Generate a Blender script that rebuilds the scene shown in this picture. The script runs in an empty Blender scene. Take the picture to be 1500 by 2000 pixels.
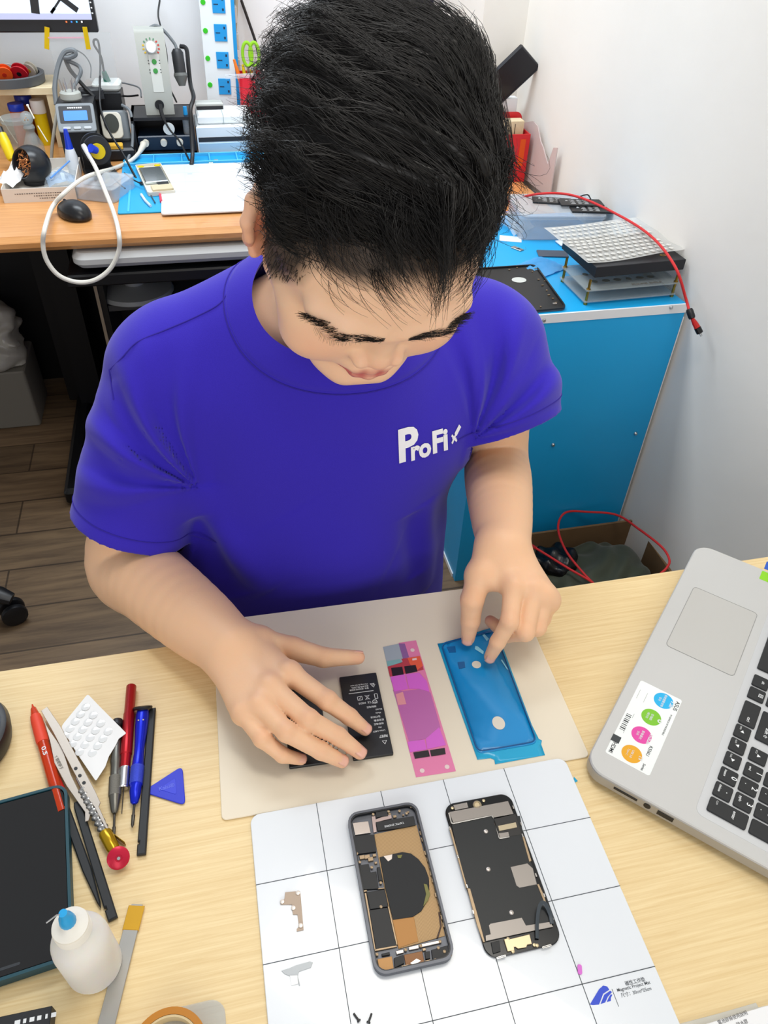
import bpy, math, random, bmesh
import numpy as np
from mathutils import Vector, Matrix, Euler
random.seed(7); RNG = np.random.default_rng(11)
PI = math.pi
C = bpy.context.scene.collection
SC = bpy.context.scene

# ------------------------------------------------------------------ camera, world, lights, exposure
F_PX, PITCH, ROLL, YAW, CAM_Z = 1473.66, math.radians(41.306), math.radians(2.611), math.radians(14.43), 1.4388
def _axes():
    f = np.array([0, math.cos(PITCH), -math.sin(PITCH)]); u = np.array([0, math.sin(PITCH), math.cos(PITCH)]); x = np.array([1., 0, 0])
    x2 = math.cos(ROLL)*x + math.sin(ROLL)*u; u2 = -math.sin(ROLL)*x + math.cos(ROLL)*u
    c, s = math.cos(YAW), math.sin(YAW); Y = np.array([[c, s, 0], [-s, c, 0], [0, 0, 1]])
    return Y@x2, Y@u2, Y@f
CX, CU, CF = _axes()
cam_d = bpy.data.cameras.new('camera'); cam = bpy.data.objects.new('camera', cam_d); C.objects.link(cam)
cam.matrix_world = Matrix(((CX[0], CU[0], -CF[0], 0), (CX[1], CU[1], -CF[1], 0), (CX[2], CU[2], -CF[2], CAM_Z), (0, 0, 0, 1)))
cam_d.sensor_fit = 'VERTICAL'; cam_d.sensor_height = 24; cam_d.lens = F_PX/2000*24; cam_d.clip_start = .02
SC.camera = cam
SC.view_settings.view_transform = 'Standard'; SC.view_settings.look = 'None'; SC.view_settings.gamma = 1
SC.view_settings.use_curve_mapping = False
SC.view_settings.exposure = 0.0
world = bpy.data.worlds.new('world'); SC.world = world; world.use_nodes = True
world.node_tree.nodes['Background'].inputs[0].default_value = (.97, .98, 1, 1)
world.node_tree.nodes['Background'].inputs[1].default_value = .5
def area(name, loc, target, size, sizey, power, col):
    d = bpy.data.lights.new(name, 'AREA'); d.shape = 'RECTANGLE'; d.size = size; d.size_y = sizey; d.energy = power; d.color = col
    o = bpy.data.objects.new(name, d); C.objects.link(o); o.location = loc
    o.rotation_euler = (Vector(target)-Vector(loc)).to_track_quat('-Z', 'Y').to_euler(); return o
area('ceiling_lamp_front', (.35, .60, 2.45), (.25, .50, .7), 1.0, .4, 12.5, (1, .95, .87))
area('ceiling_lamp_back', (-.1, 2.0, 2.45), (-.1, 2.15, .7), 1.3, .5, 32, (.86, .94, 1))

area('front_fill_light', (-.3, -2.2, 1.7), (.3, 1.2, .75), 2.6, 1.5, 36, (1, .975, .94))  # added fill light from behind the camera, brightens upright surfaces; no window known

def U(px, py, z):                      # the point of the photograph on the level z
    d = CF + (px-750)/F_PX*CX - (py-1000)/F_PX*CU; t = (z-CAM_Z)/d[2]
    return Vector((d[0]*t, d[1]*t, z))
def UY(px, py, y):                     # the point of the photograph on the upright plane y
    d = CF + (px-750)/F_PX*CX - (py-1000)/F_PX*CU; t = y/d[1]
    return Vector((d[0]*t, y, CAM_Z+d[2]*t))

# ------------------------------------------------------------------ materials
def lin(c): return c/12.92 if c <= .04045 else ((c+.055)/1.055)**2.4
def hexc(h): h = h.lstrip('#'); return tuple(lin(int(h[i:i+2], 16)/255) for i in (0, 2, 4)) + (1,)
_mats = {}
def M(name, col='#808080', rough=.5, metal=0., trans=0., ior=1.45, alpha=1., sss=0., emit=None, es=1., coat=0., spec=.5,
      noise=0., nscale=40., bump=0., bscale=200., stretch=None, sheen=0., anis=0.):
    if name in _mats: return _mats[name]
    m = bpy.data.materials.new(name); m.use_nodes = True; nt = m.node_tree; b = nt.nodes['Principled BSDF']
    c = hexc(col)
    I = b.inputs
    I['Base Color'].default_value = c; I['Roughness'].default_value = rough; I['Metallic'].default_value = metal
    I['Transmission Weight'].default_value = trans; I['IOR'].default_value = ior; I['Alpha'].default_value = alpha
    I['Coat Weight'].default_value = coat; I['Specular IOR Level'].default_value = spec; I['Sheen Weight'].default_value = sheen
    if sss: I['Subsurface Weight'].default_value = sss; I['Subsurface Radius'].default_value = (.008, .003, .0015); I['Subsurface Scale'].default_value = 1
    if emit: I['Emission Color'].default_value = hexc(emit); I['Emission Strength'].default_value = es
    if noise or bump:
        tc = nt.nodes.new('ShaderNodeTexCoord'); mp = nt.nodes.new('ShaderNodeMapping'); nt.links.new(tc.outputs['Object'], mp.inputs[0])
        if stretch: mp.inputs['Scale'].default_value = stretch
    if noise:
        n = nt.nodes.new('ShaderNodeTexNoise'); n.inputs['Scale'].default_value = nscale; n.inputs['Detail'].default_value = 4
        nt.links.new(mp.outputs[0], n.inputs['Vector'])
        r = nt.nodes.new('ShaderNodeMapRange'); r.inputs['To Min'].default_value = 1-noise; r.inputs['To Max'].default_value = 1+noise
        r.inputs['From Min'].default_value = .3; r.inputs['From Max'].default_value = .7
        nt.links.new(n.outputs['Fac'], r.inputs['Value'])
        v = nt.nodes.new('ShaderNodeVectorMath'); v.operation = 'SCALE'; v.inputs[0].default_value = c[:3]
        nt.links.new(r.outputs[0], v.inputs['Scale']); nt.links.new(v.outputs[0], I['Base Color'])
    if bump:
        n2 = nt.nodes.new('ShaderNodeTexNoise'); n2.inputs['Scale'].default_value = bscale; n2.inputs['Detail'].default_value = 3
        nt.links.new(mp.outputs[0], n2.inputs['Vector'])
        bp = nt.nodes.new('ShaderNodeBump'); bp.inputs['Strength'].default_value = bump; bp.inputs['Distance'].default_value = .002
        nt.links.new(n2.outputs['Fac'], bp.inputs['Height']); nt.links.new(bp.outputs[0], I['Normal'])
    _mats[name] = m; return m
def film(name, col, opac, rough=.35):   # thin coloured or clear plastic: part lets light through unbent
    if name in _mats: return _mats[name]
    m = bpy.data.materials.new(name); m.use_nodes = True; nt = m.node_tree; b = nt.nodes['Principled BSDF']; out = nt.nodes['Material Output']
    b.inputs['Base Color'].default_value = hexc(col); b.inputs['Roughness'].default_value = rough
    t = nt.nodes.new('ShaderNodeBsdfTransparent'); t.inputs[0].default_value = tuple(.35*1+.65*x for x in hexc(col)[:3])+(1,)
    mx = nt.nodes.new('ShaderNodeMixShader'); mx.inputs[0].default_value = opac
    nt.links.new(t.outputs[0], mx.inputs[1]); nt.links.new(b.outputs[0], mx.inputs[2]); nt.links.new(mx.outputs[0], out.inputs[0])
    _mats[name] = m; return m
def wood(name, c1, c2, rough=.45, sx=2., sy=60., coat=0., c3=None, scale=1.):
    m = bpy.data.materials.new(name); m.use_nodes = True; nt = m.node_tree; b = nt.nodes['Principled BSDF']
    tc = nt.nodes.new('ShaderNodeTexCoord'); mp = nt.nodes.new('ShaderNodeMapping'); nt.links.new(tc.outputs['Object'], mp.inputs[0])
    mp.inputs['Scale'].default_value = (sx, sy, 8)
    n = nt.nodes.new('ShaderNodeTexNoise'); n.inputs['Scale'].default_value = 3*scale; n.inputs['Detail'].default_value = 6; n.inputs['Roughness'].default_value = .65
    n.inputs['Distortion'].default_value = .4
    nt.links.new(mp.outputs[0], n.inputs['Vector'])
    r = nt.nodes.new('ShaderNodeValToRGB'); r.color_ramp.elements[0].position = .36; r.color_ramp.elements[1].position = .64
    r.color_ramp.elements[0].color = hexc(c1); r.color_ramp.elements[1].color = hexc(c2)
    nt.links.new(n.outputs['Fac'], r.inputs[0]); nt.links.new(r.outputs[0], b.inputs['Base Color'])
    bp = nt.nodes.new('ShaderNodeBump'); bp.inputs['Strength'].default_value = .12; bp.inputs['Distance'].default_value = .001
    nt.links.new(n.outputs['Fac'], bp.inputs['Height']); nt.links.new(bp.outputs[0], b.inputs['Normal'])
    b.inputs['Roughness'].default_value = rough; b.inputs['Coat Weight'].default_value = coat
    _mats[name] = m; return m

# ------------------------------------------------------------------ mesh builder
def rrect(w, h, r, n=6, cx=0, cy=0):
    pts = []
    for (sx, sy, a0) in ((1, 1, 0), (-1, 1, 90), (-1, -1, 180), (1, -1, 270)):
        for i in range(n+1):
            a = math.radians(a0+90*i/n); pts.append((cx+sx*(w/2-r)+r*math.cos(a), cy+sy*(h/2-r)+r*math.sin(a)))
    return pts
def ellipse(rx, ry, n=24, cx=0, cy=0): return [(cx+rx*math.cos(2*PI*i/n), cy+ry*math.sin(2*PI*i/n)) for i in range(n)]
def catmull(pts, n=8, closed=False):
    P = [Vector(p) for p in pts]; out = []; N = len(P)
    for i in range(N if closed else N-1):
        a = P[(i-1) % N] if closed or i > 0 else P[0]*2-P[1]; b = P[i]; c = P[(i+1) % N]; d = P[(i+2) % N] if closed or i+2 < N else P[-1]*2-P[-2]
        for k in range(n):
            t = k/n; out.append(.5*((2*b)+(c-a)*t+(2*a-5*b+4*c-d)*t*t+(3*b-a-3*c+d)*t**3))
    if not closed: out.append(P[-1].copy())
    return out
class MB:
    def __init__(s): s.v = []; s.f = []; s.mi = []; s.m = 0; s.X = Matrix.Identity(4)
    def mat(s, i): s.m = i; return s
    def at(s, loc=(0, 0, 0), rot=(0, 0, 0), sc=None):
        s.X = Matrix.Translation(loc) @ Euler(rot).to_matrix().to_4x4()
        if sc: s.X = s.X @ Matrix.Diagonal((*sc, 1))
        return s
    def add(s, vs, fs):
        o = len(s.v); s.v += [tuple(s.X @ Vector(p)) for p in vs]
        for f in fs: s.f.append([i+o for i in f]); s.mi.append(s.m)
        return s
    def prism(s, poly, z0, z1, ch=0.):
        poly = list(poly)
        A = sum(poly[i][0]*poly[(i+1) % len(poly)][1]-poly[(i+1) % len(poly)][0]*poly[i][1] for i in range(len(poly)))
        if A < 0: poly = poly[::-1]
        n = len(poly)
        def inset(c):
            if not c: return poly
            r = []
            for i in range(n):
                p, q, t = Vector(poly[i-1]), Vector(poly[i]), Vector(poly[(i+1) % n])
                d1 = (q-p); d2 = (t-q)
                d1 = d1.normalized() if d1.length > 1e-9 else d2.normalized(); d2 = d2.normalized() if d2.length > 1e-9 else d1
                n1 = Vector((-d1.y, d1.x)); n2 = Vector((-d2.y, d2.x)); m = n1+n2
                if m.length < 1e-6: m = n1
                m.normalize(); k = max(.35, m.dot(n1)); q = q+m*(c/k); r.append((q.x, q.y))
            return r
        rings = [(inset(ch), z0), (poly, z0+ch), (poly, z1-ch), (inset(ch), z1)] if ch else [(poly, z0), (poly, z1)]
        vs = [(x, y, z) for (pl, z) in rings for (x, y) in pl]; fs = [list(range(n))[::-1]]
        for k in range(len(rings)-1):
            for i in range(n): j = (i+1) % n; fs.append([k*n+i, k*n+j, (k+1)*n+j, (k+1)*n+i])
        fs.append([(len(rings)-1)*n+i for i in range(n)]); return s.add(vs, fs)
    def box(s, c, d, bev=0., r=0.):
        X0 = s.X; s.X = X0 @ Matrix.Translation(c)
        pl = rrect(d[0], d[1], r, 5) if r else [(-d[0]/2, -d[1]/2), (d[0]/2, -d[1]/2), (d[0]/2, d[1]/2), (-d[0]/2, d[1]/2)]
        s.prism(pl, -d[2]/2, d[2]/2, bev); s.X = X0; return s
    def frame(s, w, h, t, z0, z1, r=0.):     # a rectangular ring lying flat
        po = rrect(w, h, max(r, 1e-4), 5); pi = rrect(w-2*t, h-2*t, max(r-t, 1e-4), 5); n = len(po)
        vs = [(x, y, z) for pl, z in ((po, z0), (po, z1), (pi, z1), (pi, z0)) for x, y in pl]; fs = []
        for k in range(4):
            k2 = (k+1) % 4
            for i in range(n): j = (i+1) % n; fs.append([k*n+i, k*n+j, k2*n+j, k2*n+i])
        return s.add(vs, fs)
    def lathe(s, prof, n=24, c=(0, 0, 0), axis='z', caps=True):
        R = {'z': Matrix.Identity(3), 'x': Matrix(((0, 0, 1), (0, 1, 0), (-1, 0, 0))), 'y': Matrix(((1, 0, 0), (0, 0, 1), (0, -1, 0)))}[axis]
        vs = []; fs = []; m = len(prof)
        for (r, z) in prof:
            for i in range(n): a = 2*PI*i/n; vs.append(Vector(c)+R @ Vector((max(r, 1e-5)*math.cos(a), max(r, 1e-5)*math.sin(a), z)))
        for k in range(m-1):
            for i in range(n): j = (i+1) % n; fs.append([k*n+i, k*n+j, (k+1)*n+j, (k+1)*n+i])
        if caps: fs.append(list(range(n))[::-1]); fs.append([(m-1)*n+i for i in range(n)])
        return s.add(vs, fs)
    def cyl(s, c, r, h, n=20, axis='z', ch=0., r2=None):
        r2 = r if r2 is None else r2
        pr = [(r-ch, 0), (r, ch), (r2, h-ch), (r2-ch, h)] if ch else [(r, 0), (r2, h)]
        return s.lathe(pr, n, c, axis)
    def ball(s, c, r, nu=16, nv=10):
        r = (r, r, r) if not hasattr(r, '__len__') else r
        vs = []; fs = []
        for k in range(nv+1):
            t = PI*k/nv
            for i in range(nu): a = 2*PI*i/nu; vs.append((c[0]+r[0]*max(math.sin(t), 1e-4)*math.cos(a), c[1]+r[1]*max(math.sin(t), 1e-4)*math.sin(a), c[2]-r[2]*math.cos(t)))
        for k in range(nv):
            for i in range(nu): j = (i+1) % nu; fs.append([k*nu+i, k*nu+j, (k+1)*nu+j, (k+1)*nu+i])
        return s.add(vs, fs)
    def tube(s, path, r, n=8, closed=False, flat=1., up=(0, 0, 1)):
        P = [Vector(p) for p in path]; N = len(P); vs = []; fs = []; side = None
        for i in range(N):
            t = (P[(i+1) % N]-P[i-1]) if closed else (P[min(i+1, N-1)]-P[max(i-1, 0)])
            t = t.normalized() if t.length > 1e-9 else Vector((1, 0, 0))
            if side is None:
                side = Vector(up).cross(t)
                if side.length < 1e-3: side = Vector((1, 0, 0)).cross(t)
            side = (side-t*side.dot(t)).normalized(); w = t.cross(side)
            rr = r[i] if hasattr(r, '__len__') else r
            for k in range(n): a = 2*PI*k/n; vs.append(P[i]+side*(rr*math.cos(a))+w*(rr*flat*math.sin(a)))
        for i in range(N if closed else N-1):
            j = (i+1) % N
            for k in range(n): l = (k+1) % n; fs.append([i*n+k, i*n+l, j*n+l, j*n+k])
        if not closed: fs.append(list(range(n))[::-1]); fs.append([(N-1)*n+k for k in range(n)])
        return s.add(vs, fs)
    def text(s, body, size, loc=(0, 0, 0), rz=0., bold=0., align='LEFT', ext=0., sx=1., shear=0.):
        v, f = text_mesh(body, size, bold, align, ext, sx, shear)
        X0 = s.X; s.X = X0 @ Matrix.Translation(loc) @ Matrix.Rotation(rz, 4, 'Z'); s.add(v, f); s.X = X0; return s
    def build(s, name, mats, parent=None, loc=None, rot=None, angle=35):
        me = bpy.data.meshes.new(name); me.from_pydata(s.v, [], s.f)
        mats = mats if isinstance(mats, (list, tuple)) else [mats]
        for m in mats: me.materials.append(m)
        me.polygons.foreach_set('material_index', np.array(s.mi, dtype=np.int32)); me.validate()
        me.polygons.foreach_set('use_smooth', np.ones(len(me.polygons), dtype=bool)); me.set_sharp_from_angle(angle=math.radians(angle)); me.update()
        o = bpy.data.objects.new(name, me); C.objects.link(o)
        if parent: o.parent = parent
        if loc is not None: o.location = loc
        if rot is not None: o.rotation_euler = rot if hasattr(rot, '__len__') else (0, 0, rot)
        return o
def text_mesh(body, size, bold=0., align='LEFT', ext=0., sx=1., shear=0.):
    cu = bpy.data.curves.new('t', 'FONT'); cu.body = body; cu.size = size; cu.align_x = align; cu.offset = bold*size; cu.extrude = ext; cu.resolution_u = 3; cu.shear = shear
    o = bpy.data.objects.new('t', cu); C.objects.link(o); dg = bpy.context.evaluated_depsgraph_get()
    me = bpy.data.meshes.new_from_object(o.evaluated_get(dg))
    v = [(p.co.x*sx, p.co.y, p.co.z) for p in me.vertices]; f = [list(p.vertices) for p in me.polygons]
    bpy.data.objects.remove(o); bpy.data.curves.remove(cu); bpy.data.meshes.remove(me); return v, f
def tag(o, label, cat, group=None, kind=None):
    if label: o['label'] = label
    if cat: o['category'] = cat
    if group: o['group'] = group
    if kind: o['kind'] = kind
    return o
def thing(name, label, cat, loc=(0, 0, 0), rot=0., group=None):
    o = bpy.data.objects.new(name, None); C.objects.link(o); o.location = loc; o.empty_display_size = .02
    o.rotation_euler = rot if hasattr(rot, '__len__') else (0, 0, rot); return tag(o, label, cat, group)
def struct(o): o['kind'] = 'structure'; return o
def dup(root, loc=None, rot=None, label=None):
    r = root.copy(); C.objects.link(r)
    if loc is not None: r.location = loc
    if rot is not None: r.rotation_euler = rot if hasattr(rot, '__len__') else (0, 0, rot)
    if label: r['label'] = label
    for ch in list(root.children):
        c = ch.copy(); C.objects.link(c); c.parent = r
        for g in list(ch.children): d = g.copy(); C.objects.link(d); d.parent = c
    return r
def seg(p, q, z):                       # centre, heading and length of something lying from pixel p to pixel q at level z
    a, b = U(*p, z), U(*q, z); d = b-a; return a, math.atan2(d.y, d.x), d.length

# ------------------------------------------------------------------ signed-distance modelling for the figure and soft things
def ev_cap(P, a, b, r1, r2):
    a = np.asarray(a, float); b = np.asarray(b, float); ba = b-a; L = ba@ba + 1e-12
    h = np.clip(((P-a)@ba)/L, 0, 1); return np.linalg.norm(P-a-h[:, None]*ba, axis=1)-(r1+(r2-r1)*h)
def ev_ell(P, c, r, R=None):
    Q = P-np.asarray(c, float)
    if R is not None: Q = Q@np.asarray(R)
    r = np.asarray(r, float); k0 = np.linalg.norm(Q/r, axis=1); k1 = np.linalg.norm(Q/(r*r), axis=1)+1e-9
    return k0*(k0-1)/k1
def ev_rbox(P, c, b, rad, R=None):
    Q = P-np.asarray(c, float)
    if R is not None: Q = Q@np.asarray(R)
    q = np.abs(Q)-(np.asarray(b, float)-rad)
    return np.linalg.norm(np.maximum(q, 0), axis=1)+np.minimum(q.max(1), 0)-rad
class SDF:
    def __init__(s): s.p = []
    def cap(s, a, b, r1, r2=None, k=.01, op=1): s.p.append((ev_cap, (a, b, r1, r1 if r2 is None else r2), k, op)); return s
    def ell(s, c, r, k=.01, op=1, R=None): s.p.append((ev_ell, (c, r, R), k, op)); return s
    def rbox(s, c, b, rad, k=.01, op=1, R=None): s.p.append((ev_rbox, (c, b, rad, R), k, op)); return s
    def fn(s, f, k=.005, op=1): s.p.append((f, (), k, op)); return s
    def chain(s, pts, rs, k=.006):
        for i in range(len(pts)-1): s.cap(pts[i], pts[i+1], rs[i], rs[i+1], k)
        return s
    def limb(s, pts, rs, k=.004, n=5):
        n_ = len(pts); q = catmull([Vector(p) for p in pts], n); R_ = []
        for i in range(n_-1):
            a, b, c, d = rs[max(i-1, 0)], rs[i], rs[i+1], rs[min(i+2, n_-1)]
            for j in range(n): t = j/n; R_.append(.5*(2*b+(c-a)*t+(2*a-5*b+4*c-d)*t*t+(3*b-a-3*c+d)*t**3))
        R_.append(rs[-1]); return s.chain([np.array(p) for p in q], R_, k)
    def val(s, P, mask=None):
        d = np.full(len(P), 9.)
        for (f, a, k, op) in s.p: d = s.comb(d, f(P, *a), k, op)
        return d
    @staticmethod
    def comb(d, e, k, op):
        if op == 1:
            h = np.clip(.5+.5*(d-e)/k, 0, 1); return d*(1-h)+e*h-k*h*(1-h)
        if op == -1:
            h = np.clip(.5-.5*(d+e)/k, 0, 1); return d*(1-h)-e*h+k*h*(1-h)
        return d+e                     # op 0: displacement
    def mesh(s, lo, hi, h, B=8, shell=0., cuts=()):
        lo = np.asarray(lo, float); hi = np.asarray(hi, float); nb = np.ceil((hi-lo)/(B*h)).astype(int)
        ii = np.stack(np.meshgrid(*[np.arange(n) for n in nb], indexing='ij'), -1).reshape(-1, 3)
        cen = lo+(ii+.5)*B*h; hd = B*h*.87
        dc = [f(cen, *a) for (f, a, k, op) in s.p]; D = np.full(len(cen), 9.)
        for e, (f, a, k, op) in zip(dc, s.p): D = s.comb(D, e, k, op)
        act = np.abs(D) < hd*1.7+.004+shell; ii = ii[act]; cen = cen[act]; D = D[act]; n = B+1
        g = np.stack(np.meshgrid(*[np.arange(n)]*3, indexing='ij'), -1).reshape(-1, 3)*h
        out = []; CH = 1500
        for c0 in range(0, len(ii), CH):
            sl = slice(c0, c0+CH); base = lo+ii[sl]*B*h; m = len(base); V = np.full((m, n**3), 9.)
            for e, (f, a, k, op) in zip(dc, s.p):
                ea = e[act][sl]
                need = np.ones(m, bool) if op == 0 else ((ea < D[sl]+2.6*hd+k*1.5) if op == 1 else (ea < 1.6*hd+k))
                if not need.any(): continue
                P = (base[need][:, None, :]+g[None]).reshape(-1, 3)
                V[need] = s.comb(V[need].ravel(), f(P, *a), k, op).reshape(-1, n**3)
            if shell: V = np.abs(V)-shell
            if cuts:
                P = (base[:, None, :]+g[None]).reshape(-1, 3); W = V.ravel()
                for cf in cuts: W = np.maximum(W, -cf(P))
                V = W.reshape(m, -1)
            out.append(V)
        V = np.concatenate(out).reshape(-1, n, n, n)
        cor = [(0, 0, 0), (1, 0, 0), (0, 1, 0), (1, 1, 0), (0, 0, 1), (1, 0, 1), (0, 1, 1), (1, 1, 1)]
        W = np.stack([V[:, a:a+B, b:b+B, c:c+B] for a, b, c in cor], -1)
        cr = (W.min(-1) < 0) & (W.max(-1) >= 0); bi, x, y, z = np.nonzero(cr); w = W[bi, x, y, z]
        cell = ii[bi]*B+np.stack([x, y, z], -1); ca = np.array(cor, float)
        acc = np.zeros((len(w), 3)); cnt = np.zeros(len(w))
        for i in range(8):
            for j in range(i+1, 8):
                if np.abs(ca[i]-ca[j]).sum() != 1: continue
                mk = (w[:, i] < 0) != (w[:, j] < 0); t = w[:, i]/np.where(mk, w[:, i]-w[:, j], 1)
                p = ca[i]+t[:, None]*(ca[j]-ca[i]); acc += p*mk[:, None]; cnt += mk
        vert = lo+(cell+acc/cnt[:, None])*h
        dim = nb*B+2; key = lambda c: (c[:, 0]*dim[1]+c[:, 1])*dim[2]+c[:, 2]
        K = key(cell); o = np.argsort(K); K = K[o]; vert = vert[o]; cell = cell[o]; w = w[o]
        faces = []
        for ax, ci in ((0, 1), (1, 2), (2, 4)):
            mk = (w[:, 0] < 0) != (w[:, ci] < 0); c = cell[mk]; sg = w[mk, 0] < 0
            e1 = np.zeros(3, int); e2 = np.zeros(3, int); e1[(ax+1) % 3] = 1; e2[(ax+2) % 3] = 1
            q = []; ok = np.ones(len(c), bool)
            for off in (0*e1, -e1, -e1-e2, -e2):
                kk = key(c+off); ix = np.clip(np.searchsorted(K, kk), 0, len(K)-1); ok &= K[ix] == kk; q.append(ix)
            q = np.stack(q, -1); q[~sg] = q[~sg][:, ::-1]; faces.append(q[ok])
        return vert, np.concatenate(faces)
def largest(v, f):                     # keep only the biggest connected piece
    lab = np.arange(len(v))
    while True:
        m = lab[f].min(1); new = lab.copy(); np.minimum.at(new, f.ravel(), np.repeat(m, f.shape[1])); new = new[new]
        if (new == lab).all(): break
        lab = new
    big = np.bincount(lab).argmax(); keep = lab == big; ix = np.cumsum(keep)-1; return v[keep], ix[f[keep[f[:, 0]]]]
def np_obj(name, v, f, mats, parent=None, col=None, mi=None):
    me = bpy.data.meshes.new(name); me.vertices.add(len(v)); me.vertices.foreach_set('co', np.asarray(v, np.float32).ravel())
    k = f.shape[1]; me.loops.add(f.size); me.loops.foreach_set('vertex_index', f.astype(np.int32).ravel()); me.polygons.add(len(f))
    me.polygons.foreach_set('loop_start', np.arange(0, f.size, k, dtype=np.int32)); me.polygons.foreach_set('loop_total', np.full(len(f), k, np.int32))
    mats = mats if isinstance(mats, (list, tuple)) else [mats]
    for m in mats: me.materials.append(m)
    if mi is not None: me.polygons.foreach_set('material_index', mi.astype(np.int32))
    me.update(calc_edges=True); me.validate(); me.polygons.foreach_set('use_smooth', np.ones(len(me.polygons), bool))
    if col is not None:
        at = me.attributes.new('tone', 'FLOAT_COLOR', 'POINT'); at.data.foreach_set('color', np.c_[col, np.ones(len(col))].astype(np.float32).ravel())
    o = bpy.data.objects.new(name, me); C.objects.link(o)
    if parent: o.parent = parent
    return o
def smooth_mesh(v, f, it=2, lam=.5):
    for _ in range(it):
        acc = np.zeros_like(v); cnt = np.zeros(len(v))
        for a, b in ((0, 1), (1, 2), (2, 3), (3, 0)):
            np.add.at(acc, f[:, a], v[f[:, b]]); np.add.at(acc, f[:, b], v[f[:, a]]); np.add.at(cnt, f[:, a], 1); np.add.at(cnt, f[:, b], 1)
        v = v+lam*(acc/np.maximum(cnt, 1)[:, None]-v)
    return v
# ------------------------------------------------------------------ setting
W_PAINT = M('wall_paint', '#ece9e2', .8, noise=.02, nscale=5, bump=.25, bscale=30)
W_BACK = M('back_wall_paint', '#eceff3', .75, bump=.35, bscale=22)
floor_m = wood('floor_planks', '#5b4835', '#7d664c', .5, 1.2, 14)
nt = floor_m.node_tree                                             # plank joints
bk = nt.nodes.new('ShaderNodeTexBrick'); tc = nt.nodes.new('ShaderNodeTexCoord'); nt.links.new(tc.outputs['Object'], bk.inputs['Vector'])
bk.inputs['Scale'].default_value = 1; bk.inputs['Brick Width'].default_value = 1.2; bk.inputs['Row Height'].default_value = .14; bk.inputs['Mortar Size'].default_value = .0025
bk.inputs['Color1'].default_value = (1, 1, 1, 1); bk.inputs['Color2'].default_value = (.72, .72, .7, 1); bk.inputs['Mortar'].default_value = (.3, .28, .25, 1)
mx = nt.nodes.new('ShaderNodeMix'); mx.data_type = 'RGBA'; mx.blend_type = 'MULTIPLY'; mx.inputs[0].default_value = 1
ramp = [n for n in nt.nodes if n.type == 'VALTORGB'][0]; bs = nt.nodes['Principled BSDF']
nt.links.new(ramp.outputs[0], mx.inputs[6]); nt.links.new(bk.outputs[0], mx.inputs[7]); nt.links.new(mx.outputs[2], bs.inputs['Base Color'])
struct(MB().box((0, 1, -.03), (5, 4, .06)).build('floor', floor_m))
struct(MB().prism([(-2.5, 2.74), (.94, 2.74), (.94, 2.84), (-2.5, 2.84)], 0, 2.6).build('wall_back', W_BACK))
struct(MB().prism([(.872, 2.8), (.97, 1.3), (1.1, -.6), (1.2, -.6), (1.2, 2.8)], 0, 2.6).build('wall_right', W_PAINT))
struct(MB().prism([(.785, 2.24), (.93, 2.24), (.93, 2.8), (.785, 2.8)], 0, 2.6).build('wall_pillar', W_PAINT))

# ------------------------------------------------------------------ furniture
DESK = wood('pale_desk_wood', '#d9bd88', '#e6cf9e', .42, 3.0, 120, scale=1.0)
BEECH = wood('orange_beech', '#c98b50', '#dca267', .28, 1.6, 40, coat=.3)
BLACK = M('black_metal', '#0c0d10', .45, spec=.4)
BLACKP = M('black_plastic', '#15161a', .4)
DARKP = M('charcoal_plastic', '#2a2c30', .45)
BLUE = M('blue_laminate', '#17a3e0', .38, noise=.02, nscale=8)
WHITE = M('white_plastic', '#e8eaec', .4)
CHROME = M('steel', '#c4c5c6', .28, 1.)
BRASS = M('brass', '#a8873c', .35, 1.)
GOLD = M('gold', '#d0a04a', .3, 1.)

t = thing('work_desk', 'pale wood-grain desk in the foreground carrying the phones, tools and laptop', 'desk', (0, .14, 0))
MB().box((-.01, 0, .737), (1.98, .88, .026), .002).build('desktop', DESK, t)
for sx in (-.97, .95): MB().box((sx, -.02, .362), (.025, .74, .724), .002).build('side_panel', DESK, t)
MB().box((-.01, -.3, .55), (1.88, .018, .3), .001).build('modesty_panel', DESK, t)

t = thing('rear_workbench', 'orange beech bench along the back wall crowded with repair equipment', 'desk', (0, 2.26, 0))
MB().prism([(-1.3, -.44), (.90, -.44), (.895, -.03), (.775, -.03), (.775, .44), (-1.3, .44)], .715, .75, .012).build('benchtop', BEECH, t)
MB().box((-.20, .22, .36), (1.9, .016, .70), .001).build('modesty_panel', BLACK, t)  # black sheet added to keep the space under the bench dark
for sx in (-.42, .62):
    lg = MB(); lg.box((sx, .02, .38), (.07, .12, .67), .01); lg.box((sx-.06, .05, .36), (.04, .06, .66), .008); lg.build('leg', BLACK, t)
    MB().box((sx-.03, -.18, .03), (.05, .62, .055), .012, .012).build('foot_bar', BLACK, t)
MB().at((-.02, -.37, .672)).prism(rrect(.58, .16, .03), 0, .036, .012).build('keyboard_tray', M('grey_tray', '#b9bab9', .4), t)
MB().box((-.02, -.30, .645), (.62, .3, .03), .004).build('tray_rail', BLACK, t)

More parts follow.
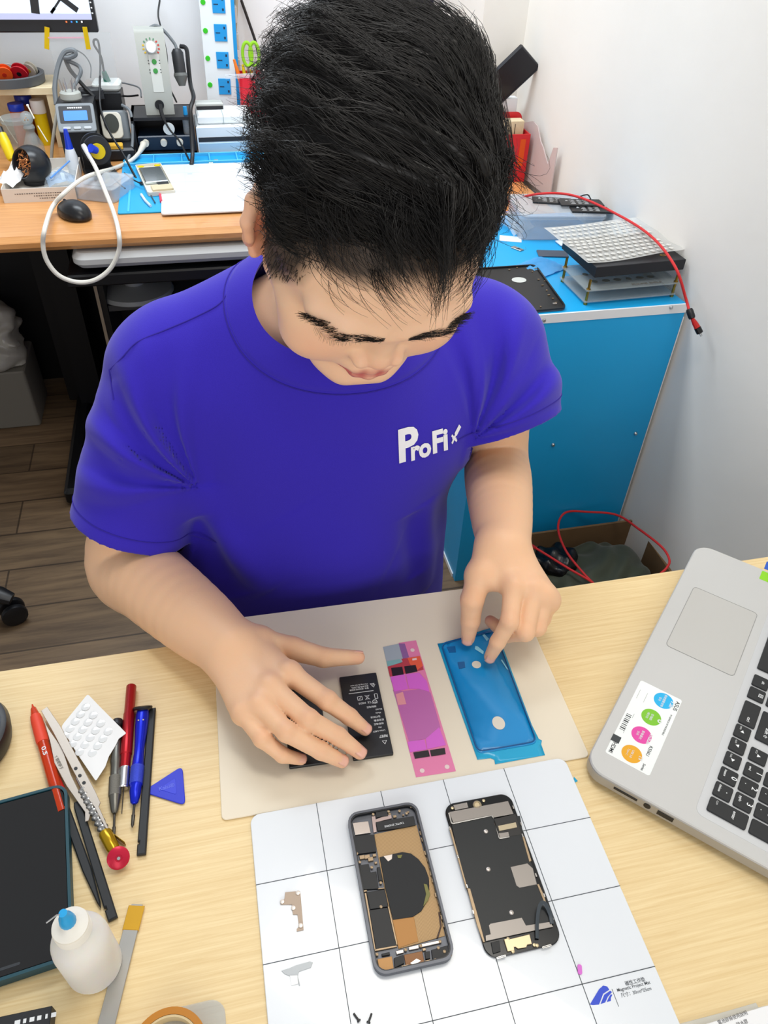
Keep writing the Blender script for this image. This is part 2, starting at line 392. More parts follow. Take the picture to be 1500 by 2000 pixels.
t = thing('glass_cabinet', 'black cabinet with a thin beige edge under the rear bench', 'cabinet', (0, 2.15, 0))
CABD = M('cabinet_dark', '#131315', .35); BEI = M('beige_edging', '#8f7f6a', .5)
cb = MB()
cb.box((.12, .14, .29), (.84, .02, .58)); cb.box((-.29, 0, .29), (.018, .28, .58)); cb.box((.53, 0, .29), (.018, .28, .58)); cb.box((.12, 0, .02), (.84, .28, .02))
cb.build('carcass', CABD, t); MB().box((.12, 0, .575), (.84, .3, .02)).build('top_board', CABD, t)
for c_, d_ in (((.12, -.152, .585), (.84, .006, .009)), ((-.30, -.143, .29), (.008, .006, .58))): MB().box(c_, d_).build('edging', BEI, t)
MB().box((.12, 0, .472), (.80, .26, .016)).build('shelf', M('smoky_shelf', '#3a3b3c', .25), t)
t = thing('fan_base', 'round grey fan base lying in the dark cabinet under the bench', 'fan', (-.208, 2.10, .4805))
MB().lathe([(.10, 0), (.105, .004), (.10, .014), (.05, .022), (.028, .026), (.026, .05), (.02, .056)], 36).build('foot_plate', M('grey_fan', '#8d8e8c', .4), t)
MB().cyl((0, 0, .054), .014, .02, 16).build('stem', DARKP, t)

t = thing('office_chair', 'black wheeled office chair base standing at the left edge of the floor', 'chair', (-.83, 1.45, 0))
MB().lathe([(.05, .07), (.055, .09), (.04, .14), (.028, .15), (.028, .44)], 20).build('gas_column', BLACKP, t)
MB().at((-.06, 0, .45)).prism(rrect(.4, .46, .12), 0, .07, .02).build('seat', M('black_fabric', '#101114', .9), t)
MB().at((-.30, 0, .78), (0, -.12, 0)).box((0, 0, 0), (.05, .42, .5), .015).build('backrest', M('black_fabric', '#101114', .9), t)
for k in range(5):
    a = math.radians(-16+72*k) if k else math.radians(-18)
    ax, ay = math.cos(a), math.sin(a)
    MB().tube([(.03*ax, .03*ay, .105), (.16*ax, .16*ay, .105), (.27*ax, .27*ay, .085), (.295*ax, .295*ay, .075)], [.03, .027, .022, .016], 10, flat=.8).build('base_leg', BLACKP, t)
    w = MB().at((.285*ax, .285*ay, .03), (0, 0, a+.7))
    for s in (-.014, .014): w.lathe([(.02, -.009), (.029, -.006), (.03, 0), (.029, .006), (.02, .009)], 20, (0, s, 0), 'y')
    w.build('caster', BLACKP, t)

t = thing('side_table', 'bright blue laminated side table against the right wall with white edges', 'table', (.745, 1.55, 0))
MB().prism([(-.215, -.265), (.215, -.265), (.182, .265), (-.215, .265)], .732, .750, .001).build('tabletop', BLUE, t)
MB().box((0, -.258, .366), (.43, .018, .732), .0006).build('front_panel', BLUE, t)
MB().box((-.206, .0, .366), (.018, .498, .732), .0006).build('side_panel', BLUE, t)
for c_, d_ in (((0, -.2665, .741), (.432, .004, .019)), ((-.2165, 0, .741), (.003, .53, .019)), ((-.216, 0, .006), (.004, .5, .012)), ((.216, -.258, .36), (.003, .018, .72))): MB().box(c_, d_).build('white_edging', WHITE, t)
for px, py in ((1062, 625), (1310, 600), (1080, 868), (1241, 846)):
    q = UY(px, py, 1.283); MB().lathe([(.0028, -.004), (.0045, -.0008), (.0047, 0), (.003, .0012)], 14, (q.x-.745, -.2678, q.z), 'y').build('screw', CHROME, t)

t = thing('blue_chair', 'blue plastic chair the person sits on, mostly hidden behind the purple shirt', 'chair', (.135, .78, 0))
CHB = M('blue_chair_plastic', '#0f6fd0', .4)
sv = MB(); n = 12
for side in (0, 1):
    pass
bm_ = MB()
pl = rrect(.46, .36, .12, 8); vs = []; fs = []; k = len(pl)
for off in (0, .012):
    for (x, z) in pl: vs.append((x, .13+off+.10*(1-(x/.25)**2)*.6, .76+z))
fs = [list(range(k)), list(range(k, 2*k))[::-1]]+[[i, k+i, k+(i+1) % k, (i+1) % k] for i in range(k)]
bm_.add(vs, fs).build('backrest', CHB, t)
MB().at((0, -.06, .41)).prism(rrect(.42, .42, .1), 0, .025, .01).build('seat', CHB, t)
for sx in (-.14, .14): MB().tube([(sx, .05, .44), (sx, .2, .46), (sx, .218, .6), (sx, .215, .75)], .011, 10).build('back_post', CHROME, t)
for sx, sy in ((-.17, -.2), (.17, -.2), (-.18, .12), (.18, .12)): MB().tube([(sx, sy, .435), (sx*1.12, sy*1.15, 0.0)], .011, 10).build('leg', CHROME, t)

t = thing('cardboard_box', 'open brown cardboard box on the floor below the blue side table holding a jacket', 'box', (.815, 1.06, 0))
CARD = M('cardboard', '#7a5f40', .85, noise=.08, nscale=20)
bx = MB(); bw, bd, bh, bt = .34, .38, .175, .006
bx.box((0, 0, .003), (bw, bd, .006)); bx.box((0, bd/2-bt/2, bh/2), (bw, bt, bh)); bx.box((0, -bd/2+bt/2, bh/2), (bw, bt, bh)); bx.box((bw/2-bt/2, 0, bh/2), (bt, bd-2*bt, bh)); bx.box((-bw/2+bt/2, 0, bh/2), (bt, bd-2*bt, bh))
bx.build('carton', CARD, t)

t = thing('grey_bin', 'grey box standing on the floor at the left edge stuffed with a plastic bag', 'box', (-.70, 2.30, 0))
MB().at().prism(rrect(.22, .2, .01), 0, .2, .004).build('bin_body', M('grey_box', '#77736a', .6), t)
# ------------------------------------------------------------------ the person
HC = np.array((.1288, .6022, 1.1944))
HR = np.array(((.9994, -.0081, .0335), (.0155, -.7623, -.6471), (-.0307, -.6472, .7617)))
KX = 1.07
def hd(x, y, z): return HC+HR@np.array((x*KX, y, z))
def Ua(px, py, z): return np.array(U(px, py, z))
SKIN = bpy.data.materials.new('skin'); SKIN.use_nodes = True
nt = SKIN.node_tree; b = nt.nodes['Principled BSDF']; a = nt.nodes.new('ShaderNodeAttribute'); a.attribute_name = 'tone'
nt.links.new(a.outputs['Color'], b.inputs['Base Color']); b.inputs['Roughness'].default_value = .48; b.inputs['Specular IOR Level'].default_value = .35
b.inputs['Subsurface Weight'].default_value = .25; b.inputs['Subsurface Radius'].default_value = (.006, .0025, .0012); b.inputs['Subsurface Scale'].default_value = 1
tc = nt.nodes.new('ShaderNodeTexCoord'); n2 = nt.nodes.new('ShaderNodeTexNoise'); n2.inputs['Scale'].default_value = 420; n2.inputs['Detail'].default_value = 2
nt.links.new(tc.outputs['Object'], n2.inputs['Vector']); bp = nt.nodes.new('ShaderNodeBump'); bp.inputs['Strength'].default_value = .12; bp.inputs['Distance'].default_value = .001
nt.links.new(n2.outputs['Fac'], bp.inputs['Height']); nt.links.new(bp.outputs[0], b.inputs['Normal'])

S = SDF()
# torso, legs' top and neck (under the clothes)
S.ell((.13, .775, .935), (.175, .105, .16), .03).cap((-.055, .765, .985), (.315, .765, .985), .052, k=.03)
S.ell((.11, .78, .72), (.165, .115, .22), .04)
S.cap((.13, .765, 1.045), hd(0, -.03, -.02), .066, .060, .03)
S.cap((.128, .725, 1.03), hd(0, .025, -.055), .045, .04, .03)
S.cap((.13, .78, 1.05), (-.03, .77, 1.0), .05, .045, .03).cap((.13, .78, 1.05), (.29, .77, 1.0), .05, .045, .03)
# head
S.ell(hd(0, -.008, .045), (.079*KX, .098, .087), .015, R=HR)
S.ell(hd(0, .034, .048), (.066*KX, .061, .062), .02, R=HR)
S.ell(hd(0, .040, -.028), (.060*KX, .052, .062), .025, R=HR)
for s in (-1, 1):
    S.cap(hd(.060*s, .0, -.030), hd(.028*s, .062, -.080), .019, .017, .02)
    S.ell(hd(.045*s, .059, -.022), (.029, .028, .032), .02, R=HR)
    S.cap(hd(.056*s, .048, .006), hd(.064*s, .015, .008), .017, .015, .02)
S.cap(hd(-.013, .0755, -.084), hd(.013, .0755, -.084), .0185, k=.016)
for s in (-1, 1):
    S.ell(hd(.033*s, .096, .020), (.017, .012, .010), .012, -1, R=HR)              # eye sockets
for s in (-1, 1):
    S.chain([hd(.012*s, .0935, .041), hd(.034*s, .0905, .044), hd(.053*s, .0765, .047)], [.0075, .008, .008], .012)     # brow ridges
    S.ell(hd(.033*s, .0765, .019), (.0165, .0135, .0125), .006, R=HR)              # lowered lids
S.cap(hd(0, .0915, .034), hd(0, .0935, -.002), .0072, .0095, .010)                   # nose
S.ell(hd(0, .0950, -.011), (.0115, .0115, .0100), .008, R=HR)
for s in (-1, 1):
    S.ell(hd(.0140*s, .0925, -.0155), (.0075, .0105, .0080), .006, R=HR)
    S.ell(hd(.0068*s, .0975, -.0215), (.0032, .004, .004), .003, -1, R=HR)
S.cap(hd(-.013, .0820, -.042), hd(.013, .0820, -.042), .0105, k=.012)                # muzzle
S.cap(hd(0, .0975, -.030), hd(0, .0965, -.037), .0020, k=.004, op=-1)
lipU = [hd(-.023, .0830, -.0480), hd(-.012, .0905, -.0452), hd(0, .0930, -.0455), hd(.012, .0905, -.0452), hd(.023, .0830, -.0480)]
lipL = [hd(-.021, .0830, -.0505), hd(-.011, .0900, -.0555), hd(0, .0925, -.0570), hd(.011, .0900, -.0555), hd(.021, .0830, -.0505)]
S.chain(lipU, [.0035, .0055, .0055, .0055, .0035], .004); S.chain(lipL, [.0035, .0060, .0068, .0060, .0035], .004)
S.chain([hd(-.026, .0895, -.0488), hd(0, .1035, -.0502), hd(.026, .0895, -.0488)], [.0012, .0018, .0012], .002)
S.p = S.p[:-2]
for i, (x0, x1) in enumerate(((-.025, 0), (0, .025))):
    S.cap(hd(x0, .0870 if x0 else .0995, -.0488 if x0 else -.0507), hd(x1, .0870 if x1 else .0995, -.0488 if x1 else -.0507), .0014, k=.0025, op=-1)
S.cap(hd(-.010, .0985, -.067), hd(.010, .0985, -.067), .004, k=.008, op=-1)
# ears
for s in (-1, 1):
    t_ = math.radians(46)*s; c_, s_ = math.cos(t_), math.sin(t_)
    ER_ = HR@np.array(((c_, s_, 0), (-s_, c_, 0), (0, 0, 1)))                       # flared out toward the back
    ex = lambda u, v, w: hd(.0820*s, -.004, .004)+ER_@np.array((u*s, v, w))
    loop = [ex(.001, .010, .010), ex(.006, .008, .026), ex(.011, -.004, .036), ex(.014, -.018, .033), ex(.014, -.024, .018), ex(.011, -.021, .002), ex(.007, -.013, -.014), ex(.004, -.004, -.024), ex(.001, .003, -.022)]
    S.chain(loop, [.0042, .0045, .0048, .0048, .0046, .0045, .0048, .0062, .0045], .005)
    S.ell(ex(.006, -.006, .006), (.0035, .016, .026), .006, R=ER_)
    S.chain([ex(.010, -.014, .022), ex(.011, -.015, .006), ex(.007, -.005, -.010)], [.0032, .0035, .0035], .004)
    S.ell(ex(.012, -.001, .004), (.006, .0065, .009), .004, -1, R=ER_)
    S.cap(ex(.004, .008, .004), ex(.004, .006, -.004), .0045, .004, .004)
# arms: shoulder, elbow, wrist
SHR, SHL = np.array((-.055, .765, .985)), np.array((.316, .765, .985))
ELR, WRR = np.array(UY(244, 1096, .712)), Ua(452, 1268, .797)
ELL, WRL = np.array((.352, .770, .822)), Ua(985, 1068, .845)
def lerp(a, b, t): return np.asarray(a)+(np.asarray(b)-np.asarray(a))*t
S.limb([SHR, lerp(SHR, ELR, .5), ELR, lerp(ELR, WRR, .3), lerp(ELR, WRR, .72), WRR], [.056, .051, .0465, .047, .0405, .0320], .002)
S.limb([SHL, lerp(SHL, ELL, .5), ELL, lerp(ELL, WRL, .35), lerp(ELL, WRL, .75), WRL], [.056, .050, .0435, .0425, .0360, .0295], .002)
PADZ = .7535
FR = dict(th=[(505, 1254, .792), (571, 1267, .790), (632, 1284, .784), (699, 1284, .775)],
          i=[(565, 1315, .803), (640, 1369, .797), (683, 1400, .780), (713, 1424, .7662)],
          m=[(528, 1342, .806), (603, 1406, .800), (661, 1438, .782), (703, 1470, .7662)],
          r=[(507, 1377, .803), (560, 1430, .798), (627, 1467, .780), (668, 1487, .7662)],
          p=[(475, 1390, .796), (512, 1443, .790), (552, 1475, .776), (588, 1483, .7642)])
FL = dict(th=[(938, 1122, .832), (922, 1172, .815), (919, 1212, .79), (914, 1247, .7662)],
          i=[(1003, 1146, .835), (995, 1215, .815), (972, 1254, .790), (957, 1283, .7672)],
          m=[(1042, 1150, .832), (1026, 1235, .803), (990, 1240, .780), (958, 1213, .774)],
          r=[(1063, 1163, .825), (1050, 1226, .797), (1018, 1232, .776), (985, 1214, .770)],
          p=[(1073, 1172, .815), (1060, 1210, .793), (1044, 1228, .774), (1020, 1222, .767)])
RAD = dict(th=[.0150, .0130, .0108, .0078], i=[.0112, .0098, .0086, .0068], m=[.0115, .0100, .0088, .0069], r=[.0110, .0095, .0084, .0066], p=[.0100, .0084, .0074, .0058])
TIPS = []
for FD, W, tw in ((FR, WRR, 0), (FL, WRL, 1)):
    J = {k: [Ua(*q) for q in v] for k, v in FD.items()}
    mc = {k: J[k][0] for k in 'imrp'}
    up = np.array((0, 0, 1.))
    side = mc['i']-mc['p']; side /= np.linalg.norm(side)
    for k, off, r0 in (('i', .014, .0165), ('m', .004, .0175), ('r', -.006, .0165), ('p', -.014, .0145)):
        S.cap(W+side*off-up*.004, mc[k]-up*.004, r0, RAD[k][0]+.0022, .014)
    for a_, c_ in ('im', 'mr', 'rp'): S.cap(lerp(W, mc[a_], .8)-up*.006, lerp(W, mc[c_], .8)-up*.006, .0105, k=.008)
    S.cap(W+side*.012-up*.004, J['th'][0]-up*.002, .019, .0165, .012)
    S.cap(lerp(J['th'][0], J['th'][1], .2), lerp(W, mc['i'], .72)-up*.007, .0120, .0105, .012)
    for k in ('th', 'i', 'm', 'r', 'p'):
        S.chain(J[k], RAD[k], .0028)
        S.ell(J[k][0]+up*.0035, (RAD[k][0]*.85,)*3, .010)
        if k != 'th': S.ell(J[k][1]+up*.0022, (RAD[k][1]*.9,)*3, .004)
        TIPS.append((tw, k, J[k], RAD[k]))
lo, hi = np.array((-.25, .36, .62)), np.array((.46, .92, 1.36))
v, f = S.mesh(lo, hi, .0019)
v = smooth_mesh(v, f, 1, .35)
# skin tone: lips, ears, knuckles, freckles and the shaved hair at the temples
loc = (v-HC)@HR; loc[:, 0] /= KX
col = np.tile(np.array(hexc('#e5ba96')[:3]), (len(v), 1))
def blend(mask, c): col[:] = col*(1-mask[:, None])+np.array(hexc(c)[:3])*mask[:, None]
inh = (v[:, 2] > 1.03)
blend(np.where(inh, .55, 0), '#f1caae')
for s in (-1, 1):
    blend(np.clip(1-np.linalg.norm((loc-(.046*s, .075, -.012))/(.030, .03, .026), axis=1), 0, 1)*.5, '#e09a80')
    blend(np.clip(1.4-np.linalg.norm((loc-(.085*s, -.010, .004))/(.016, .03, .04), axis=1), 0, 1)*.55, '#e5926f')
    blend(np.clip(1.2-np.linalg.norm((loc-(.033*s, .092, .016))/(.02, .014, .009), axis=1), 0, 1)*.4, '#d49a80')
blend(np.clip(1.2-np.linalg.norm((loc-(0, .103, -.012))/(.017, .016, .014), axis=1), 0, 1)*.4, '#e09c84')
dl = np.minimum(np.min([ev_cap(v, lipU[i], lipU[i+1], .0064, .0064) for i in range(4)], 0), np.min([ev_cap(v, lipL[i], lipL[i+1], .0074, .0074) for i in range(4)], 0))
blend(np.clip(.5-dl/.0016, 0, 1)*inh, '#b8605c')
blend(np.clip(.6-np.abs(loc[:, 2]+.0505)/.0012, 0, 1)*np.clip(.8-dl/.002, 0, 1)*inh*.8, '#7a3f3a')
for tw, k, J, R_ in TIPS:
    for jj, am in ((0, .22), (1, .35), (2, .25)):
        blend(np.clip(1-np.linalg.norm(v-J[jj]-(0, 0, R_[jj]*.6), axis=1)/(R_[jj]*1.25), 0, 1)*am, '#cf8a66')
    blend(np.clip(1-np.linalg.norm(v-J[3], axis=1)/(R_[3]*2.2), 0, 1)*.6, '#dc9a82')
for fx, fy in ((606, 612), (628, 566), (783, 612), (792, 614), (803, 610), (588, 650), (536, 560), (712, 672)):
    pass
# hair line: everything on the scalp behind it is dark, fading out over the sideburn
def scalp(L):                      # >0 inside the hair
    x, y, z = np.abs(L[:, 0]), L[:, 1], L[:, 2]
    front = .080-.38*np.clip(x-.045, 0, 1)*1.0+.30*(z-.095)-y            # front hair line, rising with height
    topm = np.minimum(front, (z-.074-.30*np.clip(y-.03, 0, 1)+.55*np.clip(x-.04, 0, 1)*0)*1.2)
    side = np.minimum(.042+.55*np.clip(z-.028, -.04, .03)-y, z+.012-.55*np.clip(y-.005, 0, 1)+np.where(y < 0, -.1*y, 0))     # temple and sideburn to behind the ear
    back = np.minimum(-.012-y, z+.055)
    return np.maximum(np.maximum(topm, side), back)
sc = scalp(loc)
earm = np.clip(1.25-np.linalg.norm((loc-(np.sign(loc[:, 0:1])*np.array((.089, 0, 0))+(0, -.020, .005)))/(.014, .026, .040), axis=1), 0, 1) > .0
dk = np.clip(.5+sc/.014, 0, 1)*inh*(~earm)*.92
blend(dk, '#1a1512')
person = np_obj('person', v, f, SKIN, None, col)
tag(person, 'person in a purple T-shirt seated behind the desk, head bent over the phone parts', 'person')
NAIL = M('fingernail', '#e2ad98', .28, coat=.3)
def nail(J, R_, lift):
    a_, b_ = J[2], J[3]; d = (b_-a_)/np.linalg.norm(b_-a_); n_ = np.array(lift, float); n_ -= d*(n_@d); n_ /= np.linalg.norm(n_); s_ = np.cross(d, n_)
    c_ = b_-d*.0010+n_*(R_[3]-.0012); vs = []; fs = []; nu, nv_ = 7, 7
    for i in range(nu):
        u = -1+2*i/(nu-1)
        for j in range(nv_):
            w = -1+2*j/(nv_-1); vs.append(c_+d*(w*R_[3]*.82*(1-.18*u*u))+s_*(u*R_[3]*.74)-n_*(.45*R_[3]*u*u*.62+.0009*max(w, 0)**2-.0007))
    for i in range(nu-1):
        for j in range(nv_-1): fs.append((i*nv_+j, i*nv_+j+1, (i+1)*nv_+j+1, (i+1)*nv_+j))
    m = MB(); m.add(vs, fs); o = m.build('fingernail', NAIL, person); mod = o.modifiers.new('thick', 'SOLIDIFY'); mod.thickness = .0006; return o
for tw, k, J, R_ in TIPS:
    if tw == 0: nail(J, R_, (0, -.25, 1) if k != 'th' else (.1, .9, .7))
    elif k in ('th', 'i'): nail(J, R_, (-.25, -.35, 1) if k == 'th' else (0, -.6, .8))

# ---- T-shirt
PURPLE = M('purple_cotton', '#3426b0', .85, noise=.04, nscale=900, bump=.12, bscale=1500, sheen=.15, spec=.2)
T = SDF()
HMR, HML = np.array((-.129, .720, .815)), np.array((.342, .718, .905))
T.ell((.13, .775, .935), (.198, .127, .175), .03)
T.cap(SHR+(.015, 0, 0), SHL-(.015, 0, 0), .066, k=.03)
T.cap((.13, .785, 1.065), (-.035, .775, 1.015), .056, .050, .03).cap((.13, .785, 1.065), (.295, .775, 1.015), .056, .050, .03)
T.cap((.13, .755, 1.055), (.13, .735, 1.02), .085, .09, .03)
T.ell((.093, .778, .72), (.192, .136, .25), .05)
T.ell((.095, .785, .56), (.197, .142, .20), .05)
TT = SDF(); TT.p = list(T.p)
axR = (HMR-SHR)/np.linalg.norm(HMR-SHR); axL = (HML-SHL)/np.linalg.norm(HML-SHL)
T.chain([SHR, lerp(SHR, HMR, .55), HMR, HMR+axR*.07], [.070, .066, .061, .060], .025)
T.chain([SHL, lerp(SHL, HML, .5), HML, HML+axL*.07], [.068, .062, .056, .055], .025)
CAMP = np.array((0, 0, CAM_Z))
def march(F, o, d, t0=.3, n=70, off=0.):
    d = d/np.linalg.norm(d, axis=1)[:, None]; t = np.full(len(o), t0)
    for _ in range(n): t = np.clip(t+(F(o+d*t[:, None])-off)*.8, 0, 3)
    return o+d*t[:, None]
def pxray(P): P = np.asarray(P, float); return CF+(P[:, :1]-750)/F_PX*CX-(P[:, 1:]-1000)/F_PX*CU
def onshirt(P, off=0., F=None): d = pxray(P); return march(F or T.val, np.repeat(CAMP[None], len(d), 0), d, .45, 80, off)
def fold(px, amp, w):
    q = onshirt(px, F=T0); 
    def f_(P, q=q): 
        d = np.full(len(P), 9.); s_ = np.zeros(len(P)); n = len(q)-1
        for i in range(n):
            ba = q[i+1]-q[i]; h = np.clip(((P-q[i])@ba)/(ba@ba+1e-12), 0, 1); e = np.linalg.norm(P-q[i]-h[:, None]*ba, axis=1); s_ = np.where(e < d, (i+h)/n, s_); d = np.minimum(d, e)
        return -amp*np.exp(-(d/w)**2)*np.sqrt(np.clip(4*s_*(1-s_), 0, 1))
    T.fn(f_, .001, 0)
T0 = SDF(); T0.p = list(T.p); T0 = T0.val
for px, amp, w in (
    ([(225, 740), (248, 860), (290, 960)], .004, .012), ([(400, 940), (420, 1010), (470, 1090), (530, 1150)], .006, .018), ([(385, 1000), (420, 1080), (470, 1160)], -.006, .020),
    ([(830, 975), (832, 1080), (826, 1150)], .005, .015), ([(800, 1000), (808, 1120)], -.005, .015), ([(560, 1000), (640, 1075), (760, 1100)], .003, .035)):
    fold(px, amp*1.6, w*1.2)
def radiate(px, sgn, a0, a1, freq, amp, ph):        # creases running out of the armpit over the sleeve front
    A = onshirt([px], F=T0)[0]
    def f_(P):
        Q = P-A; u = Q@CX*sgn; w = Q@CU; r = np.sqrt(u*u+w*w)+1e-6; th = np.arctan2(w, u)
        win = np.clip((th-a0)/.35, 0, 1)*np.clip((a1-th)/.35, 0, 1)*np.exp(-((r-.075)/.065)**2)*np.clip((.80-P[:, 1])/.05, 0, 1)
        c = np.cos(freq*th+ph+1.2*np.sin(r*28+ph)); return -amp*win*(np.abs(c)**.7*np.sign(c)*.6+.4*c)
    T.fn(f_, .001, 0)
radiate((392, 955), -1, -.35, 1.75, 11, .0078, .4); radiate((392, 955), -1, .1, 1.6, 23, .0026, 1.1)
radiate((922, 862), 1, -.1, 2.0, 11, .0062, .9); radiate((922, 862), 1, .1, 1.8, 21, .0026, .2)
NC = np.array((.130, .738, 1.075)); NN = np.array((0, -.62, .785)); NN /= np.linalg.norm(NN); NA = np.array((1., 0, 0)); NB = np.cross(NN, NA)
RA, RB = .094, .083
def neckcut(P):
    Q = P-NC; a = Q@NA/RA; bb = Q@NB/RB; return np.maximum((np.sqrt(a*a+bb*bb)-1)*.078, -(Q@NN)-.06)
def hemcut(c, ax):
    def f_(P):
        Q = P-c; h = Q@ax; rad = np.linalg.norm(Q-h[:, None]*ax, axis=1)
        return np.maximum(np.maximum(-h, rad-.105), np.maximum(.006-TT.val(P), h-.2))
    return f_
botcut = lambda P: P[:, 2]-.47
v, f = T.mesh((-.30, .56, .44), (.50, .98, 1.17), .0026, shell=.0038, cuts=(neckcut, hemcut(HMR, axR), hemcut(HML, axL), botcut))
v = smooth_mesh(v, f, 1, .4)
shirt = np_obj('t_shirt', v, f, PURPLE, person)
# neckband, seams and hems lie on the cloth
def ring(rho, n=72, off=.001, ):
    th = np.arange(n)*2*PI/n; d = np.cos(th)[:, None]*NA*(RA+rho)+np.sin(th)[:, None]*NB*(RB+rho)
    return march(T.val, NC+d+NN*.16, np.repeat(-NN[None], n, 0), 0., 60, off)
rings = [ring(-.002, off=-.002), ring(-.003, off=.0036), ring(.008, off=.0052), ring(.020, off=.0054), ring(.0235, off=.0046), ring(.0245, off=.0015)]
nb = MB(); vs = [tuple(p) for r_ in rings for p in r_]; n = 72
nb.add(vs, [(k*n+i, k*n+(i+1) % n, (k+1)*n+(i+1) % n, (k+1)*n+i) for k in range(5) for i in range(n)]); nb.build('neckband', PURPLE, shirt)
SEAM = M('seam_thread', '#2b1c92', .9)
sm = MB(); sm.tube(ring(.0262, off=.0041), .0008, 6, closed=True); sm.build('seam', SEAM, shirt)
for px in ([(452, 556), (430, 592), (380, 620), (322, 645), (268, 668), (237, 700), (215, 722)], [(213, 722), (222, 780)],):
    q = onshirt(px, .0041); MB().tube(catmull(q[np.abs(T.val(q)) < .008], 5), .0007, 6).build('seam', SEAM, shirt)
def hemline(c, ax, back):
    s_ = np.cross(ax, (0, 1, 0)); s_ /= np.linalg.norm(s_); w_ = np.cross(ax, s_); n = 64; th = np.arange(n)*2*PI/n
    d = np.cos(th)[:, None]*s_+np.sin(th)[:, None]*w_; o = np.repeat((c-ax*back)[None], n, 0)+d*.115
    q = march(T.val, o, -d, 0., 50, .0040); return q[np.abs(T.val(q)) < .008]
for c_, ax_ in ((HMR, axR), (HML, axL)): MB().tube(hemline(c_, ax_, .018), .0007, 6, closed=True).build('seam', SEAM, shirt)
# chest lettering
PRINT = M('white_print', '#eef0f6', .6)
lt = MB()
lt.text('P', 1.62, (0, 0, 0), bold=.035, sx=1.42); lt.text('ro', .95, (.74, -.06, 0), bold=.04, sx=1.32); lt.text('Fi', 1.08, (1.98, -.02, 0), bold=.04, sx=1.28)
def bar(p, q, w):
    p, q = Vector(p), Vector(q); d = (q-p).normalized(); nn = Vector((-d.y, d.x))*w/2
    return lt.add([(*(p-nn), 0), (*(q-nn), 0), (*(q+nn), 0), (*(p+nn), 0)], [(0, 1, 2, 3)])
bar((3.14, .12), (3.38, .42), .09); bar((3.36, .40), (3.64, .68), .16); bar((3.14, .42), (3.42, .16), .09); bar((3.17, .31), (3.40, .25), .07)
bmx = bmesh.new(); vv = [bmx.verts.new(p) for p in lt.v]
for q in lt.f:
    try: bmx.faces.new([vv[i] for i in q])
    except ValueError: pass
bmesh.ops.triangulate(bmx, faces=bmx.faces[:])
bmesh.ops.subdivide_edges(bmx, edges=[e for e in bmx.edges if e.calc_length() > .25], cuts=2, use_grid_fill=True)
tv = np.array([p.co[:2] for p in bmx.verts]); bmx.verts.index_update(); tf = [[p.index for p in q.verts] for q in bmx.faces]; bmx.free()
P0, EX, EY = np.array((777, 903)), np.array((33.8, -9.6)), np.array((-2.0, -55.0))*.98
q = onshirt(P0+tv[:, :1]*EX+tv[:, 1:]*EY, .0049)
MB().add([tuple(p) for p in q], tf).build('chest_print', PRINT, shirt)
# ---- trousers and shoes (below the desk)
TR = SDF(); TR.ell((.12, .80, .53), (.17, .13, .09), .03)
for s in (-1, 1):
    TR.chain([(.12+.085*s, .78, .535), (.12+.13*s, .42, .535), (.12+.13*s, .46, .12)], [.088, .068, .052], .03)
v, f = TR.mesh((-.15, .3, .04), (.40, .98, .68), .008)
np_obj('trousers', smooth_mesh(v, f, 2), f, M('dark_denim', '#1c2230', .9), person)
for s in (-1, 1):
    m = SDF(); m.cap((.12+.13*s, .47, .045), (.12+.14*s, .30, .036), .045, .036, .02)
    v, f = m.mesh((.12+.13*s-.1, .2, -.02), (.12+.13*s+.1, .56, .14), .006); v[:, 2] = np.maximum(v[:, 2], .002); np_obj('shoe', v, f, BLACKP, person)
# ---- hair, brows, lashes
HAIR = M('black_hair', '#0d0b0b', .38, spec=.45)
def toh(P): L = (P-HC)@HR; return L
def tow(L): return HC+L@HR.T
def hair_core(P):
    L = toh(P); x, y, z = L[:, 0], L[:, 1], L[:, 2]
    q = np.abs(np.stack([(x-.005)/.0835, (y+.025)/.0965, (z-.060)/.092], 1)); r = (q**2.4).sum(1)**(1/2.4)
    d = (r-1)*.092
    u = .55*x-.80*y; w = -.80*x-.55*y
    d = d-.0022*np.sin(u*250+2.5*np.sin(w*38+1)+40*x*0)-.0013*np.sin(u*610+3*np.sin(w*60))-.0022*np.sin(w*90+u*30)
    return d
def hair_edge(P):                     # positive where hair must not be: the forehead, temples, ears, nape
    L = toh(P); x, y, z = L[:, 0], L[:, 1], L[:, 2]; ax = np.abs(x)
    front = y-(.062+.10*(z-.10)-.45*np.clip(ax-.045, 0, 1))
    low = np.where(y > .012, .062-z+.25*np.clip(y, 0, 1), .030-z-.9*np.clip(-y-.01, 0, .09))
    return -np.maximum(front, low)
HS = SDF(); HS.fn(hair_core, .01)
v, f = HS.mesh(HC-.2, HC+.2, .0026, cuts=(hair_edge,))
v, f = largest(v, f); v = smooth_mesh(v, f, 2, .5)
hair = np_obj('hair', v, f, HAIR, person); hair['label'] = 'thick short black hair swept to one side'
